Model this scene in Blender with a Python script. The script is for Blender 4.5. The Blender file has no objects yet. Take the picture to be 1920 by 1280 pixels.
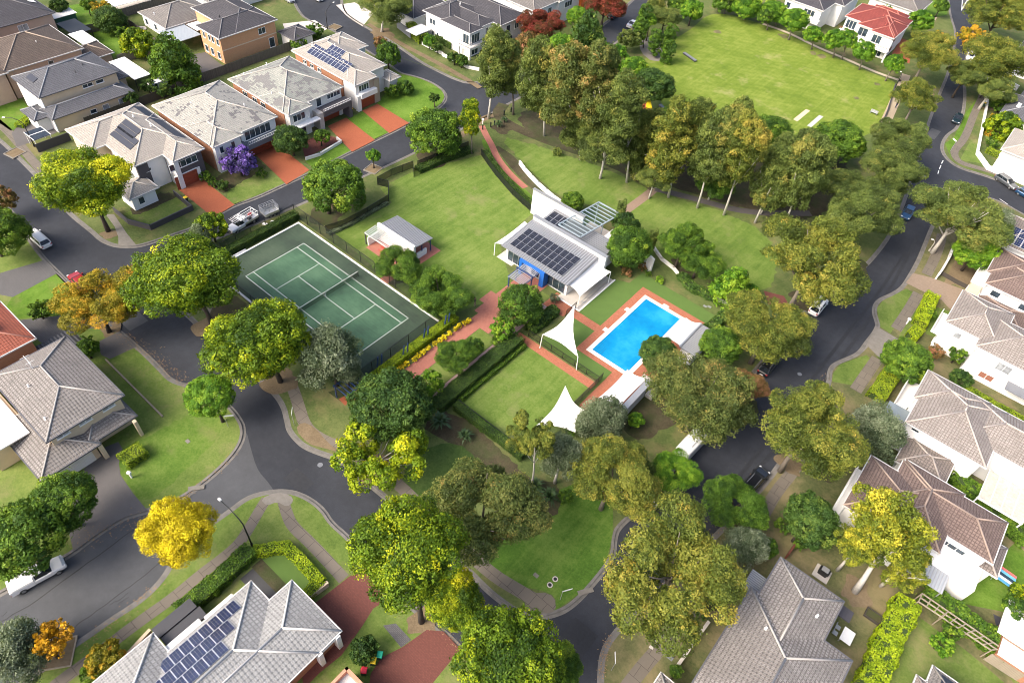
import bpy, bmesh, math, random
import numpy as np
from mathutils import Vector, Matrix
from mathutils.geometry import tessellate_polygon
SC = bpy.context.scene
COL = SC.collection
# ---------------------------------------------------------------- camera
CM = Matrix(((0.76281, -0.51812, 0.38686), (0.64179, 0.53372, -0.55068), (0.07885, 0.66835, 0.73965)))
CP = Vector((76.70677, -48.26283, 74.46137))
cam = bpy.data.cameras.new('camera')
cam_o = bpy.data.objects.new('camera', cam)
COL.objects.link(cam_o)
cam_o.matrix_world = Matrix.Translation(CP) @ CM.to_4x4()
cam.sensor_width = 36
cam.lens = 1300 / 1920 * 36
cam.clip_start = 1
SC.cycles.filter_width = 0.95
cam.clip_end = 3000
SC.camera = cam_o
# ---------------------------------------------------------------- light
SUN_EL = math.radians(42)
SUN_AZ = math.atan2(-0.92, -0.40)          # the sun stands to the left of the camera
world = bpy.data.worlds.new('World')
SC.world = world
world.use_nodes = True
wn = world.node_tree
sky = wn.nodes.new('ShaderNodeTexSky')
sky.sky_type = 'NISHITA'
sky.sun_disc = False
sky.sun_elevation = SUN_EL
sky.sun_rotation = math.pi / 2 - SUN_AZ
sky.air_density = 0.75
sky.dust_density = 5.0
sky.ozone_density = 0.3
bg = wn.nodes['Background']
bg.inputs['Strength'].default_value = 0.15
wn.links.new(sky.outputs['Color'], bg.inputs['Color'])
sun = bpy.data.lights.new('sun', 'SUN')
sun.energy = 1.45
sun.angle = math.radians(32)
sun.color = (1.0, 0.93, 0.82)
sun_o = bpy.data.objects.new('sun', sun)
COL.objects.link(sun_o)
sd = Vector((math.cos(SUN_AZ) * math.cos(SUN_EL), math.sin(SUN_AZ) * math.cos(SUN_EL), math.sin(SUN_EL)))
sun_o.rotation_euler = sd.to_track_quat('Z', 'Y').to_euler()
sun_o.location = (0, 0, 150)
SC.view_settings.view_transform = 'Standard'
SC.view_settings.look = 'None'
SC.view_settings.exposure = 1.38
SC.view_settings.gamma = 1
# ---------------------------------------------------------------- geometry helpers
def G(u, v, z=0.0):
    """world point at height z that stands at photo position (u, v)"""
    d = CM @ Vector(((u - 960) / 1300, -(v - 640) / 1300, -1))
    k = (z - CP.z) / d.z
    return Vector((CP.x + k * d.x, CP.y + k * d.y, z))
def ray(u, v):
    return CM @ Vector(((u - 960) / 1300, -(v - 640) / 1300, -1))
def onx(u, v, x):
    d = ray(u, v); k = (x - CP.x) / d.x
    return CP.y + k * d.y, CP.z + k * d.z
def ony(u, v, y):
    d = ray(u, v); k = (y - CP.y) / d.y
    return CP.x + k * d.x, CP.z + k * d.z
def proj(p):
    q = CM.transposed() @ (Vector(p) - CP)
    return 960 + 1300 * q.x / -q.z, 640 - 1300 * q.y / -q.z, -q.z
def rnd(seed): return random.Random(seed)
class MB:
    """collects boxes, bars, tubes and polygons, then links them as one mesh"""
    def __init__(s): s.v = []; s.f = []; s.uv = []
    def face(s, pts, uv=None):
        n = len(s.v); s.v += [tuple(p) for p in pts]; s.f.append(tuple(range(n, n + len(pts))))
        s.uv.append(uv)
        return s
    def raw(s, vs, fs):
        n = len(s.v); s.v += [tuple(p) for p in vs]
        for f in fs: s.f.append(tuple(n + i for i in f)); s.uv.append(None)
        return s
    def box(s, x0, y0, z0, x1, y1, z1, M=None):
        if x0 > x1: x0, x1 = x1, x0
        if y0 > y1: y0, y1 = y1, y0
        if z0 > z1: z0, z1 = z1, z0
        vs = [Vector(p) for p in ((x0,y0,z0),(x1,y0,z0),(x1,y1,z0),(x0,y1,z0),(x0,y0,z1),(x1,y0,z1),(x1,y1,z1),(x0,y1,z1))]
        if M: vs = [M @ p for p in vs]
        return s.raw(vs, [(3,2,1,0),(4,5,6,7),(0,1,5,4),(1,2,6,5),(2,3,7,6),(3,0,4,7)])
    def taper(s, cx, cy, z0, z1, a0, b0, a1, b1, M=None):
        vs = [Vector((cx+i*a, cy+j*b, z)) for z, a, b in ((z0,a0,b0),(z1,a1,b1)) for i, j in ((-1,-1),(1,-1),(1,1),(-1,1))]
        if M: vs = [M @ p for p in vs]
        return s.raw(vs, [(3,2,1,0),(4,5,6,7),(0,1,5,4),(1,2,6,5),(2,3,7,6),(3,0,4,7)])
    def bar(s, a, b, w, h=None):
        a = Vector(a); b = Vector(b); h = h or w; d = (b - a)
        if d.length < 1e-6: return s
        d.normalize(); up = Vector((0,0,1)) if abs(d.z) < .95 else Vector((1,0,0))
        sx = d.cross(up).normalized() * w / 2; sy = sx.cross(d).normalized() * h / 2
        vs = [p + i*sx + j*sy for p in (a, b) for i, j in ((-1,-1),(1,-1),(1,1),(-1,1))]
        return s.raw(vs, [(3,2,1,0),(4,5,6,7),(0,1,5,4),(1,2,6,5),(2,3,7,6),(3,0,4,7)])
    def tube(s, pts, rs, n=8, caps=True):
        pts = [Vector(p) for p in pts]; base = len(s.v)
        if not hasattr(rs, '__len__'): rs = [rs] * len(pts)
        ref = None
        for i, p in enumerate(pts):
            d = (pts[min(i+1, len(pts)-1)] - pts[max(i-1, 0)]).normalized()
            if ref is None: ref = d.orthogonal().normalized()
            ref = (ref - d * ref.dot(d)).normalized(); w = d.cross(ref)
            for k in range(n):
                t = 2 * math.pi * k / n
                s.v.append(tuple(p + (ref * math.cos(t) + w * math.sin(t)) * rs[i]))
        for i in range(len(pts) - 1):
            for k in range(n):
                a = base + i*n + k; b = base + i*n + (k+1) % n
                s.f.append((a, b, b + n, a + n)); s.uv.append(None)
        if caps:
            s.f.append(tuple(base + k for k in range(n))[::-1]); s.uv.append(None)
            s.f.append(tuple(base + (len(pts)-1)*n + k for k in range(n))); s.uv.append(None)
        return s
    def cyl(s, c, r, z0, z1, n=16, r1=None):
        return s.tube([(c[0], c[1], z0), (c[0], c[1], z1)], [r, r if r1 is None else r1], n)
    def poly(s, pts, z=None):
        p3 = [Vector((p[0], p[1], p[2] if z is None else z)) for p in pts]
        n = len(s.v); s.v += [tuple(p) for p in p3]
        for t in tessellate_polygon([p3]):
            a, b, c = (p3[i] for i in t)
            if (b - a).cross(c - a).z < 0: t = t[::-1]
            s.f.append(tuple(n + i for i in t)); s.uv.append(None)
        return s
    def build(s, name, m, parent=None, smooth=False, loc=None, bevel=0):
        me = bpy.data.meshes.new(name)
        me.from_pydata(s.v, [], s.f)
        if any(u is not None for u in s.uv):
            L = me.uv_layers.new(name='UVMap')
            for p, u in zip(me.polygons, s.uv):
                if u is not None:
                    for k, li in enumerate(p.loop_indices): L.data[li].uv = u[k]
        if m: me.materials.append(m)
        o = bpy.data.objects.new(name, me); COL.objects.link(o)
        if smooth:
            for p in me.polygons: p.use_smooth = True
        if bevel:
            b = o.modifiers.new('bevel', 'BEVEL'); b.width = bevel; b.segments = 2; b.limit_method = 'ANGLE'
        if parent: o.parent = parent
        if loc: o.location = loc
        return o
def thing(name, label, cat, loc=(0,0,0), rz=0, group=None):
    o = bpy.data.objects.new(name, None); COL.objects.link(o); o.empty_display_size = .3
    o.location = loc; o.rotation_euler = (0, 0, rz); o['label'] = label; o['category'] = cat
    if group: o['group'] = group
    return o
def tag(o, label, cat, group=None):
    o['label'] = label; o['category'] = cat
    if group: o['group'] = group
    return o
def struct(o, kind='structure'):
    o['kind'] = kind; return o
def dup(root, loc=None, rz=None, label=None, group=None, scale=None):
    def rec(o, par):
        c = o.copy(); COL.objects.link(c)
        if par: c.parent = par
        for k in KIDS.get(o.name, o.children): rec(k, c)
        return c
    r = rec(root, None)
    if loc is not None: r.location = loc
    if rz is not None: r.rotation_euler = (0, 0, rz)
    if scale is not None: r.scale = scale
    if label: r['label'] = label
    if group: r['group'] = group
    return r
KIDS = {}
# ---------------------------------------------------------------- materials
def nmat(name):
    m = bpy.data.materials.new(name); m.use_nodes = True
    return m, m.node_tree, m.node_tree.nodes['Principled BSDF']
def N(t, k, **kw):
    n = t.nodes.new(k)
    for a, b in kw.items():
        if hasattr(n, a): setattr(n, a, b)
        else: n.inputs[a.replace('_', ' ')].default_value = b
    return n
def noise(t, co, scale, detail=3, rough=.55, off=0):
    if off:
        mp = t.nodes.new('ShaderNodeMapping'); mp.inputs['Location'].default_value = (off, off*.7, off*.3)
        t.links.new(co, mp.inputs['Vector']); co = mp.outputs['Vector']
    n = t.nodes.new('ShaderNodeTexNoise'); n.inputs['Scale'].default_value = scale
    n.inputs['Detail'].default_value = detail; n.inputs['Roughness'].default_value = rough
    t.links.new(co, n.inputs['Vector']); return n.outputs['Fac']
def ramp(t, fac, stops):
    r = t.nodes.new('ShaderNodeValToRGB'); e = r.color_ramp.elements
    while len(e) < len(stops): e.new(.5)
    for k, (p, c) in enumerate(stops):
        e[k].position = p; e[k].color = tuple(c) + (1,) if len(c) == 3 else c
    t.links.new(fac, r.inputs['Fac']); return r.outputs['Color']
def mixc(t, fac, a, b, mode='MIX'):
    m = t.nodes.new('ShaderNodeMix'); m.data_type = 'RGBA'; m.blend_type = mode
    for k, x in ((0, fac), (6, a), (7, b)):
        if isinstance(x, (int, float)): m.inputs[k].default_value = x
        elif isinstance(x, tuple): m.inputs[k].default_value = x + (1,) if len(x) == 3 else x
        else: t.links.new(x, m.inputs[k])
    return m.outputs[2]
def mth(t, op, a, b=0.0, c=None):
    m = t.nodes.new('ShaderNodeMath'); m.operation = op
    for k, x in ((0, a), (1, b), (2, c)):
        if x is None: continue
        if isinstance(x, (int, float)): m.inputs[k].default_value = x
        else: t.links.new(x, m.inputs[k])
    return m.outputs[0]
def bump(t, b, h, dist=.02, st=.5):
    n = t.nodes.new('ShaderNodeBump'); n.inputs['Distance'].default_value = dist; n.inputs['Strength'].default_value = st
    t.links.new(h, n.inputs['Height']); t.links.new(n.outputs['Normal'], b.inputs['Normal'])
def coord(t, k='Object'):
    return t.nodes.new('ShaderNodeTexCoord').outputs[k]
def cmul(c, k): return tuple(min(1, x * k) for x in c)
_pl = {}
def plain(name, c, rough=.6, metal=0, var=.12, scale=3, spec=None, alpha=None):
    """painted, concrete or metal surface with a little uneven wear"""
    if name in _pl: return _pl[name]
    m, t, b = nmat(name); co = coord(t)
    f = noise(t, co, scale, 5, .65); f2 = noise(t, co, scale * .13, 3, .6, 7)
    a = ramp(t, f, [(.25, cmul(c, 1 - var)), (.75, cmul(c, 1 + var))])
    cc = mixc(t, mth(t, 'MULTIPLY', f2, .5), a, cmul(c, 1 - 1.6 * var))
    t.links.new(cc, b.inputs['Base Color'])
    b.inputs['Roughness'].default_value = rough; b.inputs['Metallic'].default_value = metal
    if spec is not None: b.inputs['Specular IOR Level'].default_value = spec
    if alpha is not None: b.inputs['Alpha'].default_value = alpha
    _pl[name] = m; return m
def grassmat(name, dark, mid, light, dry=None, dryamt=.5, stripes=None, fine=3.6):
    m, t, b = nmat(name); co = coord(t)
    big = noise(t, co, .09, 4, .6); med = noise(t, co, .55, 5, .65, 3); fn = noise(t, co, fine, 6, .8, 9)
    v = mth(t, 'ADD', mth(t, 'MULTIPLY', big, .45), mth(t, 'MULTIPLY', med, .35))
    v = mth(t, 'ADD', v, mth(t, 'MULTIPLY', mth(t, 'SUBTRACT', mth(t, 'MULTIPLY', fn, 1.6), .3), .30))
    if stripes is not None:
        mp = t.nodes.new('ShaderNodeMapping'); mp.inputs['Rotation'].default_value = (0, 0, stripes); t.links.new(co, mp.inputs['Vector'])
        w = t.nodes.new('ShaderNodeTexWave'); w.inputs['Scale'].default_value = .16; w.inputs['Distortion'].default_value = 3.2
        w.inputs['Detail'].default_value = 3; w.inputs['Detail Scale'].default_value = 1.4
        t.links.new(mp.outputs['Vector'], w.inputs['Vector'])
        v = mth(t, 'ADD', v, mth(t, 'MULTIPLY', mth(t, 'SUBTRACT', w.outputs['Fac'], .5), .03))
        mp2 = t.nodes.new('ShaderNodeMapping'); mp2.inputs['Rotation'].default_value = (0, 0, stripes); mp2.inputs['Scale'].default_value = (1.6, .07, 1)
        t.links.new(co, mp2.inputs['Vector'])
        v = mth(t, 'ADD', v, mth(t, 'MULTIPLY', mth(t, 'SUBTRACT', noise(t, mp2.outputs['Vector'], 1.2, 3), .5), .22))
    c = ramp(t, v, [(.36, dark), (.52, mid), (.68, light)])
    if dry:
        d = noise(t, co, .17, 5, .7, 21)
        d = ramp(t, d, [(.62 - .2 * dryamt, (0,0,0)), (.80 - .2 * dryamt, (1,1,1))])
        c = mixc(t, mth(t, 'MULTIPLY', d, .75), c, dry)
    t.links.new(c, b.inputs['Base Color']); b.inputs['Roughness'].default_value = .95
    b.inputs['Specular IOR Level'].default_value = .15
    bump(t, b, fn, .06, .8)
    return m
def asphalt(name, c, patch=.38):
    m, t, b = nmat(name); co = coord(t)
    f = noise(t, co, 9, 3, .8); g = noise(t, co, .12, 5, .6, 5); h = noise(t, co, .9, 5, .7, 15)
    v = mth(t, 'ADD', mth(t, 'MULTIPLY', g, .5), mth(t, 'ADD', mth(t, 'MULTIPLY', h, .3), mth(t, 'MULTIPLY', f, .3)))
    cc = ramp(t, v, [(.35, cmul(c, 1 - patch)), (.55, c), (.8, cmul(c, 1 + patch * 1.6))])
    sp = noise(t, co, 2.2, 2, .9, 33)
    cc = mixc(t, mth(t, 'MULTIPLY', mth(t, 'GREATER_THAN', sp, .77), .5), cc, (.16, .14, .10))
    t.links.new(cc, b.inputs['Base Color']); b.inputs['Roughness'].default_value = .85
    b.inputs['Specular IOR Level'].default_value = .3
    bump(t, b, f, .01, .6)
    return m
def brickmat(name, c1, c2, mortar, w=.23, h=.11, ms=.012, rot=0, uv=False, big=.25, rough=.85, zwall=False):
    m, t, b = nmat(name); co = coord(t, 'UV' if uv else 'Object')
    if zwall:     # x+y along the wall, z up
        sx = t.nodes.new('ShaderNodeSeparateXYZ'); t.links.new(co, sx.inputs[0])
        cb = t.nodes.new('ShaderNodeCombineXYZ'); t.links.new(mth(t, 'ADD', sx.outputs[0], sx.outputs[1]), cb.inputs[0]); t.links.new(sx.outputs[2], cb.inputs[1])
        cv = cb.outputs[0]
    else: cv = co
    if rot:
        mp = t.nodes.new('ShaderNodeMapping'); mp.inputs['Rotation'].default_value = (0, 0, rot); t.links.new(cv, mp.inputs['Vector']); cv = mp.outputs['Vector']
    br = t.nodes.new('ShaderNodeTexBrick'); t.links.new(cv, br.inputs['Vector'])
    br.inputs['Color1'].default_value = c1 + (1,); br.inputs['Color2'].default_value = c2 + (1,); br.inputs['Mortar'].default_value = mortar + (1,)
    br.inputs['Scale'].default_value = 1; br.inputs['Mortar Size'].default_value = ms; br.inputs['Mortar Smooth'].default_value = .3
    br.inputs['Brick Width'].default_value = w; br.inputs['Row Height'].default_value = h
    g = noise(t, co, .5, 5, .65, 4)
    g2 = noise(t, co, 3.1, 4, .7, 14)
    cc = mixc(t, mth(t, 'MULTIPLY', g, big), br.outputs['Color'], cmul(c1, .45))
    cc = mixc(t, mth(t, 'MULTIPLY', g2, big), cc, cmul(c2, 1.5))
    t.links.new(cc, b.inputs['Base Color']); b.inputs['Roughness'].default_value = rough
    b.inputs['Specular IOR Level'].default_value = .2
    bump(t, b, br.outputs['Fac'], -.01, .4)
    return m
def roofmat(name, c, dark=None, patches=None, row=.36, wid=.33, line=.045):
    """concrete roof tiles: rows that overlap, some lichen, optional newer grey tiles; UV in metres"""
    m, t, b = nmat(name); uv = coord(t, 'UV'); co = coord(t)
    dark = dark or cmul(c, .55)
    br = t.nodes.new('ShaderNodeTexBrick'); t.links.new(uv, br.inputs['Vector'])
    br.offset = 0
    br.inputs['Color1'].default_value = cmul(c, 1.12) + (1,); br.inputs['Color2'].default_value = cmul(c, .82) + (1,); br.inputs['Mortar'].default_value = dark + (1,)
    br.inputs['Scale'].default_value = 1; br.inputs['Mortar Size'].default_value = line*1.45; br.inputs['Mortar Smooth'].default_value = .5
    br.inputs['Brick Width'].default_value = wid; br.inputs['Row Height'].default_value = row
    g = noise(t, co, .45, 6, .7, 4); f = noise(t, co, 4, 4, .75, 9)
    cc = mixc(t, ramp(t, g, [(.35, (0,0,0)), (.7, (.55,.55,.55))]), br.outputs['Color'], dark)
    cc = mixc(t, ramp(t, f, [(.45, (0,0,0)), (.75, (.35,.35,.35))]), cc, cmul(c, 1.35))
    if patches:
        vo = t.nodes.new('ShaderNodeTexBrick'); t.links.new(uv, vo.inputs['Vector']); vo.inputs['Scale'].default_value = 1
        vo.inputs['Brick Width'].default_value = .66; vo.inputs['Row Height'].default_value = .36; vo.inputs['Mortar Size'].default_value = 0
        vo.inputs['Color1'].default_value = (0,0,0,1); vo.inputs['Color2'].default_value = (1,1,1,1)
        sn = t.nodes.new('ShaderNodeVectorMath'); sn.operation = 'SNAP'; sn.inputs[1].default_value = (.68, .42, 1); t.links.new(uv, sn.inputs[0])
        pn = noise(t, sn.outputs['Vector'], .42, 3, .6, 40 + patches[1])
        v = mth(t, 'ADD', mth(t, 'MULTIPLY', vo.outputs['Fac'], 0), pn)
        bwv = t.nodes.new('ShaderNodeRGBToBW'); t.links.new(vo.outputs['Color'], bwv.inputs[0])
        v = mth(t, 'ADD', pn, mth(t, 'MULTIPLY', mth(t, 'SUBTRACT', bwv.outputs[0], .5), .12))
        msk = mth(t, 'GREATER_THAN', v, patches[2])
        cc = mixc(t, mth(t, 'MULTIPLY', msk, .85), cc, patches[0])
    t.links.new(cc, b.inputs['Base Color']); b.inputs['Roughness'].default_value = .8
    b.inputs['Specular IOR Level'].default_value = .3
    sx = t.nodes.new('ShaderNodeSeparateXYZ'); t.links.new(uv, sx.inputs[0])
    h = mth(t, 'FRACT', mth(t, 'DIVIDE', sx.outputs[1], row))
    h2 = mth(t, 'SINE', mth(t, 'MULTIPLY', sx.outputs[0], 2 * math.pi / wid))
    bump(t, b, mth(t, 'SUBTRACT', mth(t, 'MULTIPLY', h2, .6), h), .035, .9)
    return m
def corrmat(name, c, axis='X', pitch=.3, depth=.35):
    """ribbed metal sheet; ribs run across `axis` of the object's own coordinates"""
    m, t, b = nmat(name); co = coord(t)
    sx = t.nodes.new('ShaderNodeSeparateXYZ'); t.links.new(co, sx.inputs[0])
    s = mth(t, 'SINE', mth(t, 'MULTIPLY', sx.outputs[axis], 2 * math.pi / pitch))
    f = noise(t, co, .8, 4, .6)
    a = ramp(t, mth(t, 'MULTIPLY_ADD', s, .5, .5), [(.0, cmul(c, 1 - depth)), (.45, c)])
    a = mixc(t, mth(t, 'MULTIPLY', f, .35), a, cmul(c, .7))
    t.links.new(a, b.inputs['Base Color']); b.inputs['Roughness'].default_value = .45; b.inputs['Metallic'].default_value = .15
    bump(t, b, s, .03, .7)
    return m
def leafmat(name, dark, mid, light, tip=None, trans=.25):
    m, t, b = nmat(name)
    at = t.nodes.new('ShaderNodeAttribute'); at.attribute_name = 'tone'
    oi = t.nodes.new('ShaderNodeObjectInfo')
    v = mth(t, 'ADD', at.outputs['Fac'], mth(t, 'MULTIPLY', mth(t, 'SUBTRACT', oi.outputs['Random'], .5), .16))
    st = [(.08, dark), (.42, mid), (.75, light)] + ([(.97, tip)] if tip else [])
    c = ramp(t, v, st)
    t.links.new(c, b.inputs['Base Color']); b.inputs['Roughness'].default_value = .6; b.inputs['Specular IOR Level'].default_value = .25
    tr = t.nodes.new('ShaderNodeBsdfTranslucent'); t.links.new(mixc(t, .35, c, (.35, .45, .02)), tr.inputs['Color'])
    mx = t.nodes.new('ShaderNodeMixShader'); mx.inputs[0].default_value = trans
    out = t.nodes['Material Output']
    t.links.new(b.outputs[0], mx.inputs[1]); t.links.new(tr.outputs[0], mx.inputs[2]); t.links.new(mx.outputs[0], out.inputs['Surface'])
    return m
def glassmat(name, c=(.02, .03, .04), rough=.08):
    m, t, b = nmat(name); co = coord(t)
    c2 = ramp(t, noise(t, co, 1.3, 2), [(.35, c), (.7, cmul(c, 2.4))])
    t.links.new(c2, b.inputs['Base Color']); b.inputs['Roughness'].default_value = rough
    b.inputs['Specular IOR Level'].default_value = .6
    return m
M_GLASS = glassmat('window_glass')
M_BLIND = glassmat('window_blind', (.16, .17, .18), .3)
M_WHITE = plain('white_paint', (.78, .78, .76), .55, var=.05)
M_OFFW = plain('off_white_render', (.70, .68, .64), .8, var=.07, scale=1.2)
M_WALLW = plain('white_render', (.74, .735, .72), .8, var=.04, scale=1.2)
M_DGREY = plain('charcoal_paint', (.055, .052, .06), .6)
M_MGREY = plain('grey_paint', (.16, .17, .19), .6)
M_CREAM = plain('cream_render', (.60, .48, .33), .85, var=.08, scale=.9)
M_PINK = plain('pinkish_render', (.48, .34, .26), .85, var=.08, scale=.9)
M_TAN = plain('tan_render', (.36, .29, .22), .85, var=.08, scale=.9)
M_CONC = plain('concrete', (.19, .175, .15), .9, var=.2, scale=1.6)
M_CONCL = plain('pale_concrete', (.50, .46, .41), .9, var=.12, scale=1.6)
M_KERB = plain('kerb_concrete', (.165, .155, .14), .9, var=.35, scale=1.1)
M_PATH = brickmat('path_concrete', (.16, .138, .112), (.14, .122, .10), (.05, .045, .038), 1.5, 1.5, .03, big=.35)
M_BLACK = plain('black_metal', (.012, .013, .014), .45)
M_STEEL = plain('galvanised_steel', (.45, .46, .47), .4, .6)
M_SAIL = plain('shade_sail_fabric', (.70, .70, .685), .9, var=.06, scale=.6)
M_BRICKO = brickmat('orange_brick', (.40, .17, .08), (.30, .12, .06), (.38, .30, .24), zwall=True)
M_BRICKT = brickmat('tan_brick', (.55, .29, .14), (.48, .25, .12), (.45, .34, .25), zwall=True, big=.12)
M_TERRA = brickmat('terracotta_paving', (.33, .10, .048), (.27, .078, .038), (.19, .07, .042), .2, .1, .008, big=.35)
M_SALMON = brickmat('salmon_paving', (.40, .165, .12), (.32, .12, .088), (.21, .10, .08), .3, .15, .02, big=.3)
M_POOLPAVE = brickmat('pool_paving', (.42, .165, .10), (.30, .105, .06), (.20, .08, .05), .23, .115, .015, big=.35)
M_DRED = brickmat('dark_red_paving', (.165, .060, .048), (.13, .048, .038), (.08, .04, .03), .2, .1, .01, big=.3)
M_GPAVE = brickmat('grey_paving', (.13, .125, .125), (.10, .097, .097), (.06, .06, .06), .3, .15, .02, big=.3)
M_TIMBER = brickmat('grey_timber_palings', (.16, .145, .125), (.10, .09, .078), (.03, .027, .024), .14, 4, .02, zwall=True, big=.4)
M_TIMBERL = brickmat('pale_timber_palings', (.36, .31, .24), (.27, .23, .17), (.10, .08, .06), .14, 4, .02, zwall=True, big=.4)
M_MULCH = grassmat('mulch', (.028, .024, .015), (.056, .048, .028), (.10, .083, .05), dry=(.045,.065,.02), dryamt=.8, fine=5)
M_DIRT = grassmat('dirt', (.10, .073, .042), (.15, .113, .068), (.21, .16, .10), fine=4)
M_ASPH = asphalt('asphalt', (.030, .033, .040))
M_ASPHL = asphalt('worn_asphalt', (.064, .067, .072), .25)
M_ASPHD = asphalt('driveway_asphalt', (.105, .098, .095), .2)
M_GR = grassmat('grass', (.040,.062,.018), (.080,.108,.032), (.130,.150,.052), dry=(.19,.155,.075), dryamt=.55)
M_GRDRY = grassmat('dry_grass', (.045,.064,.020), (.090,.100,.040), (.15,.145,.065), dry=(.22,.175,.095), dryamt=.9)
M_GRB = grassmat('bright_grass', (.042,.095,.010), (.08,.155,.016), (.135,.22,.034), dry=(.15,.16,.05), dryamt=.2)
M_GRV = grassmat('verge_grass', (.055,.095,.018), (.105,.155,.032), (.17,.21,.058), dry=(.20,.18,.085), dryamt=.5)
M_GRO = grassmat('oval_grass', (.075,.125,.014), (.125,.18,.022), (.195,.24,.045), stripes=math.radians(62), dry=(.30,.28,.12), dryamt=.25)
M_GRL = grassmat('lawn_grass', (.060,.108,.018), (.100,.158,.028), (.160,.210,.052), stripes=math.radians(8), dry=(.19,.19,.08), dryamt=.35)
M_TURF = plain('synthetic_turf', (.075,.135,.024), .95, var=.10, scale=.8)
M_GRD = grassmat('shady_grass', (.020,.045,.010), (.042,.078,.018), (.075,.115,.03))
# ================================================================ SETTING: ground, roads, paths, lawns
def P(*a):
    """flat list u, v, u, v ... of photo positions -> ground points"""
    return [G(a[i], a[i+1], 0) for i in range(0, len(a), 2)]
def smooth(pts, it=2, closed=True):
    for _ in range(it):
        out = []
        n = len(pts)
        if not closed: out.append(pts[0])
        for i in range(n if closed else n - 1):
            a, b = pts[i], pts[(i+1) % n]
            out += [a * .75 + b * .25, a * .25 + b * .75]
        if not closed: out.append(pts[-1])
        pts = out
    return pts
def offset(pts, d, closed=True):
    """miter offset; positive = to the left of the running direction"""
    out = []; n = len(pts)
    for i in range(n):
        a = pts[i-1] if (closed or i) else pts[0]; b = pts[i]; c = pts[(i+1) % n] if (closed or i < n-1) else pts[-1]
        d1 = Vector((b.x-a.x, b.y-a.y)); d2 = Vector((c.x-b.x, c.y-b.y))
        if d1.length < 1e-6: d1 = d2
        if d2.length < 1e-6: d2 = d1
        if d1.length < 1e-6: out.append(b.copy()); continue
        d1.normalize(); d2.normalize()
        n1 = Vector((-d1.y, d1.x)); n2 = Vector((-d2.y, d2.x)); m = n1 + n2
        if m.length < 1e-3: m = n1
        m.normalize(); k = d / max(.35, m.dot(n1))
        out.append(Vector((b.x + m.x*k, b.y + m.y*k, b.z)))
    return out
def area(pts): return sum(pts[i-1].x*pts[i].y - pts[i].x*pts[i-1].y for i in range(len(pts))) / 2
def sheet(name, pts, m, level=1, sm=0, z=0.0, wob=0, seed=1):
    if sm: pts = smooth(pts, sm)
    if wob:      # an uneven edge, as grass or mulch has
        r = rnd(seed); q = []
        for i in range(len(pts)):
            a, b = pts[i], pts[(i+1) % len(pts)]; k = max(1, int((b-a).length / .7))
            for j in range(k): q.append(a.lerp(b, j/k) + Vector((r.uniform(-wob, wob), r.uniform(-wob, wob), 0)))
        pts = q
    return struct(MB().poly(pts, z + .004 * level).build(name, m))
def strip(name, pts, w, m, level=1, z=0.0, sm=2):
    pts = smooth(pts, sm, False) if sm else pts
    L = offset(pts, w/2, False); R = offset(pts, -w/2, False); b = MB(); zz = z + .004 * level
    for i in range(len(pts)-1):
        b.face([(R[i].x,R[i].y,zz),(R[i+1].x,R[i+1].y,zz),(L[i+1].x,L[i+1].y,zz),(L[i].x,L[i].y,zz)])
    return struct(b.build(name, m))
ZR = -.13
struct(MB().poly([(-900,-900),(1200,-900),(1200,1500),(-900,1500)], ZR - .02).build('ground', M_GRDRY))
struct(MB().poly([(-160,-160),(230,-160),(230,330),(-160,330)], ZR).build('road', M_ASPH))
def block(name, px, m, smooth_it=2, kerb=True):
    pts = smooth(P(*px), smooth_it)
    if area(pts) < 0: pts = pts[::-1]
    inn = offset(pts, .32); gut = offset(pts, -.38)
    b = MB().poly(pts, 0)
    n = len(pts)
    for i in range(n):
        a, c = pts[i], pts[(i+1) % n]
        b.face([(a.x,a.y,ZR-.1),(c.x,c.y,ZR-.1),(c.x,c.y,0),(a.x,a.y,0)])
    struct(b.build(name, m))
    if kerb:
        k = MB()
        for i in range(n):
            j = (i+1) % n
            if max(abs(pts[i].x), abs(pts[i].y)) > 260: continue
            a, c, d, e, f, g = pts[i], pts[j], inn[i], inn[j], gut[i], gut[j]
            z = .012
            k.face([(a.x,a.y,z),(c.x,c.y,z),(e.x,e.y,z),(d.x,d.y,z)])
            k.face([(f.x,f.y,ZR+.008),(g.x,g.y,ZR+.008),(c.x,c.y,ZR+.03),(a.x,a.y,ZR+.03)])
            o1, o2 = offset([a, c], -.004, False)
            k.face([(o1.x,o1.y,ZR+.03),(o2.x,o2.y,ZR+.03),(o2.x,o2.y,z),(o1.x,o1.y,z)])
        struct(k.build('kerb', M_KERB))
    return pts
block('verge', (-120,165, 0,262, 30,290, 60,320, 85,347, 130,400, 175,435, 190,450, 217,461, 250,462, 275,457, 332,437, 360,428, 400,407, 437,385, 480,371, 535,345, 592,319, 659,284, 700,264, 732,249, 767,231, 792,219, 817,205, 830,195, 837,182, 832,170, 815,157, 792,147, 767,140, 752,137, 740,128, 690,95, 615,52, 585,41, 562,27, 545,-10, 470,-140, -500,-140, -700,60), M_GR)
block('verge', (-150,290, -60,318, 0,378, 27,402, 50,442, 77,480, 107,510, 132,535, 175,580, 217,617, 245,640, 275,667, 300,692, 320,714, 355,724, 395,733, 425,757, 445,780, 456,802, 453,827, 435,855, 397,892, 350,927, 312,947, 275,957, 237,967, 217,977, 172,1007, 140,1032, 120,1045, 60,1076, 0,1112, -150,1195, -700,1000, -800,300), M_GRV)
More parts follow.
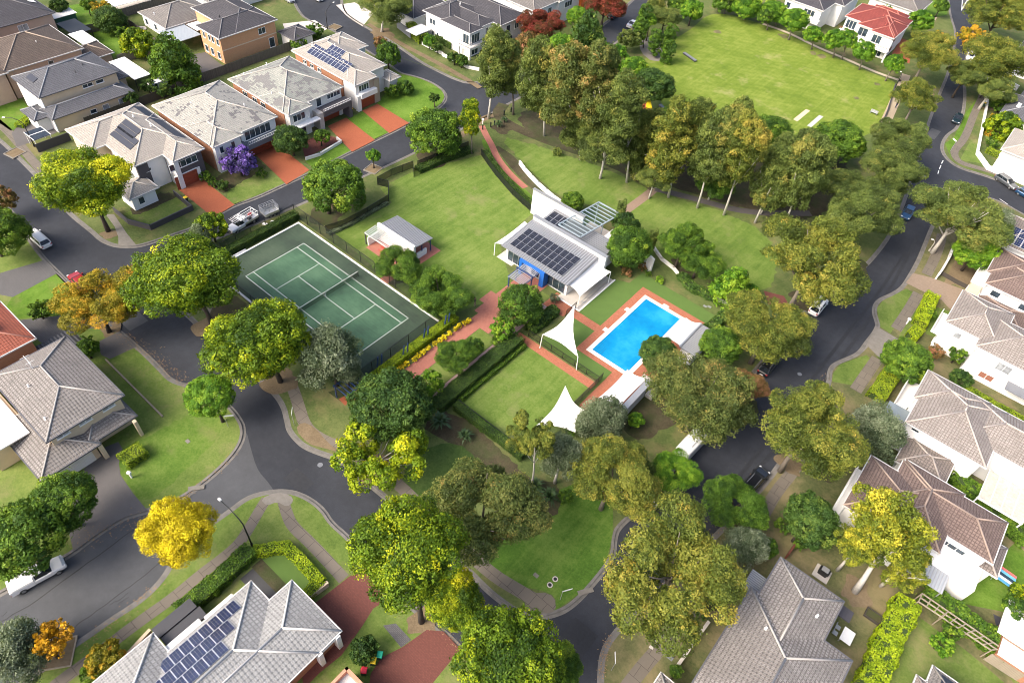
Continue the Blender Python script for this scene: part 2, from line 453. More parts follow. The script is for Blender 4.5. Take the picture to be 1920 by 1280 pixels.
block('verge', (-50,1340, 60,1268, 100,1240, 135,1212, 175,1185, 210,1160, 250,1135, 282,1110, 307,1082, 322,1057, 335,1042, 360,1010, 395,982, 432,957, 457,937, 480,927, 517,920, 550,922, 580,935, 605,955, 620,980, 650,1005, 700,1060, 760,1130, 835,1187, 862,1215, 905,1250, 945,1300, 950,1400, 400,1600, -200,1500), M_GRV)
block('park_ground', (770,290, 850,250, 905,222, 960,190, 1060,140, 1150,85, 1200,45, 1230,10, 1262,-45, 1350,-200, 1700,-250, 1770,-60, 1778,0, 1782,30, 1793,62, 1787,100, 1777,140, 1762,175, 1747,212, 1722,290, 1705,350, 1675,432, 1640,480, 1600,520, 1560,552, 1510,580, 1425,683, 1350,775, 1268,872, 1208,945, 1160,985, 1152,1005, 1150,1040, 1130,1070, 1105,1100, 1085,1122, 1060,1142, 1035,1151, 1010,1157, 985,1152, 960,1140, 920,1110, 890,1080, 850,1040, 800,995, 755,957, 730,937, 700,912, 640,861, 605,850, 572,837, 555,822, 542,805, 539,790, 532,760, 512,732, 450,680, 397,632, 375,612, 347,585, 315,565, 295,535, 300,505, 330,478, 380,457, 425,440, 480,420, 540,393, 620,358, 690,327, 730,309), M_GR)
block('verge', (1227,1640, 1127,1290, 1127,1260, 1130,1230, 1140,1205, 1160,1180, 1189,1147, 1235,1110, 1300,1045, 1380,968, 1440,902, 1460,873, 1500,820, 1535,765, 1556,715, 1555,702, 1560,687, 1572,679, 1590,672, 1612,662, 1627,640, 1637,628, 1647,612, 1645,602, 1639,585, 1642,570, 1652,560, 1672,552, 1692,540, 1705,520, 1722,490, 1735,458, 1748,425, 1765,395, 1785,372, 1815,360, 1872,374, 1920,402, 2100,500, 2600,900, 2400,1700), M_GRDRY)
block('verge', (1845,-100, 1840,-10, 1828,50, 1815,95, 1807,140, 1810,175, 1808,205, 1800,230, 1792,243, 1777,252, 1767,268, 1767,284, 1778,300, 1800,315, 1835,325, 1865,335, 1920,357, 2100,440, 2600,500, 2500,-150), M_GR)
block('verge', (640,-15, 642,20, 662,37, 692,54, 717,67, 755,92, 780,110, 805,125, 830,137, 850,147, 880,157, 925,150, 1000,122, 1080,82, 1150,33, 1200,-12, 1225,-45, 1240,-160, 700,-180), M_GR)
# traffic island and a paler, older stretch of road
struct(MB().poly(P(1805,-20, 1830,-20, 1803,20), ZR+.02).build('road_marking', M_WHITE))
struct(MB().poly(P(1808,-20, 1827,-20, 1804,14), ZR+.024).build('road', M_ASPHL))
sheet('road', smooth(P(-200,1310, 60,1290, 150,1225, 290,1140, 350,1050, 440,975, 500,938, 515,922, 505,905, 482,880, 470,840, 460,800, 440,830, 300,930, 120,1010, -200,1170), 2), M_ASPHL, 1, z=ZR)
rt = rnd(5); tm = plain('tyre_wear', (.021,.023,.028), .8, var=.3)      # darker wheel tracks and square repairs
for px, w_ in (((1700,470, 1640,560, 1560,660, 1480,770, 1400,880, 1300,980), .55), ((1722,440, 1672,540, 1600,640, 1520,760, 1440,860, 1340,960), .55)): strip('wheel_track', P(*px), w_, tm, 1, z=ZR)
for (u, v, a, b_) in ((560,900,1.6,1.0),(250,600,1.4,1.4),(1600,690,2.2,1.0),(700,150,1.2,2.0),(620,335,1.8,.9),(150,360,2,1),(1080,1200,1.5,2),(1750,250,1,2.4)):
    p = G(u, v); sheet('road_patch', [p + Vector(q) for q in ((-a,-b_,0),(a,-b_,0),(a,b_,0),(-a,b_,0))], M_ASPHL if (u % 20) else tm, 1, z=ZR+.004)
for (u, v) in ((600,870),(300,560),(1500,700),(640,300),(120,330),(1010,1200),(720,110),(1735,330)):
    p = G(u, v); struct(MB().cyl((p.x,p.y), .33, ZR, ZR+.012, 18).build('manhole_cover', M_MGREY))
for (u, v, an) in ((368,914,.9),(1098,1108,1.0),(1232,1112,1.0),(870,1062,-.6)):
    p = G(u, v); q = MB().box(-.9,-.28,-.02,.9,.28,.025, Matrix.Translation((p.x,p.y,0)) @ Matrix.Rotation(an,4,'Z')).box(-.8,-.18,.026,.8,.2,.032, Matrix.Translation((p.x,p.y,0)) @ Matrix.Rotation(an,4,'Z')); struct(q.build('storm_drain', M_CONC))
sheet('road', P(1790,340, 2100,480, 2100,560, 1850,380, 1780,350), M_ASPHL, 1, z=ZR)
# tar seams, cracks and lane marks
tar = MB()
def crack(b, px, w, z=ZR+.012, jit=.07, seed=2):
    pts = smooth(P(*px), 2, False); r = rnd(seed)
    pts = [p + Vector((r.uniform(-jit,jit), r.uniform(-jit,jit), 0)) for p in pts]
    L = offset(pts, w/2, False); R = offset(pts, -w/2, False)
    for i in range(len(pts)-1): b.face([(R[i].x,R[i].y,z),(R[i+1].x,R[i+1].y,z),(L[i+1].x,L[i+1].y,z),(L[i].x,L[i].y,z)])
crack(tar, (0,1165, 60,1130, 120,1085, 190,1035, 250,990, 275,978), .09, seed=3)
crack(tar, (135,1185, 140,1172, 175,1148, 215,1118, 260,1085, 300,1052, 318,1040), .08, seed=4)
crack(tar, (205,1132, 228,1120, 240,1110), .05, seed=5); crack(tar, (220,1132, 240,1118), .04, seed=6)
crack(tar, (0,1155, 12,1146), .05, seed=8); crack(tar, (272,968, 277,985), .07, seed=9)
struct(tar.build('tar_seam', plain('tar', (.012,.012,.012), .6)))
dash = MB()
for a in ((1769,300, 1766,306), (1765,309, 1762,316), (1761,319, 1759,325)): crack(dash, a, .16, ZR+.013, 0)
for a in ((1875,372, 1890,382), (1897,387, 1912,397)): crack(dash, a, .12, ZR+.013, 0)
struct(dash.build('road_marking', M_WHITE))
r_ = rnd(77); lt = MB()        # leaf litter that gathers along the kerbs
for (a, b_, n, sp) in (((250,640),(352,722),260,1.3), ((205,612),(250,640),90,1.2), ((130,1020),(270,970),120,1.6), ((150,1215),(300,1095),120,.9), ((660,1020),(840,1190),90,1.2), ((1440,895),(1200,1140),220,1.6), ((440,850),(350,930),70,.8), ((1555,690),(1470,860),120,1.1), ((840,1190),(920,1270),90,.8), ((1140,1190),(1128,1270),120,.7)):
    A = G(*a); B = G(*b_)
    for _ in range(n):
        p = A.lerp(B, r_.random()) + Vector((r_.gauss(0, sp*.45), r_.gauss(0, sp*.45), 0)); s = r_.uniform(.04, .11); t = r_.uniform(0, 3)
        c, d = math.cos(t)*s, math.sin(t)*s
        lt.face([(p.x-c,p.y-d,.022),(p.x+d*.5,p.y-c*.5,.026),(p.x+c,p.y+d,.022),(p.x-d*.5,p.y+c*.5,.03)])
lit = lt.build('leaf_litter', plain('dead_leaves', (.30,.19,.09), .9, var=.3)); lit['kind'] = 'stuff'
tag(lit, 'scattered brown fallen leaves gathered along the kerbs and gutters', 'leaf litter')
# ---- footpaths
def path(px, w, m=M_PATH, lv=3, name='footpath'): return strip(name, P(*px), w, m, lv)
path((345,530, 400,590, 455,640, 515,680, 545,715, 560,760, 572,800, 600,822, 640,838, 700,872, 745,905, 785,945, 850,1010, 920,1075, 975,1108, 1005,1125, 1020,1135), 1.5)
sheet('footpath', P(553,805, 566,790, 590,800, 615,830, 640,848, 600,838, 578,832), M_DIRT, 4, sm=1)
sheet('footpath', P(985,1120, 1015,1108, 1040,1118, 1043,1145, 1020,1150, 985,1147), M_PATH, 4, sm=1)
sheet('footpath', P(198,402, 214,402, 238,438, 256,460, 222,461, 222,445, 215,425), M_CONC, 4)
path((-40,205, 0,232, 30,262, 60,300, 90,335), 1.5)
path((690,45, 730,70, 770,92, 830,123, 880,152, 900,165), 1.3, M_DIRT)
path((70,1310, 125,1267, 175,1232, 225,1192, 275,1155, 325,1120, 375,1077, 425,1040, 450,1017, 470,985, 490,950, 500,935), 1.25)
path((528,928, 537,960, 547,985, 580,1015, 615,1052, 645,1085), 1.3)
sheet('footpath', P(488,935, 517,922, 545,927, 551,940, 538,950, 520,940, 500,948), M_CONC, 4, sm=1)
path((1766,440, 1762,460, 1750,490, 1737,515), 1.7)
path((1722,550, 1702,585, 1680,617), 1.7)
path((1645,672, 1622,705, 1604,732), 1.7)
path((1560,790, 1500,865, 1480,892, 1455,922, 1430,967, 1410,995, 1370,1050, 1300,1135, 1255,1197, 1222,1230, 1185,1275, 1160,1310), 1.5)
path((1862,120, 1850,160, 1838,190, 1825,217, 1815,245, 1805,265, 1790,280, 1789,292, 1800,305, 1827,313, 1870,325, 1920,345), 1.6)
path((1161,404, 1180,390, 1205,372, 1228,354), 1.7, plain('gravel_path', (.24,.17,.125), .95, var=.2))
path((1228,354, 1180,322, 1120,296, 1040,270, 960,238, 930,215, 945,195), 2.4, M_MULCH, 4)
path((1228,354, 1300,372, 1400,400, 1520,400), 1.6, plain('dark_path', (.09,.08,.075), .9), 4)
path((1699,140, 1690,160, 1678,190, 1660,230, 1652,250), 2.2, plain('sand_path', (.36,.29,.20), .95))
path((1430,45, 1480,62, 1530,88, 1580,108, 1640,135, 1690,152), 1.1, plain('cream_path', (.50,.42,.30), .9))
path((850,262, 880,245, 905,222, 930,215), 1.6, M_DIRT)
# ---- park lawns and beds
sheet('oval', P(1215,95, 1290,62, 1335,18, 1440,48, 1500,75, 1560,105, 1640,140, 1692,158, 1672,205, 1655,240, 1560,282, 1480,300, 1420,290, 1330,250, 1250,215, 1235,180, 1200,140), M_GRO, 2, 2)
sheet('lawn', P(625,436, 735,380, 712,352, 775,322, 905,290, 940,332, 1003,396, 935,455, 962,540, 912,566, 880,577, 820,600, 700,500), M_GRL, 2)
sheet('lawn', P(935,255, 1000,270, 1120,310, 1235,362, 1400,410, 1465,470, 1440,560, 1340,510, 1230,490, 1165,400, 1100,380, 1052,375, 975,300), M_GRL, 2, 1, wob=.3)
sheet('mulch_bed', P(950,215, 1060,190, 1250,240, 1330,262, 1480,300, 1600,290, 1570,380, 1510,420, 1420,400, 1330,372, 1240,345, 1120,292, 1030,272), M_MULCH, 1, 2, wob=.4)
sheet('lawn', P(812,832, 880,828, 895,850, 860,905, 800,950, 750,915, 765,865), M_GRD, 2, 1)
sheet('lawn', P(905,1060, 950,985, 1060,905, 1150,900, 1148,1040, 1100,1102, 1050,1138, 1035,1147, 1045,1118, 1010,1104, 960,1098), grassmat('corner_grass', (.03,.075,.01), (.065,.135,.018), (.12,.19,.035), stripes=1.2), 2, 1)
sheet('mulch_bed', P(785,800, 850,762, 950,850, 990,900, 1060,905, 1040,985, 960,930, 880,840, 830,826), M_MULCH, 3, 1, wob=.25)
sheet('mulch_bed', P(1165,770, 1230,715, 1310,775, 1250,800, 1200,830, 1170,810), M_MULCH, 3, 1, wob=.3)
sheet('mulch_bed', P(615,735, 655,722, 665,742, 645,757), M_MULCH, 3)
sheet('brick_patch', P(635,748, 656,737, 668,747, 647,760), M_TERRA, 4)
sheet('brick_patch', P(1432,545, 1470,555, 1480,572, 1440,570), M_DRED, 3)
# cricket pitches on the oval
sheet('cricket_pitch', P(1487,224, 1511,205, 1519,208, 1495,228), plain('clay', (.55,.45,.30), .9), 3)
sheet('cricket_pitch', P(1513,236, 1536,216, 1544,219, 1521,239), plain('pale_mat', (.42,.43,.40), .9), 3)
dp = plain('bare_earth', (.27,.21,.12), .95, var=.2)
for k, (u, v, r) in enumerate(((1578,101,1.3),(1606,184,.8),(1645,158,.9),(1470,68,1.6),(1525,100,1.1),(858,542,.9),(1345,60,1.2),(1540,105,1.6))):
    c = G(u, v); rr = rnd(k)
    sheet('bare_patch', [c + Vector((math.cos(t)*r*rr.uniform(.5,1.2), math.sin(t)*r*rr.uniform(.5,1.2), 0)) for t in [i*.63 for i in range(10)]], M_GRDRY, 4, 1)
for k, (u, v, r, mm) in enumerate(((398,608,3.0,M_DIRT),(430,575,2.6,M_MULCH),(470,600,2.4,M_MULCH),(526,715,2.4,M_DIRT),(500,690,2.0,M_MULCH),(205,438,1.4,M_DIRT),(617,400,3.2,M_MULCH),(640,385,2.0,M_DIRT),(806,300,3.0,M_MULCH),(700,880,2.2,M_DIRT),(1305,800,2.4,M_DIRT),(1540,860,3.2,M_MULCH),(1480,870,2.0,M_DIRT),(1510,560,2.6,M_MULCH),(1603,1105,2.0,M_DIRT),(1600,500,3.0,M_MULCH),(1790,420,2.6,M_DIRT),(790,1165,1.8,M_DIRT),(716,62,3.0,M_DIRT),(1330,1120,2.4,M_MULCH),(1285,500,2.6,M_MULCH),(745,520,1.8,M_MULCH),(940,240,2.6,M_MULCH),(1400,760,2.2,M_MULCH),(1690,290,3,M_MULCH),(1740,180,2.4,M_DIRT),(1850,200,1.8,M_DIRT),(1100,905,1.6,M_MULCH),(205,615,1.5,M_DIRT))):
    c = G(u, v); rr = rnd(k+60)
    sheet('bare_soil', [c + Vector((math.cos(t)*r*rr.uniform(.55,1.25), math.sin(t)*r*rr.uniform(.55,1.25), 0)) for t in [i*.45 for i in range(14)]], mm, 3.6 + .04*k/29, 2)
# ---- the houses' front yards
for q in ((335,356, 377,334, 440,384, 400,408), (480,291, 521,272, 580,319, 537,346), (614,237, 649,221, 703,263, 660,285), (679,208, 708,195, 767,231, 730,250)):
    sheet('driveway', P(*q), M_TERRA, 5)
sheet('paving', P(572,297, 640,262, 605,250, 565,268), M_DRED, 4)
sheet('lawn', P(706,196, 767,229, 790,218, 815,203, 828,194, 834,182, 829,171, 813,159, 790,149, 755,140, 735,160), M_GRB, 3)
sheet('lawn', P(652,224, 680,209, 728,249, 703,262), M_GRB, 3)
sheet('lawn', P(572,302, 640,268, 656,283, 590,317), M_GRB, 3)
sheet('lawn', P(428,355, 470,330, 515,320, 533,344, 440,384, 425,372), M_GRV, 3)
sheet('mulch_bed', P(385,345, 420,325, 478,292, 500,315, 470,332, 420,362), M_MULCH, 4, wob=.2)
sheet('lawn', P(232,400, 332,368, 352,388, 284,422, 243,410), M_GRV, 3)
sheet('mulch_bed', P(243,392, 300,362, 335,362, 332,370, 262,402, 248,402), M_MULCH, 4, wob=.15)
sheet('lawn', P(-30,160, 15,168, 45,190, 60,215, 40,236, 20,245, -10,225), M_GRB, 3)
sheet('driveway', P(22,250, 50,218, 92,220, 125,238, 100,252, 32,276), M_ASPHD, 4)
sheet('lawn', P(118,12, 170,5, 200,40, 235,92, 215,108, 155,58), M_GRB, 3)
sheet('paving', P(205,-12, 290,-30, 290,10, 235,28, 210,18), M_CONCL, 3)
sheet('driveway', P(350,105, 385,98, 418,124, 400,146, 365,135), M_ASPHD, 3)
sheet('paving', P(530,45, 590,38, 615,54, 568,78, 540,70), M_CONCL, 3)
sheet('driveway', P(630,10, 665,5, 700,25, 680,50, 650,30), M_CONCL, 3)
sheet('lawn', P(742,105, 800,125, 870,150, 900,165, 870,150), M_GRV, 3)
sheet('driveway', P(1690,5, 1720,20, 1758,32, 1745,52, 1720,45, 1680,22), plain('tan_gravel', (.36,.29,.21), .9), 3)
sheet('lawn', P(1722,22, 1768,-30, 1777,10, 1776,28, 1750,34), M_GRB, 3)
sheet('driveway', P(1690,72, 1712,80, 1705,120, 1672,102), M_TERRA, 3)
sheet('driveway', P(-40,515, 0,512, 82,488, 108,512, 24,557, -40,545), M_GPAVE, 4)
sheet('lawn', P(22,557, 107,513, 131,537, 135,570, 110,592, 37,597, 12,575), M_GRB, 3)
sheet('driveway', P(37,600, 110,592, 165,588, 200,596, 212,612, 150,618, 82,645, 60,630), M_GPAVE, 4)
sheet('driveway', P(182,642, 223,621, 248,641, 256,650, 206,673, 190,665), M_ASPHD, 4)
sheet('lawn', P(222,836, 230,842, 400,752, 425,790, 400,830, 330,900, 275,945, 250,920, 226,888, 223,865), grassmat('corner_lawn', (.045,.095,.012), (.085,.15,.022), (.15,.205,.045), dry=(.17,.16,.07), dryamt=.45), 1, 2, wob=.2)
sheet('driveway', P(150,890, 186,842, 222,828, 230,842, 223,868, 226,890, 250,925, 277,957, 237,968, 217,978, 172,1008, 138,1034, 120,960, 110,905), M_ASPHD, 4)
sheet('driveway', P(588,1132, 640,1092, 655,1080, 700,1058, 745,1112, 700,1140, 680,1172, 640,1228, 600,1260, 570,1290, 560,1230), M_DRED, 4)
sheet('driveway', P(690,1300, 695,1262, 715,1232, 755,1212, 800,1180, 832,1183, 863,1216, 795,1300), M_DRED, 4)
sheet('paving', P(718,1172, 742,1168, 771,1199, 752,1213), M_GPAVE, 4)
sheet('artificial_lawn', P(488,1048, 530,1036, 592,1088, 570,1118, 534,1094), M_TURF, 3)
sheet('paving', [Vector(p) for p in ((38.8,-39.6,0),(43.2,-39.6,0),(43.2,-38.0,0),(38.8,-38.0,0))], plain('dark_stone', (.05,.05,.052), .7), 4)
sheet('mulch_bed', [Vector(p) for p in ((38.6,-38,0),(43.2,-38,0),(43.4,-36.7,0),(38.6,-36.7,0))], M_MULCH, 4)
sheet('driveway', P(1698,530, 1712,512, 1745,520, 1812,545, 1830,562, 1800,590, 1780,578, 1765,562, 1730,546), plain('brown_gravel', (.25,.19,.14), .95, var=.22), 4)
sheet('driveway', P(1640,612, 1649,615, 1682,634, 1695,645, 1675,672, 1650,672, 1628,650, 1618,660, 1628,640), M_CONC, 4)
sheet('lawn', P(1644,578, 1656,563, 1700,541, 1715,550, 1670,625, 1650,612), M_GRV, 2)
sheet('lawn', P(1562,700, 1575,683, 1625,665, 1636,678, 1598,722, 1560,715), M_GRV, 2)
sheet('lawn', P(1725,565, 1740,545, 1760,560, 1700,650, 1685,630), M_GRV, 2)
sheet('lawn', P(1765,540, 1795,480, 1840,510, 1808,540, 1790,532), M_DIRT, 2)
sheet('lawn', P(1755,575, 1785,585, 1770,640, 1735,625, 1745,590), M_GRV, 2)
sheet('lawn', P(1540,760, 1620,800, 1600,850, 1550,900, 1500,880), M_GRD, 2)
sheet('lawn', P(1702,1140, 1752,1177, 1800,1210, 1840,1242, 1890,1285, 1930,1350, 1620,1350, 1647,1237), M_GRV, 2)
sheet('lawn', P(1770,1092, 1830,1085, 1905,1015, 1960,1080, 1960,1130, 1900,1150, 1800,1130), M_GRB, 2)
sheet('lawn', P(1860,1200, 1960,1230, 1960,1330, 1900,1280), M_GRV, 2)
sheet('paving', P(1862,1150, 1905,1170, 1890,1190, 1870,1180), M_DGREY, 3)
sheet('paving', P(1855,1195, 1960,1260, 1960,1320, 1870,1240), M_GPAVE, 3)
sheet('lawn', P(1772,270, 1790,255, 1812,210, 1835,180, 1830,210, 1800,262, 1780,282, 1785,300), M_GRB, 2)
sheet('lawn', P(1800,300, 1820,262, 1835,262, 1835,300, 1870,315, 1830,305), M_GRV, 2)
sheet('lawn', P(1845,250, 1905,250, 1900,275, 1860,290), M_GRV, 2)
sheet('lawn', P(1738,70, 1720,62, 1700,75, 1715,80), M_GRB, 2)
# service covers, pit lids
def lids(px, s, m, nm='pit_lid'):
    for (u, v) in px:
        p = G(u, v); MBx = MB().box(p.x-s, p.y-s*.7, .0, p.x+s, p.y+s*.7, .035)
        o = MBx.build(nm, m); struct(o)
lids(((1239,1189),(1229,1202),(1221,1213)), .22, M_CONCL); lids(((1259,1222),(1255,1228)), .5, M_MGREY)
lids(((1094,567),(1322,574),(1330,575)), .3, M_STEEL); lids(((1005,1078),(352,827)), .3, M_CONC)
for (u, v) in ((1041,1085),(1031,1096)):
    p = G(u, v); struct(MB().cyl(p, .33, 0, .03, 20).build('pit_lid', M_CONCL)); struct(MB().cyl(p, .2, .03, .04, 20).build('pit_lid', M_BLACK))
# ================================================================ HOUSES
T = math.tan(math.radians(22.5))
RM = {
 'pale_patched': roofmat('pale_tiles_patched', (.35,.325,.29), (.20,.21,.19), ((.105,.10,.105), 0, .60)),
 'pale_patched_b': roofmat('pale_tiles_patched_b', (.31,.295,.262), (.17,.195,.175), ((.14,.135,.135), 5, .54)),
 'pale': roofmat('pale_tiles', (.36,.33,.285), (.22,.20,.18)),
 'silver': roofmat('silver_tiles', (.34,.34,.33), (.17,.17,.17), row=.42, wid=.42, line=.06),
 'slate': roofmat('slate_tiles', (.125,.13,.145), (.055,.055,.06)),
 'dark': roofmat('dark_tiles', (.075,.072,.080), (.035,.034,.038)),
 'brown': roofmat('brown_tiles', (.125,.098,.080), (.05,.038,.032)),
 'grey': roofmat('grey_tiles', (.285,.265,.25), (.10,.09,.082), row=.40, wid=.36, line=.06),
 'taupe': roofmat('taupe_tiles', (.245,.205,.18), (.10,.085,.075), row=.38, wid=.36, line=.05),
 'mauve': roofmat('mauve_tiles', (.30,.272,.25), (.13,.11,.095), row=.36, wid=.36, line=.045),
 'rust': roofmat('rust_tiles', (.195,.145,.125), (.085,.058,.05), row=.36, wid=.36, line=.045),
 'red': roofmat('red_tiles', (.25,.055,.045), (.11,.028,.024)),
 'orangered': roofmat('orange_red_tiles', (.34,.10,.058), (.15,.045,.03)),
 'oldgrey': roofmat('old_grey_tiles', (.21,.195,.18), (.09,.083,.078)),
}
CAP = {k: plain('ridge_' + k, cmul({'pale_patched': (.42,.39,.35), 'pale_patched_b': (.42,.39,.35), 'pale': (.48,.44,.39), 'silver': (.50,.49,.47), 'slate': (.24,.25,.27), 'dark': (.17,.165,.17), 'brown': (.30,.24,.19), 'grey': (.31,.295,.28), 'taupe': (.33,.29,.26), 'mauve': (.40,.35,.315), 'rust': (.30,.23,.19), 'red': (.45,.17,.13), 'orangered': (.45,.2,.14), 'oldgrey': (.27,.25,.23)}[k], 1), .85) for k in RM}
M_GUT = plain('white_gutter', (.55,.54,.52), .5)
M_GUTD = plain('dark_gutter', (.10,.10,.11), .5)
def uvq(pts, ax, o, sgn, T_):
    k = math.sqrt(1 + T_*T_); out = []
    for p in pts:
        a = p[1-ax] if ax == 0 else p[0]
        s = (p[ax] - o) * sgn * k
        out.append((a, s))
    return out
def hipfaces(mb, caps, x0, y0, x1, y1, z, T_=T, th=.16):
    dx, dy = x1-x0, y1-y0; w = min(dx, dy) / 2; h = w * T_
    if dx >= dy: r0, r1 = (x0+w, y0+w, z+h), (x1-w, y0+w, z+h)
    else: r0, r1 = (x0+w, y0+w, z+h), (x0+w, y1-w, z+h)
    A, B, C, D = (x0,y0,z), (x1,y0,z), (x1,y1,z), (x0,y1,z)
    if dx >= dy: fs = [([A,B,r1,r0],1,y0,1), ([B,C,r1],0,x1,-1), ([C,D,r0,r1],1,y1,-1), ([D,A,r0],0,x0,1)]
    else: fs = [([A,B,r0],1,y0,1), ([B,C,r1,r0],0,x1,-1), ([C,D,r1],1,y1,-1), ([D,A,r0,r1],0,x0,1)]
    for pts, ax, o, sg in fs:
        if len(pts) == 4 and (Vector(pts[2]) - Vector(pts[3])).length < .01: pts = pts[:3]
        mb.face(pts, uvq(pts, ax, o, sg, T_))
    mb.face([D, C, B, A][::1], [(0,0)]*4)
    up = Vector((0,0,.03))
    for a, b in ((A, r0), (B, r1 if dx >= dy else r0), (C, r1), (D, r0 if dx >= dy else r1), (r0, r1)):
        if (Vector(a)-Vector(b)).length > .3: caps.tube([Vector(a)+up, Vector(b)+up], .11, 6)
    return r0, r1
def gutters(mb, x0, y0, x1, y1, z):
    g, h = .12, .17
    mb.box(x0-g, y0-g, z-h, x1+g, y0, z+.02).box(x0-g, y1, z-h, x1+g, y1+g, z+.02)
    mb.box(x0-g, y0, z-h, x0, y1, z+.02).box(x1, y0, z-h, x1+g, y1, z+.02)
class House:
    def __init__(s, name, label, cx, cy, cat='house'):
        s.o = thing(name, label, cat, (cx, cy, 0)); s.cx, s.cy = cx, cy
        s.n = 0
    def part(s, mb, name, m, parent=None, **k):
        # every part keeps world coordinates in its mesh; the parent Empty stands at the house's base
        o = mb.build(name, m, parent or s.o, **k)
        if not parent: o.location = (-s.cx, -s.cy, 0)
        return o
    def roof(s, rects, z, kind, gut=None, name='roof', T_=T):
        rf, cp, gt = MB(), MB(), MB()
        for i, (x0, y0, x1, y1) in enumerate(rects):
            hipfaces(rf, cp, x0, y0, x1, y1, z - .012 * i, T_); gutters(gt, x0, y0, x1, y1, z - .012 * i)
        r = s.part(rf, name, RM[kind]); s.part(cp, 'ridge_cap', CAP[kind], r, smooth=True); s.part(gt, 'gutter', gut or M_GUT, r)
        return r
    def walls(s, rects, z, m, ins=.45, name='wall', z0=0):
        b = MB()
        for i, (x0, y0, x1, y1) in enumerate(rects):
            k = ins + .006 * (i + s.n); b.box(x0+k, y0+k, z0-.02, x1-k, y1-k, z-.06-.01*i)
        s.n += 3
        return s.part(b, name, m)
    def hip(s, rects, z, kind, wm, **k):
        s.walls(rects, z, wm); return s.roof(rects, z, kind, **k)
    def box(s, name, m, *bs, parent=None, bevel=0):
        if name in ('post', 'pillar', 'back_wall', 'leg', 'awning', 'skylight', 'bench') and len(bs) > 1:
            for q in bs: s.box(name, m, q, parent=parent, bevel=bevel)
            return
        b = MB()
        for q in bs: b.box(*q)
        return s.part(b, name, m, parent, bevel=bevel)
    def win(s, face, c, a0, a1, z0, z1, n=1, fm=None, gm=None, name='window', d=.07):
        """window in the wall plane c that faces -y, +x, -x or +y"""
        if a0 > a1: a0, a1 = a1, a0
        fm = fm or M_WHITE; sg = -1 if face[0] == '-' else 1
        def B(b, u0, u1, w0, w1, t0, t1):
            if face[1] == 'y': b.box(u0, c + sg*t0, w0, u1, c + sg*t1, w1)
            else: b.box(c + sg*t0, u0, w0, c + sg*t1, u1, w1)
        f = MB(); e = .07
        B(f, a0, a1, z0, z0+e, -.02, d); B(f, a0, a1, z1-e, z1, -.02, d); B(f, a0, a0+e, z0+e, z1-e, -.02, d-.003); B(f, a1-e, a1, z0+e, z1-e, -.02, d-.003)
        for k in range(1, n):
            m = a0 + (a1-a0) * k / n; B(f, m-e/2, m+e/2, z0+e, z1-e, -.02, d-.006)
        B(f, a0-.06, a1+.06, z0-.07, z0-.003, -.02, d+.06)
        w = s.part(f, name, fm)
        p = MB(); B(p, a0+e/2, a1-e/2, z0+e/2, z1-e/2, -.03, .03); s.part(p, 'pane', gm or M_GLASS, w)
        return w
    def door(s, face, c, a0, a1, z1, m, name='garage_door', z0=.03, ribs=5):
        if a0 > a1: a0, a1 = a1, a0
        sg = -1 if face[0] == '-' else 1; b = MB()
        for k in range(ribs):
            u, v = z0 + (z1-z0)*k/ribs, z0 + (z1-z0)*(k+1)/ribs - .025
            if face[1] == 'y': b.box(a0, c-.02*sg, u, a1, c+.05*sg, v)
            else: b.box(c-.02*sg, a0, u, c+.05*sg, a1, v)
        return s.part(b, name, m)
    def rail(s, a, b, z0, z1, m=None, name='balcony_rail', glass=False):
        q = MB(); a = Vector(a); b = Vector(b); n = max(2, int((b-a).length / .35))
        q.bar((a.x,a.y,z1), (b.x,b.y,z1), .07); q.bar((a.x,a.y,z0+.1), (b.x,b.y,z0+.1), .05)
        for k in range(n+1):
            p = a.lerp(b, k/n); q.bar((p.x,p.y,z0), (p.x,p.y,z1), .035)
        return s.part(q, name, m or M_WHITE)
    def pipes(s, pts, m=None):
        for (x, y, z) in pts:
            b = MB().cyl((x, y), .06, z-.3, z+.3, 8).cyl((x, y), .13, z+.28, z+.36, 10, .04).box(x-.13, y-.13, z-.12, x+.13, y+.13, z-.02)
            s.part(b, 'roof_vent', m or M_WHITE)
    def slope(s, side, r, z, u, v, T_=T):
        """point of the roof slope facing `side` seen at photo position (u, v)"""
        x0, y0, x1, y1 = r; d = ray(u, v)
        if side == '-y': n = Vector((0, -T_, 1)); p = Vector((0, y0, z))
        elif side == '+y': n = Vector((0, T_, 1)); p = Vector((0, y1, z))
        elif side == '-x': n = Vector((-T_, 0, 1)); p = Vector((x0, 0, z))
        else: n = Vector((T_, 0, 1)); p = Vector((x1, 0, z))
        k = (p - CP).dot(n) / d.dot(n); return CP + d * k
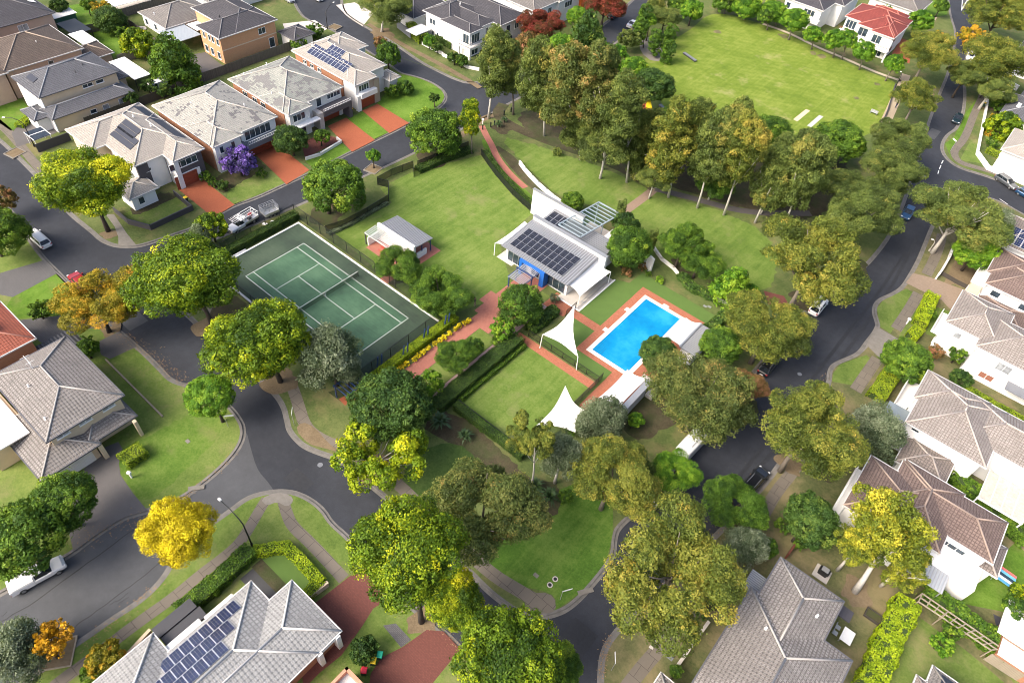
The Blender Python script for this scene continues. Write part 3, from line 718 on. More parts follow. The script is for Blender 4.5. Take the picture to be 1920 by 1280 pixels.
    def solar(s, side, p, na, nr, w=1.0, h=1.65, gap=.03, T_=T, m=None):
        """na panels along the eave (increasing x or y), nr rows up the slope; p is the lowest, first corner"""
        k = math.sqrt(1 + T_*T_); sd_ = {'-y': (0,1), '+y': (0,-1), '-x': (1,0), '+x': (-1,0)}[side]
        up = Vector((sd_[0]/k, sd_[1]/k, T_/k)); al = Vector((1,0,0)) if side[1] == 'y' else Vector((0,1,0)); nn = al.cross(up).normalized()
        if nn.z < 0: nn = -nn
        for r in range(nr):
            for a in range(na):
                q = Vector(p) + al*(a*(w+gap)) + up*(r*(h+gap)) + nn*.10; b = MB()
                c = [q, q+al*w, q+al*w+up*h, q+up*h]; lo = [x - nn*.05 for x in c]
                b.face(c if (c[1]-c[0]).cross(c[2]-c[0]).dot(nn) > 0 else c[::-1], [(0,0),(w,0),(w,h),(0,h)] if (c[1]-c[0]).cross(c[2]-c[0]).dot(nn) > 0 else [(0,h),(w,h),(w,0),(0,0)])
                for i in range(4): b.face([lo[i], lo[(i+1)%4], c[(i+1)%4], c[i]], [(.001,.001)]*4)
                s.part(b, 'solar_panel', m or M_SOLAR)
def mk_solar(name='solar_cells', base=(.012,.018,.05), frame=(.45,.47,.5)):
    m, t, b = nmat(name); uv = coord(t, 'UV')
    br = t.nodes.new('ShaderNodeTexBrick'); t.links.new(uv, br.inputs['Vector']); br.offset = 0
    br.inputs['Scale'].default_value = 1; br.inputs['Brick Width'].default_value = .33; br.inputs['Row Height'].default_value = .41; br.inputs['Mortar Size'].default_value = .012
    br.inputs['Color1'].default_value = base + (1,); br.inputs['Color2'].default_value = cmul(base, 1.5) + (1,); br.inputs['Mortar'].default_value = cmul(frame, .35) + (1,)
    sx = t.nodes.new('ShaderNodeSeparateXYZ'); t.links.new(uv, sx.inputs[0])
    e = mth(t, 'MAXIMUM', mth(t, 'LESS_THAN', sx.outputs[0], .035), mth(t, 'MAXIMUM', mth(t, 'LESS_THAN', sx.outputs[1], .035), mth(t, 'GREATER_THAN', sx.outputs[0], .965)))
    t.links.new(mixc(t, e, br.outputs['Color'], frame), b.inputs['Base Color'])
    b.inputs['Roughness'].default_value = .18; b.inputs['Specular IOR Level'].default_value = .5
    return m
M_SOLAR = mk_solar()
M_SOLHEAT = plain('black_rubber_heating', (.018,.022,.036), .5)
M_GARR = plain('red_brown_garage', (.26,.06,.03), .5)
M_DARKW = plain('dark_grey_wall', (.085,.078,.085), .8, var=.05)
M_BLUEG = plain('blue_grey_wall', (.13,.15,.18), .8, var=.05)
def yx(u, v, x): return onx(u, v, x)[0]
def xy(u, v, y): return ony(u, v, y)[0]

# ---- house with black pool-heating strips, by the street corner
h = House('two_storey_house', 'pale-tiled house with five black solar strips beside the corner with the black garden fence', -36, -6)
ra, rb, rc = (-45,-13,-36.6,.2), (-45,-10.6,-28,.2), (-40,-5.6,-25.1,.2)
h.walls([ra, rb], 5.6, M_CREAM); h.walls([rc], 5.6, M_DARKW)
h.roof([ra, rb, rc], 5.6, 'pale')
h.box('wall', M_WALLW, (-36.3,-10.25,0,-28.4,-10.12,5.45), (-28.42,-8.5,0,-28.28,-5.4,5.4), (-28.2,-5.35,0,-25.5,-5.13,5.35))
h.box('wall', M_DARKW, (-28.6,-10.3,0,-28.15,-8.4,5.4))
h.box('pillar', M_WALLW, (-26.1,-5.5,0,-25.2,-4.7,5.3))
h.win('+x', -25.5, yx(315,309,-25.5), yx(369,296,-25.5), 3.7, 4.9, 5, gm=M_GLASS)
gy = (yx(334,355,-25.5), yx(376,333,-25.5)); h.door('+x', -25.5, gy[0], gy[1]-.3, 2.4, M_GARR)
h.box('trim', M_WALLW, (-25.6, gy[1]-.25, 0, -25.38, gy[1]+.35, 2.5), (-25.6, gy[0], 2.42, -25.4, gy[1]-.26, 2.55))
h.win('+x', -28.25, yx(280,335,-28.25)-.4, yx(280,335,-28.25)+.5, .9, 2.4, 1); h.win('+x', -28.25, yx(278,318,-28.25)-.4, yx(278,318,-28.25)+.5, 3.6, 4.2, 1)
h.win('-y', -10.27, xy(190,285,-10.27)-.3, xy(190,285,-10.27)+.4, 3.9, 4.9, 1)
h.hip([(-29.3,-14.4,-24.6,-9.4)], 2.7, 'pale', M_WALLW, name='porch_roof'); h.win('+x', -25.02, -13, -12, .8, 2.1, 1)
h.box('awning', M_MGREY, (-34.8,-12.6,2.6,-30.6,-10.3,2.75))
for (u, v, L) in ((206,252,5.0), (212,246,5.0), (217,241,4.3), (222,236,4.3)):
    pass
p0 = h.slope('-y', rb, 5.6, 206, 253); h.solar('-y', p0, 1, 2, 6.2, 1.0, .07, m=M_SOLHEAT); p1 = h.slope('-y', rb, 5.6, 219, 239); h.solar('-y', p1, 1, 2, 4.9, 1.0, .07, m=M_SOLHEAT)
h.solar('+y', (-43, -.2, 5.72), 1, 1, 13.5, 1.6, 0, m=M_SOLHEAT); h.pipes([(-38,-4.2,7.7),(-34,-3.5,7.4)])
# ---- house with patches of replaced tiles, orange brick side
h = House('two_storey_house', 'house with dark replaced tiles in its pale roof, behind the purple tree', -34, 8)
ra, rb = (-42.6,1.4,-25.2,15.2), (-33,1.4,-24.3,7.4)
h.walls([ra], 5.6, M_BRICKO); h.walls([rb], 5.6, M_WALLW); h.roof([ra, rb], 5.6, 'pale_patched')
h.box('wall', M_WALLW, (-27,7.5,0,-25.5,14.8,5.45))
h.box('balcony', M_BLUEG, (-25.6,7.6,2.4,-24.0,15.0,3.3), (-25.6,14.2,0,-24.2,15.0,2.4)); h.rail((-24.05,7.9), (-24.05,14.9), 3.3, 3.9)
h.box('wall', M_BLUEG, (-26.4,6.9,0,-24.5,7.7,3.6))
h.win('+x', -25.48, 8.2, 13.6, 3.4, 5.1, 5); h.win('+x', -24.72, 2.6, 3.4, 3.6, 4.9); h.win('+x', -24.72, 4.9, 5.7, 3.6, 4.9); h.win('+x', -24.72, 2.6, 5.4, .8, 2.1, 2)
h.door('+x', -25.44, 8.4, 13.6, 2.3, M_GARR); h.pipes([(-36,5.4,7.1),(-30,12,7)])
# ---- weathered roof, charcoal garage
h = House('two_storey_house', 'house with blotchy weathered grey roof and charcoal portal round its garage', -34, 24)
ra, rb = (-42,16.7,-25.6,30.9), (-33,16.8,-24.1,22.2)
h.walls([ra], 5.6, M_BRICKO); h.walls([rb], 5.6, M_OFFW); h.roof([ra, rb], 5.6, 'pale_patched_b')
h.box('wall', M_OFFW, (-27,22.3,0,-25.9,30.5,5.45)); h.box('pillar', M_CONCL, (-25.9,23.3,0,-23.9,24.3,3.4))
h.box('garage_portal', M_DARKW, (-25.8,24.35,2.45,-23.7,31.1,3.5), (-25.8,30.4,0,-23.7,31.1,2.44)); h.rail((-23.8,24.4), (-23.8,31.0), 3.5, 4.0)
h.door('+x', -25.85, 24.6, 29.4, 2.3, M_GARR); h.box('wall', M_OFFW, (-25.95,29.5,0,-25.7,30.3,2.4))
h.win('+x', -25.88, 24.4, 25.6, 3.6, 5.3, 1); h.win('+x', -25.88, 27, 30.2, 4.2, 5.2, 4); h.win('+x', -24.5, 17.9, 20.6, 3.5, 4.9, 3); h.win('+x', -24.5, 19.2, 20.4, .5, 2.2, 1)
h.box('awning', M_WHITE, (-24.6,17.3,2.65,-23.3,23.2,2.85))
for k, a in enumerate((-38.5, -35.5, -33)): h.win('-y', 17.14, a, a+1.4, 3.6, 4.6, 2)
h.pipes([(-40,19,6.6),(-38,23,8.0),(-31,18.6,6.4)])
# ---- corner house with blue solar panels
h = House('two_storey_house', 'house with a long double row of blue solar panels beside the curved bright lawn', -34, 39)
ra, rb, rc = (-43.6,32.8,-24.4,38.6), (-43.6,32.9,-26.7,43.2), (-43.7,38,-35.4,46.1)
h.walls([rb, rc], 5.6, M_OFFW); h.walls([ra], 5.6, M_WALLW); h.roof([ra, rb, rc], 5.6, 'pale')
h.box('wall', M_BRICKO, (-43.0,33.1,0,-28.5,33.3,5.4)); h.box('wall', M_TAN, (-26,37.8,0,-24.6,39.2,5.0)); h.box('pillar', M_WALLW, (-25.0,33.0,0,-24.2,33.9,3.2))
h.box('balcony', M_WALLW, (-25.0,33.9,2.5,-23.9,38.0,3.5)); h.door('+x', -24.8, 34.2, 37.8, 2.35, M_GARR)
h.win('+x', -24.82, 34, 36.6, 3.6, 4.9, 4); h.box('wall', M_TAN, (-25.2,36.8,3.5,-24.78,38,5.4))
h.hip([(-29,42.4,-25,45.4)], 3.0, 'pale', M_OFFW, name='porch_roof')
p0 = h.slope('-y', ra, 5.6, 575, 99); h.solar('-y', p0, 11, 2, 1.0, 1.3)
p1 = h.slope('-y', rb, 5.6, 608, 99); h.solar('-y', p1, 4, 2, 1.0, 1.3)
for a in (-40.5, -38.3, -36): h.win('-y', 33.06, a, a+1.1, 4.1, 4.9, 2)
h.pipes([(-36,38,7.9),(-31,35.8,6.9)])
# ---- cream house with slate roof on two levels
h = House('two_storey_house', 'cream house with blue-grey roofs on two levels, beside the white flat carport', -60, -4)
ra, rb = (-67.6,-11.3,-57.5,3.6), (-62,-11.3,-57.4,-7)
h.hip([ra], 5.6, 'slate', M_CREAM, gut=M_GUTD); h.hip([(-59,-11.7,-54.2,3.7)], 2.9, 'slate', M_CREAM, gut=M_GUTD, name='lower_roof')
h.hip([(-66,1,-60,6)], 2.9, 'slate', M_CREAM, gut=M_GUTD, name='lower_roof')
h.box('wall', M_WALLW, (-67.2,-11.0,0,-57.9,-10.86,5.3), (-58,-11.45,0,-54.6,-11.28,2.7))
h.win('+x', -57.93, -3.5, -1.6, 4.4, 5.1, 2); h.win('+x', -57.93, -1, .5, 4.4, 5.1, 1); h.win('+x', -54.63, -2.6, -1.4, .9, 2.1, 1, gm=M_BLIND); h.win('+x', -54.63, -5, -3.8, 1.2, 2, 1); h.win('+x', -54.63, .5, 2.2, .4, 2.2, 2, gm=M_BLIND)
h.box('arch', M_WALLW, (-57.5,-13.4,0,-56.9,-11.5,2.6)); h.hip([(-61,-14,-56,-11)], 2.8, 'slate', M_WALLW, gut=M_GUTD, name='porch_roof')
h.solar('-y', (-64.5, -9.9, 6.18), 1, 1, 2.6, 1.1, 0, m=M_SOLHEAT); h.pipes([(-60,-3,6.7),(-61,-1,7.1)], M_BLACK)
# ---- brown roof behind
h = House('two_storey_house', 'pink-walled house with a big plain dark brown roof, near the top left corner', -76, -5)
h.hip([(-83.5,-11.6,-70,3.4), (-90,-30,-72,-10), (-86,-19,-69.6,-11)], 5.6, 'brown', M_PINK); h.hip([(-77,1.5,-70.4,8.9)], 2.9, 'brown', M_PINK, name='lower_roof')
h.win('+x', -70.42, -3.6, -2.6, 4, 5, 1); h.pipes([(-74,-3,7.2),(-77,-8,8.6)])
# ---- dark roof at the corner of the picture
h = House('two_storey_house', 'tan-walled house with a dark charcoal roof cut by the top left corner', -94, -4)
h.hip([(-104,-34,-87.6,6.7)], 5.8, 'dark', M_PINK, gut=M_GUTD); h.win('+x', -88.02, -1, 1, 3.6, 5, 2, gm=M_BLIND); h.solar('+y', (-99, 5.9, 6.2), 1, 1, 6, 1.4, 0, m=M_WHITE)
h.box('pergola', M_BLACK, (-90,7,2.5,-83,11,2.62), (-83.2,10.8,0,-83.0,11,2.5), (-83.2,7,0,-83,7.2,2.5))
# ---- single storey with iron verandah
h = House('single_storey_house', 'low house with a dark roof and pale metal verandah next to the orange brick house', -79, 26)
h.hip([(-84,22.2,-73.3,35)], 2.9, 'oldgrey', M_WALLW)
h.box('verandah', corrmat('pale_blue_metal', (.36,.40,.43), 'X', .4, .12), (-73.6,20.5,2.55,-66.8,26.5,2.65)); h.box('post', M_BLACK, (-67.0,20.7,0,-66.85,20.85,2.5), (-67.0,26.2,0,-66.85,26.35,2.5)); h.box('lean_to', M_WHITE, (-72.5,26.7,2.75,-68.5,29.4,2.85))
h.win('-y', 22.62, -82.5, -81.5, .7, 2, 1); h.win('-y', 22.62, -79, -78, .7, 2, 1)
h.pipes([(-79.5,23.6,3.6)], M_WHITE)
# ---- orange brick house
h = House('two_storey_house', 'orange brick house with a dark roof behind the grey paling fence', -64, 33)
h.hip([(-65,24.8,-56.8,39.3), (-73,29,-57,39.2)], 5.7, 'dark', M_BRICKT, gut=M_GUT)
for a in (-63.5,-61.6): h.win('-y', 25.22, a, a+.8, 3.7, 5.0)
for a in (-60.4,-58.7): h.win('-y', 25.22, a, a+.9, 3.7, 5.0)
for a in (-63.8,-61.8,-59.4): h.win('-y', 25.22, a, a+1.1, .6, 2.1)
h.win('+x', -57.2, 34.4, 36.2, 3.6, 4.9, 2); h.box('band', M_CREAM, (-57.22,25.3,2.75,-57.14,38.8,2.95)); h.win('+x', -57.2, 36.6, 38, .1, 2.2)
h.hip([(-57.2,39.2,-51.5,44.8)], 3.0, 'dark', M_OFFW, gut=M_GUTD, name='lower_roof')
h.pipes([(-62,29,7.4)], M_BLACK)
# ---- two more roofs cut by the top edge
h = House('single_storey_house', 'grey-roofed house cut by the top edge above the orange brick house', -88, 44)
h.hip([(-96,36,-78,52)], 3.2, 'grey', M_OFFW)
h = House('single_storey_house', 'low white house with a dark roof at the top edge, behind a gum tree', -50, 73)
h.hip([(-56,66.8,-43,79.6)], 2.9, 'dark', M_WALLW); h.win('+x', -43.42, 71, 71.7, 1.2, 2); h.win('+x', -43.42, 73, 73.7, 1.2, 2); h.win('+x', -43.42, 76, 78.6, .4, 2.1, 3)
# ---- white corner house with dark roofs
h = House('two_storey_house', 'white house with stepped charcoal roofs and a corner balcony facing the street bend', -31, 75)
ra, rb, rc, rd = (-40,67,-31.4,78), (-34,66.5,-24.9,71), (-40,70.4,-25.6,76), (-40,75,-23.2,84)
h.hip([ra, rb, rc, rd], 5.8, 'dark', M_WALLW)
h.box('balcony', M_OFFW, (-27.9,65.9,2.5,-24.3,71.4,2.7), (-27.9,65.9,0,-27.5,66.3,2.5), (-24.7,65.9,0,-24.3,66.3,2.5), (-24.7,71,0,-24.3,71.4,2.5), (-28,66,2.1,-24.4,66.2,2.5), (-24.6,66,2.1,-24.4,71.2,2.5))
h.rail((-27.9,65.95), (-24.35,65.95), 2.7, 3.7, M_BLACK); h.rail((-24.35,65.95), (-24.35,71.3), 2.7, 3.7, M_BLACK)
h.win('-y', 66.92, -27.3, -25.5, 2.9, 5.0, 2); h.win('+x', -25.33, 67.5, 70.2, 2.9, 5.0, 3); h.win('+x', -25.33, 67.6, 69.8, .3, 2.1, 2); h.win('-y', 67.42, -34.2, -33.4, 3.4, 4.6)
for a in (-37.5,-36,-34.2,-32.7): h.win('-y', 67.42, a, a+.6, .8, 2.0)
h.win('-y', 67.42, -38.2, -36.4, 3.3, 4.6, 2); h.win('+x', -26.02, 73, 74, 3.2, 4.8); h.win('+x', -23.63, 77.5, 79, 3.2, 4.8); h.win('+x', -23.63, 80.6, 82, 3.2, 4.8, 2); h.win('+x', -23.63, 78, 80, .6, 2.1, 2)
h.box('awning', M_WALLW, (-40.5,61.8,2.4,-37,66.8,2.6))
h.pipes([(-34,73,7.6)])
h = House('two_storey_house', 'white house with a weathered dark roof behind the red-leaved tree', -29, 95)
h.hip([(-38,87,-23,98), (-36,96,-22.4,106)], 5.8, 'oldgrey', M_WALLW); h.win('+x', -23.43, 90, 91, 3.4, 4.8); h.win('+x', -23.43, 93, 94.4, 3.4, 4.8, 2); h.win('+x', -22.83, 99, 102, 3.4, 4.8, 3)
h.box('wall', plain('orange_render', (.75,.16,.02), .7), (-22.9,105.3,0,-22.2,107,6)); h.win('+x', -23.43, 90, 92, .6, 2, 2)
# ---- houses beside the oval
h = House('two_storey_house', 'white house with a dark slate roof behind the oval, left of the red roof', 21, 151)
h.hip([(14,146.2,25.0,156), (16,154,27.5,168)], 5.8, 'dark', M_WALLW); h.win('-y', 146.62, 15, 16.2, 3.4, 4.9); h.win('-y', 146.62, 20, 23, 3.4, 4.9, 3, M_OFFW); h.win('-y', 146.62, 19.6, 21, .3, 2.2, 2); h.box('balcony', M_WALLW, (14.4,145.2,2.4,25,146.5,3.2))
h = House('two_storey_house', 'white house with a bright red tiled roof beside the oval', 38, 152)
h.hip([(30,148.6,43.6,160.4), (34.2,146.6,43.7,157), (38,145.4,43.9,155.7), (33,157,42,163)], 5.6, 'red', M_WALLW)
h.win('-y', 145.82, 38.9, 41.2, 3.0, 4.9, 2); h.win('-y', 147.02, 34.8, 37.2, 3, 5, 2); h.win('-y', 149.02, 30.8, 33.4, 3, 5, 3); h.win('-y', 145.82, 39, 42.6, .3, 2.2, 4)
h.box('balcony', M_WALLW, (37.6,143.8,2.3,44.2,145.5,2.5), (30,147.2,2.3,37.6,148.8,2.5), (43.8,143.8,0,44.2,144.2,5.4), (37.6,143.8,0,38,144.2,2.3))
h.rail((37.7,143.9), (44,143.9), 2.5, 3.4, plain('red_rail', (.30,.05,.04), .5)); h.rail((30,147.3), (37.5,147.3), 2.5, 3.4, plain('red_rail', (.30,.05,.04), .5))
h.win('+x', 43.47, 147.5, 150, 3.2, 4.9, 2, gm=M_GLASS); h.win('+x', 43.47, 146.6, 150.6, .4, 2.3, 3); h.pipes([(38,152,7.4),(40,149,6.7)], plain('red_pipe', (.35,.08,.06), .6))
h = House('single_storey_house', 'white house cut by the top edge above the red-roofed house', 38, 180)
h.hip([(28,174,42,186)], 3.4, 'oldgrey', M_WALLW)
# ---- houses along the right-hand street
h = House('two_storey_house', 'white house with pale mauve roofs and a frosted patio roof, below the long trimmed hedge', 92, 33)
ra, rb, rc = (85.6,32.7,94,39.2), (86.2,27.8,96.2,39.0), (92,31.2,116,39.1)
h.hip([rb, ra, rc], 5.6, 'mauve', M_WALLW); h.hip([(87.6,23.4,93.6,28.9)], 3.1, 'taupe', M_WALLW, name='lower_roof')
h.box('balcony', M_OFFW, (84.2,33,2.6,85.9,39,2.75), (84.2,33,2.75,84.32,39,3.5)); h.rail((84.2,39), (84.2,33), 3.5, 3.9)
h.win('-x', 86.0, 33.6, 38.6, 3.0, 5.0, 6, gm=M_GLASS); h.win('-y', 28.22, 87.2, 88.2, 4.6, 5.2); h.box('awning', plain('glass_awning', (.20,.24,.26), .2), (83.6,30.3,3.1,86.4,32.6,3.2))
h.box('patio_roof', plain('frosted_panels', (.50,.48,.40), .4, var=.3), (97.4,25.6,2.8,102.6,30.8,2.9)); h.box('patio_frame', M_WHITE, *[(97.4+1.3*k,25.5,2.9,97.5+1.3*k,30.9,2.97) for k in range(5)], (97.3,25.4,2.7,102.7,25.55,2.95), (97.35,25.4,0,97.5,25.55,2.7), (102.5,25.4,0,102.65,25.55,2.7)); h.win('-y', 31.62, 98, 101, .2, 2.3, 3)
h.pipes([(98,36,8.2)])
h = House('two_storey_house', 'white house with pale mauve roofs beside the bright clipped hedge', 92, 55)
ra, rb, rc = (84.4,51,92,60.4), (89.3,49,108,58), (86,56,98,62)
h.hip([ra, rb], 5.6, 'mauve', M_WALLW); h.win('-y', 51.42, 86.4, 87.4, 3.5, 4.6, gm=M_BLIND); h.win('-y', 49.42, 93, 95, 3.4, 4.8, 2, gm=M_BLIND); h.win('-y', 49.42, 92.0, 94, .9, 2.0, 2, gm=plain('brown_blind', (.28,.12,.08), .6))
h.box('balcony', M_WALLW, (83.6,51.3,2.6,84.9,57,2.75), (83.6,51.3,2.75,83.7,57,3.4)); h.win('-x', 84.83, 52, 56, 3, 5, 4); h.win('-x', 84.83, 52, 53.6, .4, 2.3, 1); h.box('awning', M_MGREY, (95.5,47.4,2.5,99.5,49.4,2.62))
h = House('two_storey_house', 'white house with a brownish-pink roof behind the brown gravel driveway', 93, 70)
ra, rb = (86.0,68,97,76.4), (86.6,64.8,112,73.6)
h.hip([ra, rb], 5.6, 'rust', M_WALLW); h.hip([(87,60.4,94.5,66.2)], 3.0, 'rust', M_WALLW, name='lower_roof')
h.win('-y', 65.22, 88, 89.4, 3.8, 4.9, 1); h.win('-y', 65.22, 92.3, 93.6, 3.8, 4.9, 1); h.box('balcony', M_WALLW, (85,68.2,2.6,86.4,76,2.75)); h.rail((85.05,68.3), (85.05,76), 2.75, 3.7); h.win('-x', 86.42, 70, 75.6, 2.9, 5, 5); h.box('wall', M_CREAM, (85.2,65.2,0,86.9,70,2.6)); h.win('-x', 85.2, 66.6, 68.4, .5, 1.9)
h = House('two_storey_house', 'house with white-framed solar panels on its roof at the right edge, by the side street', 93, 82)
ra = (84.6,78,104,88.4); h.hip([ra, (88,84,104,93)], 5.6, 'taupe', M_WALLW)
p0 = h.slope('-y', ra, 5.6, 1886, 453); h.solar('-y', p0, 5, 2, 1.05, 1.7, .08)
h = House('two_storey_house', 'white house with a reddish-brown roof partly hidden by the leaning yellow gum', 92, 17)
ra, rb, rc = (84.7,10.4,93,19.5), (88.2,12,95.3,22), (88,14.9,100.3,21.6)
h.hip([ra, rb, rc], 5.6, 'rust', M_WALLW); h.hip([(95.4,15.8,102.0,20.5)], 3.0, 'taupe', M_WALLW, name='lower_roof')
h.rail((84.3,10.8), (84.3,19.2), 2.7, 3.7); h.box('balcony', M_WALLW, (84.2,10.8,2.55,85.3,19.2,2.7)); h.win('-x', 85.12, 12, 18.6, 3, 5, 6); h.win('-y', 15.32, 95.2, 98, 3.6, 4.4, 3); h.box('wall', M_WALLW, (94,12.4,0,100.5,15.6,2.9))
h.box('patio_roof', corrmat('clear_sheeting', (.42,.44,.46), 'X', .35, .2), (93.2,9.6,2.75,97.8,13.2,2.83)); h.box('post', M_STEEL, (93.3,9.7,0,93.4,9.8,2.7), (97.6,9.7,0,97.7,9.8,2.7))
h = House('two_storey_house', 'big grey-roofed house with wide hips in the lower right, beside the narrow bright hedge', 87, -12)
ra, rb = (82,-14,89.15,-.7), (81.1,-34,92.1,-5.95)
h.hip([ra, rb], 5.6, 'grey', M_OFFW, gut=M_GUTD); h.hip([(81.3,-19,76.5,-30)] if 0 else [(78.4,-30,83,-18.6)], 3.2, 'grey', M_OFFW, name='lower_roof')
h.box('awning', corrmat('ribbed_grey_metal', (.22,.23,.24), 'Y', .25, .3), (80.3,-6.0,4.6,82.1,-3.4,4.7)); h.box('awning', M_DGREY, (84,-.7,2.8,91,.7,2.95)); h.pipes([(84,-9.6,6.9),(87.4,-5,7.0)]); h.win('-x', 81.5, -13, -10, 3.4, 4.8, 3)
h = House('single_storey_house', 'roof corner with a black solar strip at the bottom right edge of the photo', 104, -4)
h.hip([(98.4,-16,110,-1.2)], 3.0, 'taupe', M_OFFW); h.hip([(99.4,-8,108,.9)], 3.0, 'oldgrey', M_OFFW, name='lower_roof'); h.solar('+y', (100.3, .5, 3.12), 7, 1, 1.0, 1.9, .02, m=M_SOLHEAT)
h = House('garden_shed', 'white flat-roofed shed with a brick base at the right edge beside the bins', 106, 11, 'shed')
h.box('wall', M_BRICKO, (104.6,7.6,0,110,12.4,2.2)); h.box('roof', M_WALLW, (103.8,9.6,2.6,111,14.4,2.75), (104.6,7.4,2.2,110,9.6,2.3))
h = House('single_storey_house', 'grey slate roof with white skylights at the right edge, right of the long white wall', 78, 145)
h.hip([(73.5,133.6,88,146), (75,143,90,158)], 3.0, 'slate', M_WALLW, gut=M_GUTD); h.box('skylight', M_WHITE, (75.5,136.5,4.05,77.6,139,4.15), (77.8,136.2,4.6,79,138,4.7)); h.pipes([(78,142,5)])
h = House('two_storey_house', 'plain white house wall and pale roof cut by the right edge near the side street', 84, 120)
h.hip([(77.8,113,96,124.5)], 4.6, 'pale', M_WALLW); h.win('-x', 78.22, 117, 118.4, 1.6, 3.2)
h = House('single_storey_house', 'white house corner half hidden by gum trees high at the right edge', 70, 172)
h.hip([(68,164,86,180)], 3.2, 'oldgrey', M_WALLW)
# ---- left-hand houses
h = House('two_storey_house', 'big grey-tiled cream house with dark ribbed lower roofs beside the wide corner lawn', 6, -43)
ra = (-.6,-45.0,12.9,-35.9); h.hip([ra], 5.6, 'grey', M_CREAM, gut=M_GUTD)
h.roof([(3,-47.7,14.9,-40.9), (10.4,-42,14.2,-36.0)], 2.85, 'grey', name='lower_roof', gut=M_GUTD)
h.box('wall', M_CREAM, (4,-47.2,0,14.2,-41.4,2.75), (-7,-50,0,8,-45.2,3.7)); h.box('pillar', M_CREAM, (14.5,-36.8,0,15,-36.4,2.8), (14.5,-41.3,0,15,-40.8,2.8)); h.door('+x', 14.22, -46.4, -42.0, 2.4, M_OFFW)
for a in (-44.0,-41.4,-38.6): h.win('+x', 12.46, a, a+1.5, 4.5, 5.2, 2, gm=M_BLIND)
h.box('flat_roof', corrmat('white_ribbed_metal', (.62,.60,.58), 'X', .45, .2), (-8,-50.5,3.8,8.8,-45.5,3.95)); h.pipes([(5.0,-42.7,6.6),(10.4,-43.6,6.2)])
h.part(MB().bar((3.4,-41.2,7.0), (3.4,-41.2,9.0), .06).bar((2.5,-41.2,8.8), (4.4,-41.2,8.8), .04).bar((2.8,-41.7,8.8), (2.8,-40.7,8.8), .03).bar((4.0,-41.7,8.8), (4.0,-40.7,8.8), .03), 'antenna', M_WHITE)
h = House('carport', 'long narrow black ribbed carport roof between the red roof and the big grey roof', -3, -42, 'carport')
h.box('roof', corrmat('black_ribbed_metal', (.035,.035,.04), 'Y', .45, .5), (-4.6,-60,2.8,-1.4,-34.2,2.92)); h.box('post', M_BLACK, *[(x,y,0,x+.1,y+.1,2.79) for x in (-4.5,-1.6) for y in (-34.5,-40,-46,-52)])
h = House('two_storey_house', 'house with an orange-red tiled roof at the left edge above the black carport', -9, -45)
h.hip([(-12.6,-60,-3.1,-38.5), (-18,-62,-8,-43)], 5.4, 'orangered', M_BRICKO); h.box('skylight', M_WHITE, (-8.4,-43.4,6.35,-6.2,-41,6.95))
h = House('two_storey_house', 'pale silver-tiled house with three rows of solar panels at the bottom edge', 46, -46)
ra, rb, rc = (44.4,-60,52,-36.6), (41.4,-66,52.0,-39.4), (38.8,-66,50,-48.7)
h.hip([ra, rb, rc], 3.1, 'silver', M_BRICKO)
h.box('pillar', M_WALLW, (51.6,-37.4,0,52.3,-36.9,3.0), (51.6,-39.6,0,52.3,-39.1,3.0), (51.5,-39.2,2.4,52.1,-37.3,3.0))
for (u, v, n, dy) in ((0,0,0,0),): pass
k_ = math.sqrt(1+T*T)
for r, (s_, y0, n) in enumerate(((.5,-49.9,8), (2.15,-51.5,8), (3.8,-53.1,8))):
    h.solar('-x', (41.4+s_/k_, y0, 3.1 + s_/k_*T), n, 1, 1.0, 1.6)
h.box('awning', M_WHITE, (40.9,-44.6,2.75,41.6,-41.4,2.9), (40.6,-49.0,2.7,41.3,-45,2.82)); h.box('aircon', M_OFFW, (52.6,-44.5,.2,53.4,-43.4,1.1)); h.pipes([(49.5,-46,4.2)])
h = House('black_carport', 'two dark ribbed garden sheds roofs beside the footpath hedge, left of the solar roof', 39, -46, 'shed')
h.box('roof', plain('dark_metal', (.045,.045,.05), .5), (37.9,-48.6,2.2,39.2,-44.4,2.3), (39.25,-48.4,2.05,40.6,-44.2,2.15)); h.box('wall', M_BLACK, (38.0,-48.5,0,40.5,-44.4,2.04))
h = House('brick_chimney_house', 'small salmon brick building with a white inner roof at the bottom edge by the bins', 57, -40, 'house')
h.box('wall', plain('salmon_brick', (.50,.24,.15), .85), (55.0,-41.4,0,55.3,-38.4,3.2), (55.0,-38.7,0,59.4,-38.4,3.2), (59.1,-44,0,59.4,-38.7,3.2), (55.0,-44,0,55.3,-41.4,3.2)); h.box('roof', plain('white_tiles', (.45,.45,.45), .7), (55.3,-44,2.4,59.1,-38.7,2.5)); h.box('wall', M_WALLW, (55.3,-44,2.5,57,-40.2,3.0))
# carports and sheds as things of their own
def shed(name, label, cat, roofbox, m, posts=True, wall=None):
    x0,y0,z,x1,y1 = roofbox; o = thing(name, label, cat, ((x0+x1)/2,(y0+y1)/2,0)); cx, cy = (x0+x1)/2, (y0+y1)/2
    MB().box(x0-cx,y0-cy,z,x1-cx,y1-cy,z+.1).build('roof', m, o)
    if posts:
        for x in (x0+.1, x1-.2):
            for y in (y0+.1, y1-.2): MB().box(x-cx,y-cy,0,x+.1-cx,y+.1-cy,z-.005).build('post', M_BLACK, o)
    if wall: MB().box(x0+.3-cx,y0+.3-cy,0,x1-.3-cx,y1-.3-cy,z-.01).build('wall', wall, o)
    return o
shed('carport', 'white flat carport roof beside the tall dark conifer in the upper left', 'carport', (-67.8,6.2,2.6,-58.3,9.6), M_WALLW)
shed('carport', 'white patio roof behind the dark brown roof at the upper left', 'carport', (-83.5,6.2,2.7,-77,9.3), M_WHITE)
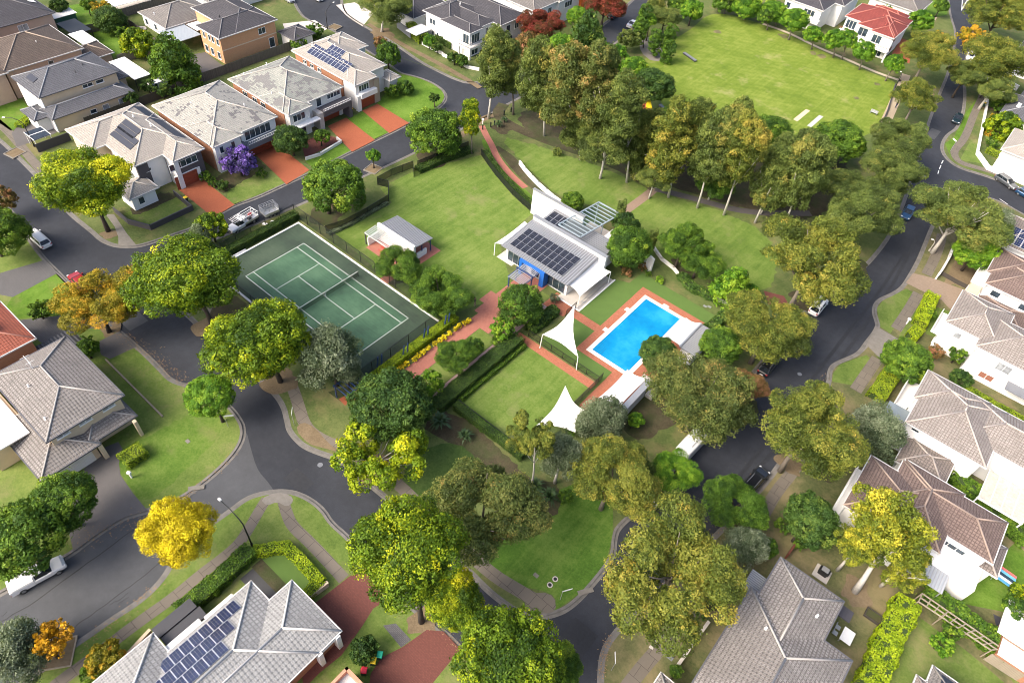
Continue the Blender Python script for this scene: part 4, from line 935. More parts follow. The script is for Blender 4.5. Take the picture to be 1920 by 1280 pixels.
shed('garden_shed', 'low white shed below the dark conifer, next to the cream house', 'shed', (-57.8,7.6,2.0,-55.6,11.6), M_WALLW, False, M_WALLW)
shed('patio_roof', 'pale grey carport roof corner at the top edge near the back fences', 'carport', (-96,20,2.6,-90,30), M_WHITE)
shed('patio_shade', 'small white tent-like shade behind the house with black solar strips', 'canopy', (-48.5,-6.5,2.6,-45.4,-2.5), M_WHITE)
shed('garden_shed', 'small dark shed with a pale roof near the top edge, by a green shed', 'shed', (-97,8,2.2,-93,13), M_OFFW, False, plain('green_tin', (.03,.10,.08), .5))
# ================================================================ FOLIAGE MAKER
def leafmesh(name, pos, nor, size, tone, mat, seed=0, aspect=.62, fold=.0):
    r = np.random.default_rng(seed); n = len(pos)
    nor = nor / (np.linalg.norm(nor, axis=1, keepdims=True) + 1e-9)
    a = r.normal(size=(n, 3)); u = np.cross(nor, a); u /= (np.linalg.norm(u, axis=1, keepdims=True) + 1e-9); v = np.cross(nor, u)
    s = size[:, None]
    c = np.stack([pos - u*s - v*s*.15, pos + v*s*-aspect, pos + u*s + v*s*.1, pos + v*s*aspect], 1).reshape(-1, 3)
    me = bpy.data.meshes.new(name)
    me.vertices.add(4*n); me.loops.add(4*n); me.polygons.add(n)
    me.vertices.foreach_set('co', c.astype(np.float32).ravel())
    me.loops.foreach_set('vertex_index', np.arange(4*n, dtype=np.int32))
    me.polygons.foreach_set('loop_start', np.arange(0, 4*n, 4, dtype=np.int32))
    me.update(calc_edges=True)
    at = me.attributes.new('tone', 'FLOAT', 'POINT'); at.data.foreach_set('value', np.repeat(tone, 4).astype(np.float32))
    me.materials.append(mat)
    return me
def unit(r, n):
    d = r.normal(size=(n, 3)); return d / np.linalg.norm(d, axis=1, keepdims=True)
def crown_mesh(name, lobes, mat, n, leaf, seed, puff=.28, jit=.45, shell=.25, inner=.12, gap=0.0, bottom=-.55, tonebias=0.0, droop=0.0, aspect=.62, tonevar=.32):
    """leaves on small puffs that sit on the surface of big lobes; lobes = (x,y,z,rx,ry,rz)"""
    r = np.random.default_rng(seed); L = np.array(lobes, float)
    w = (L[:,3]*L[:,4] + L[:,4]*L[:,5] + L[:,3]*L[:,5]); w /= w.sum()
    npf = max(20, int(n / 55))
    li = r.choice(len(L), npf*3, p=w); d = unit(r, npf*3)
    keep = d[:,2] > bottom; li, d = li[keep], d[keep]
    c = L[li,:3] + d * L[li,3:] * (1 - .18*r.random((len(d),1)))
    # drop puffs that lie deep inside another lobe
    q = np.min(np.stack([np.linalg.norm((c - l[:3]) / l[3:], axis=1) + (np.arange(len(L))[k] == li)*9 for k, l in enumerate(L)]), axis=0)
    ok = q > .8; c, d, li = c[ok][:npf], d[ok][:npf], li[ok][:npf]
    if gap: 
        k = r.random(len(c)) > gap; c, d, li = c[k], d[k], li[k]
    pr = (L[li,3:].mean(1)) * puff * r.uniform(.45, 1.55, len(c))
    lt = r.normal(0, .13, len(L))
    pt = .46 + lt[li] + r.normal(0, tonevar*.5, len(c)) + tonebias
    m = n; pi = r.choice(len(c), m, p=(pr**2)/np.sum(pr**2)); e = unit(r, m)
    e = e + d[pi]*.75; e /= np.linalg.norm(e, axis=1, keepdims=True)
    rad = pr[pi][:,None] * (1 - shell*r.random((m,1))**1.5 + .4*r.random((m,1))**5)
    pos = c[pi] + e * rad * np.array([1.0, 1.0, .85])
    pos[:,2] -= droop * r.random(m) * pr[pi]
    nor = e + r.normal(size=(m,3))*jit
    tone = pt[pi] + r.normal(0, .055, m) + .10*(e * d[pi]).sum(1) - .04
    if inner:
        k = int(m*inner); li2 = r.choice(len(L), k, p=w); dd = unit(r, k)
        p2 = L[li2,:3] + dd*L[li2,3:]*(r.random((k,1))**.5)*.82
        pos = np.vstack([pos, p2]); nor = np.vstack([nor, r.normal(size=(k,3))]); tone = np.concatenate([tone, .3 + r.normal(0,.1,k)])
    size = leaf * r.uniform(.6, 1.35, len(pos)) * .5
    return leafmesh(name, pos, nor, size, np.clip(tone, 0, 1), mat, seed, aspect)
LM = {
 'box': leafmat('leaf_yellow_green', (.026,.065,.005), (.12,.205,.008), (.36,.42,.010), (.62,.58,.016)),
 'green': leafmat('leaf_green', (.022,.060,.008), (.065,.14,.014), (.15,.26,.022), (.28,.37,.035)),
 'bright': leafmat('leaf_bright_green', (.03,.10,.008), (.10,.23,.014), (.22,.36,.025), (.34,.46,.04)),
 'dark': leafmat('leaf_dark_green', (.014,.040,.008), (.040,.090,.016), (.09,.16,.026), (.19,.25,.04)),
 'olive': leafmat('leaf_olive', (.040,.062,.014), (.105,.150,.032), (.19,.23,.048), (.31,.28,.06)),
 'gold': leafmat('leaf_golden_olive', (.036,.056,.009), (.115,.152,.022), (.25,.252,.038), (.41,.325,.055)),
 'amber': leafmat('leaf_amber_olive', (.036,.054,.012), (.095,.132,.030), (.195,.195,.046), (.36,.245,.075)),
 'greygreen': leafmat('leaf_grey_green', (.045,.070,.034), (.12,.16,.085), (.21,.25,.15), (.32,.36,.24)),
 'lemon': leafmat('leaf_lemon', (.045,.075,.010), (.15,.19,.018), (.32,.33,.028), (.54,.48,.045)),
 'yellow': leafmat('leaf_autumn_yellow', (.26,.20,.005), (.62,.50,.012), (.88,.74,.02), (.95,.86,.06)),
 'orange': leafmat('leaf_autumn_orange', (.12,.12,.010), (.32,.26,.018), (.60,.34,.025), (.68,.30,.04)),
 'orangey': leafmat('leaf_bright_orange', (.25,.12,.008), (.60,.32,.014), (.80,.45,.02), (.85,.55,.03)),
 'red': leafmat('leaf_autumn_red', (.05,.04,.010), (.14,.03,.018), (.26,.038,.028), (.33,.11,.03)),
 'purple': leafmat('flowers_purple', (.05,.05,.10), (.13,.08,.32), (.26,.14,.55), (.50,.38,.72)),
 'hedge': leafmat('leaf_hedge', (.05,.10,.008), (.17,.25,.014), (.32,.40,.02), (.44,.48,.03)),
 'hedgey': leafmat('leaf_hedge_lime', (.07,.14,.006), (.22,.32,.010), (.38,.47,.014), (.48,.55,.03)),
 'hedged': leafmat('leaf_hedge_dark', (.010,.028,.005), (.032,.072,.012), (.07,.125,.018), (.14,.19,.03)),
 'brownred': leafmat('leaf_red_brown', (.07,.06,.02), (.20,.13,.04), (.34,.17,.08), (.44,.18,.11)),
}
M_BARKD = plain('dark_bark', (.06,.045,.032), .95, var=.4)
M_BARKW = plain('white_bark', (.50,.47,.42), .85, var=.3)
M_BARKG = plain('grey_bark', (.20,.17,.135), .9, var=.35)
M_CORE = plain('hedge_core', (.03,.055,.010), 1)
def hedge(pts, w, h, kind, label, leaf=.16, dens=150, closed=False, seed=1, name='hedge', cat='hedge', z0=0, group=None, rough=.09):
    pts = [Vector((p[0], p[1], 0)) for p in pts]; base = pts[0].copy(); r = np.random.default_rng(seed)
    o = thing(name, label, cat, base, 0, group); P_, N_ = [], []; core = MB()
    c = .12
    for a, b in zip(pts[:-1], pts[1:]):
        L = (b-a).length; d = (b-a)/L; s = Vector((-d.y, d.x, 0)); ang = math.atan2(d.y, d.x)
        core.box(-w/2+c if 0 else 0, -w/2+c, .0, L, w/2-c, h-c, Matrix.Translation(a-base) @ Matrix.Rotation(ang, 4, 'Z'))
        def put(n, f):
            for _ in range(n):
                x, y, z, nn = f(); hh = rough * math.sin(x*2.1 + seed) * math.cos(y*3 + x)
                P_.append(a-base + d*x + s*y + Vector((0,0,z)) + (d*nn[0]+s*nn[1]+Vector((0,0,nn[2])))*(hh + r.normal(0,.03))); N_.append(d*nn[0]+s*nn[1]+Vector((0,0,nn[2])))
        put(int(dens*L*w), lambda: (r.uniform(-w*.2, L+w*.2), r.uniform(-w/2, w/2), h, (0,0,1)))
        for sg in (-1, 1): put(int(dens*L*h*.8), lambda: (r.uniform(-w*.2, L+w*.2), sg*w/2, h*r.random()**.8, (0,sg,0)))
        for e in (0, L): put(int(dens*w*h*.8), lambda: (e, r.uniform(-w/2, w/2), h*r.random(), (1 if e else -1,0,0)))
    core.build('stem', M_CORE, o)
    pos = np.array([tuple(p) for p in P_]); nor = np.array([tuple(p) for p in N_]) + r.normal(size=(len(P_),3))*.5
    tone = .5 + .16*np.sin(pos[:,0]*1.7+seed)*np.cos(pos[:,1]*2.3) + r.normal(0,.17,len(pos))
    me = leafmesh('foliage', pos, nor, leaf*r.uniform(.6,1.3,len(pos))*.6, np.clip(tone,0,1), LM[kind], seed)
    f = bpy.data.objects.new('foliage', me); COL.objects.link(f); f.parent = o
    return o
def alphamat(name, c, a, rough=.5):
    m, t, b = nmat(name); b.inputs['Base Color'].default_value = c + (1,); b.inputs['Roughness'].default_value = rough
    tr = t.nodes.new('ShaderNodeBsdfTransparent'); mx = t.nodes.new('ShaderNodeMixShader'); mx.inputs[0].default_value = a
    t.links.new(tr.outputs[0], mx.inputs[1]); t.links.new(b.outputs[0], mx.inputs[2]); t.links.new(mx.outputs[0], t.nodes['Material Output'].inputs['Surface'])
    return m
M_MESH = alphamat('fence_mesh', (.012,.020,.016), .42)
M_SHADE = alphamat('shade_mesh', (.010,.014,.011), .8)
M_BARS = alphamat('fence_bars', (.012,.014,.013), .62)
def fence(pts, h, sp, kind, label, name='fence', cat='fence', pm=None, group=None, seed=0):
    pts = [Vector((p[0], p[1], 0)) for p in pts]; base = pts[0].copy(); o = thing(name, label, cat, base, 0, group); r = rnd(seed)
    rails, panel = MB(), MB()
    pm = pm or M_BLACK; last = None
    for a, b in zip(pts[:-1], pts[1:]):
        L = (b-a).length; n = max(1, round(L/sp)); d = (b-a)/L; s = Vector((-d.y, d.x, 0))
        for k in range(n + (b is pts[-1])):
            p = a.lerp(b, k/n) - base
            if kind in ('mesh','bars','shade'): MB().cyl((p.x,p.y), .045 if kind == 'mesh' else .035, 0, h+.05, 8).build('post', pm, o)
            elif kind == 'pale': pass
        A, B = a-base, b-base
        if kind in ('mesh','shade'):
            rails.bar((A.x,A.y,h), (B.x,B.y,h), .05); rails.bar((A.x,A.y,.1), (B.x,B.y,.1), .03)
            panel.face([(A.x,A.y,.03),(B.x,B.y,.03),(B.x,B.y,h),(A.x,A.y,h)])
        elif kind == 'bars':
            rails.bar((A.x,A.y,h), (B.x,B.y,h), .05); rails.bar((A.x,A.y,.12), (B.x,B.y,.12), .04)
            q = int(L/.14)
            for k in range(q): p = A.lerp(B, (k+.5)/q); panel.bar((p.x,p.y,.05), (p.x,p.y,h), .028)
        elif kind == 'pale':
            M = Matrix.Translation(A) @ Matrix.Rotation(math.atan2(d.y, d.x), 4, 'Z'); q = max(1, int(L/.15))
            for k in range(q): x = L*k/q; hh = h + r.uniform(-.05,.05); panel.box(x+.006, -.015+r.uniform(-.008,.008), 0, x+L/q-.006, .015, hh, M)
            rails.box(0, .02, h*.8, L, .07, h*.8+.08, M); rails.box(0, .02, .3, L, .07, .38, M)
        elif kind in ('solid', 'wall'):
            M = Matrix.Translation(A) @ Matrix.Rotation(math.atan2(d.y, d.x), 4, 'Z'); t = .1 if kind == 'solid' else .13
            panel.box(-t/2, -t, 0, L+t/2, t, h, M)
            if kind == 'wall': rails.box(-t/2-.04, -t-.04, h, L+t/2+.04, t+.04, h+.06, M)
    nm = {'shade': 'mesh_panel', 'mesh': 'mesh_panel', 'bars': 'bars', 'pale': 'palings', 'solid': 'panel', 'wall': 'wall_face'}[kind]
    panel.build(nm, {'mesh': M_MESH, 'shade': M_SHADE, 'bars': M_BLACK}.get(kind, pm), o)
    if rails.v: rails.build('coping' if kind == 'wall' else 'rail', pm, o)
    return o
def F(*px, **k): return [tuple(G(px[i], px[i+1]))[:2] for i in range(0, len(px), 2)]

# ================================================================ THE PARK'S COURT, POOL AND CLUB
def courtmat(name, c, l, d):
    m, t, b = nmat(name); co = coord(t); g = noise(t, co, .16, 4, .6, 3); f = noise(t, co, 6, 4, .8)
    mp = t.nodes.new('ShaderNodeMapping'); mp.inputs['Scale'].default_value = (.35, 3, 1); t.links.new(co, mp.inputs['Vector']); s = noise(t, mp.outputs['Vector'], 1.2, 4, .7)
    v = mth(t, 'ADD', mth(t, 'MULTIPLY', g, .6), mth(t, 'ADD', mth(t, 'MULTIPLY', f, .2), mth(t, 'MULTIPLY', s, .2)))
    t.links.new(ramp(t, v, [(.36, d), (.5, c), (.64, l)]), b.inputs['Base Color']); b.inputs['Roughness'].default_value = .95; bump(t, b, f, .01, .5); return m
def R4(x0, y0, x1, y1): return [Vector((x0,y0,0)), Vector((x1,y0,0)), Vector((x1,y1,0)), Vector((x0,y1,0))]
sheet('tennis_court', R4(-4.5,-13.6,27.4,2.5), courtmat('court_outer', (.034,.058,.036), (.058,.086,.054), (.018,.030,.022)), 3)
sheet('tennis_court', R4(0,-10.97,23.77,0), courtmat('court_inner', (.042,.100,.056), (.075,.150,.084), (.024,.054,.034)), 4)
ln = MB(); W = .032
def line(x0, y0, x1, y1): ln.poly([(x0-W*(x0==x1), y0-W*(y0==y1)), (x1+W*(x0==x1), y0-W*(y0==y1)), (x1+W*(x0==x1), y1+W*(y0==y1)), (x0-W*(x0==x1), y1+W*(y0==y1))], .021)
for x in (0, 5.485, 18.285, 23.77):
    line(x, -9.6 if 1 < x < 20 else -10.97, x, -1.37 if 1 < x < 20 else 0)
for y in (0, -1.37, -9.6, -10.97): line(0.06, y, 23.71, y)
line(5.55, -5.485, 18.22, -5.485)
struct(ln.build('court_line', M_WHITE))
kb = MB().box(-4.8,-13.6,0,-4.5,2.5,.14).box(-4.8,2.5,0,27.4,2.75,.14).box(-4.8,-13.9,0,10,-13.6,.14).box(-5.0,-10.6,0,-4.801,-7.4,.30)
struct(kb.build('court_kerb', M_WHITE))
o = thing('tennis_net', 'tennis net strung across the middle of the green court', 'net', (11.885,-5.485,0))
for y in (-6.4, 6.4): MB().cyl((0,y), .05, 0, 1.1, 10).build('post', M_BLACK, o)
MB().face([(0,-6.4,.05),(0,6.4,.05),(0,6.4,1.0),(0,-6.4,1.0)]).build('net', alphamat('net_mesh', (.01,.012,.012), .6), o)
MB().box(-.02,-6.4,.98,.02,6.4,1.07).box(-.022,-.04,.02,.022,.04,.979).build('tape', M_WHITE, o)
fence([(-6.5,-10.5),(-6.5,3.4)], 2.4, 3.0, 'mesh', 'black wire fence behind the far end of the tennis court, by the street', seed=1)
fence([(-6.5,3.4),(16.5,3.1)], 2.4, 3.2, 'mesh', 'black wire fence between the tennis court and the small picnic pavilion', seed=2)
fence([(17.8,3.1),(27.7,3.1)], 2.4, 3.2, 'mesh', 'black wire fence behind the trees on the near right side of the court', seed=2)
fence([(27.7,3.1),(27.7,-14)], 2.4, 3.2, 'mesh', 'black wire fence along the near end of the court, by the clipped hedge', seed=3)
fence([(27.7,-14),(-6.5,-14)], 2.4, 3.2, 'mesh', 'black wire fence on the long side of the court, under the big street trees', seed=4)
o = thing('court_gate', 'narrow black gate at the side of the tennis court beside the brick path', 'gate', (16.5,3.1,0))
MB().cyl((0,0), .05, 0, 2.3, 8).build('post', M_BLACK, o); MB().cyl((1.3,0), .05, 0, 2.3, 8).build('post', M_BLACK, o)
MB().face([(.05,0,.05),(1.25,0,.05),(1.25,0,2.2),(.05,0,2.2)]).build('gate_leaf', M_BARS, o)
hedge([(-5.9,-10.4),(-5.9,3.2)], 1.3, 1.25, 'hedged', 'dark clipped hedge behind the white edge of the tennis court', seed=3)
hy = (-10.3,-8.0,-3.3,1.6)
for k, (a, b) in enumerate(((-12.2,-9.2),(-8.7,-4.4),(-3.9,.6),(1.1,4.4))):
    hedge([(28.9,a),(28.9,b)], 1.3, 1.1, 'hedgey', ('short clipped hedge block nearest the large dark tree, at the court end', 'clipped lime hedge block second from the dark tree, along the near end of the court', 'clipped lime hedge block third from the dark tree, between blue posts beside the court', 'last clipped lime hedge block along the court end, nearest the brick courtyard')[k], seed=10+k, leaf=.12, dens=260, rough=.04, group='clipped hedge blocks along the near end of the tennis court')
M_BLUE = plain('dark_blue_paint', (.015,.045,.14), .4, var=.05)
for k, (u, v) in enumerate(((716,695),(764,674),(802,642),(841,617))):
    p = G(u, v); o = thing('blue_post_pair', ('pair of blue leaning posts nearest the dark tree by the court hedge', 'second pair of blue leaning posts from the dark tree', 'third pair of blue leaning posts, midway along the yellow bushes', 'pair of blue leaning posts at the court corner nearest the brick courtyard')[k], 'posts', p, 0, 'pairs of blue posts in the court hedge')
    for d in (-.35, .35): MB().bar((-.5+d*.2,d,0), (-.15,d,3.0), .15).build('post', M_BLUE, o)
for k, (zu, zv) in enumerate(((1360,1245),(1397,1220),(1437,1190),(1490,1160),(1523,1130),(1555,1105),(1595,1072),(1648,1045),(1683,1018),(1716,993),(1753,968),(1798,935),(1828,910),(1868,886),(1898,870))):
    p = G(400+zu/4+4, 380+zv/4+7); rr = .34
    me = crown_mesh('foliage', [(0,0,.4,rr,rr,.4)], LM['yellow'], 420, .13, 70+k, puff=.3)
    o = thing('golden_ball_shrub', ('first','second','third','fourth','fifth','sixth','seventh','eighth','ninth','tenth','eleventh','twelfth','thirteenth','fourteenth','fifteenth')[k] + ' round golden shrub from the dark tree, beside the red brick path', 'shrub', p, 0, 'row of round golden shrubs beside the brick path')
    f = bpy.data.objects.new('foliage', me); COL.objects.link(f); f.parent = o; MB().cyl((0,0), .05, 0, .35, 6).build('stem', M_BARKD, o)
# paving
sheet('brick_path', R4(30.4,-8.3,32.6,6.0), M_SALMON, 3)
sheet('brick_path', [Vector(p) for p in ((30.4,5.9,0),(34.3,5.9,0),(34.3,8,0),(35.2,8,0),(35.2,12,0),(34.2,12,0),(34.2,20.2,0),(29.6,20.2,0),(29.6,13,0),(28.6,13,0),(28.6,10.2,0),(29.6,10.2,0),(29.6,8,0),(30.4,8,0))], M_SALMON, 4)
strip('gravel_strip', [Vector((36.6,-8,0)), Vector((36.6,17,0))], .9, plain('pink_gravel', (.36,.25,.23), .95, var=.35, scale=6), 3, sm=0)
sheet('lawn', R4(32.7,-9,36,5.8), M_GRV, 3); sheet('lawn', R4(34.4,12.1,36,18.5), M_GRV, 3)
sheet('brick_path', R4(7.6,6.3,16.6,14.3), M_SALMON, 4); sheet('brick_path', R4(14.6,2.9,16.2,6.2), M_SALMON, 4)
strip('brick_path', P(903,236, 912,255, 922,272, 930,292, 944,312, 962,332, 985,352), 1.3, M_SALMON, 4)
sheet('mulch_bed', P(925,268, 945,300, 985,345, 1040,388, 1050,378, 1000,340, 975,305, 960,290), M_MULCH, 3, 1)
sheet('lawn', P(900,262, 912,262, 935,300, 970,340, 1003,372, 1003,385, 960,352, 925,315), M_GRB, 3, 1)
sheet('lawn', R4(40.0,-6.4,50.9,8.0), M_GRL, 3)
sheet('brick_path', R4(37.4,8.0,51.3,9.4), M_POOLPAVE, 4)
sheet('synthetic_turf', [Vector(p) for p in ((40.7,9.9,0),(52.2,9.9,0),(52.2,12.9,0),(56.9,12.9,0),(57.2,33.4,0),(43.4,33.6,0),(43.2,30,0),(41.3,29.2,0))], M_TURF, 3)
sheet('pool_paving', [Vector(p) for p in ((45.3,12.6,0),(51.8,12.6,0),(51.8,4.6,0),(57.0,4.6,0),(57.0,30.8,0),(45.3,30.8,0))], M_POOLPAVE, 4)
sheet('brick_path', R4(40.2,17.4,45.29,18.9), M_POOLPAVE, 4); sheet('brick_path', R4(36.2,16.4,40.1,20.0), M_POOLPAVE, 5)
cp = MB(); c0, c1 = (46.55,13.45), (54.05,29.45); w0, w1 = (47.2,14.1), (53.4,28.8)
cp.box(c0[0],c0[1],0,c1[0],w0[1],.06).box(c0[0],w1[1],0,c1[0],c1[1],.06).box(c0[0],w0[1],0,w0[0],w1[1],.06).box(w1[0],w0[1],0,c1[0],w1[1],.06)
cp.box(46.0,18.4,.0,46.54,19.2,.05).box(46.0,24.3,0,46.54,25.1,.05).box(49.8,29.46,0,50.8,29.95,.05)
struct(cp.build('pool_coping', plain('pale_coping', (.66,.62,.56), .8)))
m, t, b = nmat('pool_water'); co = coord(t)
g = noise(t, co, .22, 3, .5, 2); w_ = noise(t, co, 1.4, 3, .6)
t.links.new(ramp(t, mth(t, 'ADD', mth(t, 'MULTIPLY', g, .8), mth(t, 'MULTIPLY', w_, .2)), [(.35, (.0,.155,.36)), (.52, (.003,.215,.44)), (.68, (.02,.29,.52))]), b.inputs['Base Color'])
b.inputs['Roughness'].default_value = .12; bump(t, b, w_, .03, .25)
struct(MB().poly(R4(w0[0],w0[1],w1[0],w1[1]), .03).build('pool_water', m))
tl = MB()
for k in range(4): tl.poly([(47.5+.35*k,14.2),(47.56+.35*k,14.2),(47.56+.35*k,16.4-.2*k),(47.5+.35*k,16.4-.2*k)], .036)
struct(tl.build('pool_step_line', plain('dark_blue_tile', (.0,.10,.27), .4)))
# ---- club building
h = House('club_building', 'white club building with ribbed roof, black solar panels and a bright blue entry frame', 31, 24, 'club building')
M_RIBX = corrmat('ribbed_roof_metal', (.25,.26,.275), 'X', .42, .45)
rb_ = MB()
x0, x1, y0, y1, z0, z1 = 24.9, 38.2, 19.4, 27.25, 3.15, 4.0
rb_.face([(x0,y0,z0),(x1,y0,z0),(x1,y1,z1),(x0,y1,z1)]).face([(x0,y1,z1-.15),(x1,y1,z1-.15),(x1,y0,z0-.15),(x0,y0,z0-.15)]).face([(x0,y0,z0-.15),(x1,y0,z0-.15),(x1,y0,z0),(x0,y0,z0)]).face([(x1,y0,z0-.15),(x1,y1,z1-.15),(x1,y1,z1),(x1,y0,z0)]).face([(x0,y1,z1-.15),(x0,y0,z0-.15),(x0,y0,z0),(x0,y1,z1)])
rf = h.part(rb_, 'roof', M_RIBX)
rr = MB()
for k in range(31): x = x0 + .2 + k*.43; rr.bar((x,y0+.02,z0+.03), (x,y1-.02,z1+.03), .06)
h.part(rr, 'rib', plain('rib_metal', (.36,.37,.385), .4, .3), rf)
Ts = (z1-z0)/(y1-y0); M_SOLB = mk_solar('black_solar_cells', (.012,.014,.022), (.22,.23,.25))
h.solar('-y', (25.9, 20.35, z0+.95*Ts+.06), 10, 3, 1.02, 1.55, .03, T_=Ts, m=M_SOLB)
h.box('parapet_wall', M_WALLW, (24.9,27.3,0,39.5,27.9,4.55)); h.box('coping', M_STEEL, (24.85,27.25,4.55,39.55,27.95,4.68))
h.box('wall', M_WALLW, (25.3,20.4,0,37.6,27.2,3.1), (25.8,28,0,38.3,32.5,3.2)); h.box('tall_wall', M_WALLW, (20.6,32.6,0,31.2,33.0,4.95)); h.box('coping', M_STEEL, (20.5,32.5,4.95,31.3,33.1,5.07))
b = MB(); b.face([(25.6,28,3.35),(38.4,28,3.35),(38.4,32.5,3.75),(25.6,32.5,3.75)]).face([(38.4,28,3.2),(38.4,32.5,3.2),(38.4,32.5,3.75),(38.4,28,3.35)]).face([(25.6,28,3.35),(25.6,32.5,3.75),(25.6,32.5,3.2),(25.6,28,3.2)])
h.part(b, 'back_roof', corrmat('grey_ribbed_roof', (.22,.23,.245), 'Y', .38, .4)); h.solar('-y', (26, 28.5, 3.47), 3, 2, 1.05, 1.6, .04, T_=.09, m=M_SOLB)
for a, c_ in ((25.7,28.9),(33.7,37.2)): h.win('-y', 20.4, a, c_, .1, 2.6, 3, M_STEEL, name='glass_door')
h.box('entry_frame', plain('bright_blue_paint', (.01,.11,.42), .5, var=.05), (29.0,19.1,0,29.5,20.38,3.05), (33.1,19.1,0,33.9,20.38,3.05), (29.51,19.1,2.55,33.09,20.38,3.05)); h.win('-y', 20.4, 30.6, 32.2, .05, 2.3, 2, M_STEEL, name='entry_door')
# entry pergola
b = MB()
for k in range(15):
    y = 15.2 + k*.3; b.bar((29.9,y,2.45 if k < 7 else 2.55), (31.3,y,2.6 if k < 7 else 2.7), .16, .03); b.bar((31.3,y,2.6 if k < 7 else 2.7), (32.9,y,2.45 if k < 7 else 2.55), .16, .03)
h.part(b, 'pergola_slats', M_STEEL)
for (x, y) in ((29.9,15.6),(32.9,15.6),(29.9,17.4),(32.9,17.4)): h.part(MB().bar((x,y,0), (x,y,2.9 if y > 17 else 2.45), .16), 'pergola_post', M_BLUE)
h.part(MB().bar((29.9,17.4,2.9), (32.9,17.4,2.9), .14).bar((29.9,15.3,2.42), (29.9,19.1,2.42), .1).bar((32.9,15.3,2.42), (32.9,19.1,2.42), .1), 'pergola_beam', M_BLUE)
# glass canopy
A, B, C_, D_ = Vector((30.3,38.4,4.5)), Vector((34.8,38.4,4.5)), Vector((33.6,28.6,4.5)), Vector((29.1,28.6,4.5))
h.part(MB().face([A,D_,C_,B]), 'canopy_glass', alphamat('teal_glass', (.05,.10,.11), .3, .08))
M_FRAME = plain('blue_grey_steel', (.30,.36,.40), .45, .2); b = MB()
for p, q in ((A,B),(B,C_),(C_,D_),(D_,A)): b.bar(p + Vector((0,0,.06)), q + Vector((0,0,.06)), .2, .16)
for k in range(1, 11): b.bar(A.lerp(D_, k/11)+Vector((0,0,.05)), B.lerp(C_, k/11)+Vector((0,0,.05)), .11, .1)
h.part(b, 'canopy_frame', M_FRAME)
for p in (A, B, A.lerp(D_, .5), B.lerp(C_, .45)): h.part(MB().bar((p.x,p.y,0), p, .12), 'canopy_post', M_FRAME)
h.box('court_wall', M_OFFW, (35.6,30.5,0,37.2,35.6,3.0), (35.3,30.4,3.0,37.5,35.8,3.12)); h.box('court_floor', M_CONCL, (29.5,33.3,0,35,38.5,.02), (24.0,19.6,0,27.2,23.4,.024), (36.8,19.3,0,41,28.7,.026)); h.box('floor_edge', M_WHITE, (41,19.0,0,41.25,28.9,.1), (36.8,19.0,0,41,19.28,.1))
h.rail((40.6,20.0), (40.6,27.5), .03, 1.0, M_STEEL, 'terrace_rail')
# shade sails
def sail(pts, label, posts=(), sag=.22, n=12, name='shade_sail', group=None, dip=.5):
    """fabric stretched between its corners, edges curving inwards"""
    pts = [Vector(p) for p in pts]; c = sum(pts, Vector()) / len(pts); base = Vector((c.x, c.y, 0)); o = thing(name, label, 'shade sail', base, 0, group)
    edge = []
    for i in range(len(pts)):
        a, b = pts[i], pts[(i+1) % len(pts)]
        for k in range(n):
            t_ = k/n; p = a.lerp(b, t_); e = 4*t_*(1-t_); q = p.lerp(c, sag*e*.8); q.z = p.z - .12*e; edge.append(q)
    cz = sum(p.z for p in pts)/len(pts) - dip*.3; rings = 5; vs = []; fs = []
    for r in range(rings+1):
        f = r/rings
        for q in edge: p = q.lerp(Vector((c.x,c.y,cz)), f); p.z = q.z*(1-f)**1.0 + cz*f - 0.10*math.sin(f*math.pi); vs.append(p - base)
    m_ = len(edge)
    for r in range(rings):
        for k in range(m_): fs.append((r*m_+k, r*m_+(k+1)%m_, (r+1)*m_+(k+1)%m_, (r+1)*m_+k))
    f_ = MB().raw(vs, fs).build('fabric', M_SAIL, o, smooth=True)
    hem = MB().tube([q - base for q in edge + [edge[0]]], .035, 6); hem.build('hem', M_SAIL, o)
    for a, b in posts: MB().tube([Vector(a)-base, Vector(b)-base], [.075,.06], 10).build('post', M_WHITE, o)
    return o
sail([(23.5,19.6,2.55),(24.9,19.7,3.0),(25.1,27.2,3.4),(23.7,26.8,3.1)], 'white fabric canopy on the left end of the club building over the lawn', [((23.5,19.6,0),(23.5,19.6,2.6)),((23.7,26.8,0),(23.7,26.8,3.1))], .12)
sail([(38.0,27.4,3.35),(37.9,19.9,2.95),(40.5,19.6,2.4),(40.8,27.4,2.55)], 'large white canopy over the terrace between the club roof and the pool lawn', [((40.5,19.6,0),(40.5,19.6,2.4)),((40.8,27.4,0),(40.8,27.4,2.55))], .12)
sail([(42.2,15.4,4.5),(41.6,9.0,3.0),(47.6,9.4,2.7)], 'white three-cornered sail standing over the turf left of the pool', [((42.2,15.4,0),(42.2,15.4,4.55)),((41.5,9.0,0),(41.6,9.0,3.0)),((47.8,9.4,0),(47.6,9.4,2.75))], .34)
sail([(50.2,2.6,4.6),(50.6,-3.4,2.6),(54.9,-1.1,2.8),(53.8,2.3,3.0)], 'white pointed sail beside the grey-green trees below the small bright lawn', [((50.2,2.6,0),(50.2,2.6,4.6)),((54.0,2.4,0),(54.0,2.4,3.0)),((50.6,-3.4,0),(50.6,-3.4,2.6))], .26)
sail([(53.9,5.4,2.75),(56.7,5.9,2.75),(56.8,12.8,2.8),(54.0,12.2,2.8)], 'long white canopy at the near corner of the pool, beside the grey-green trees', [((53.9,5.4,0),(53.9,5.4,2.75)),((54.0,12.2,0),(54.0,12.2,2.8))], .1)
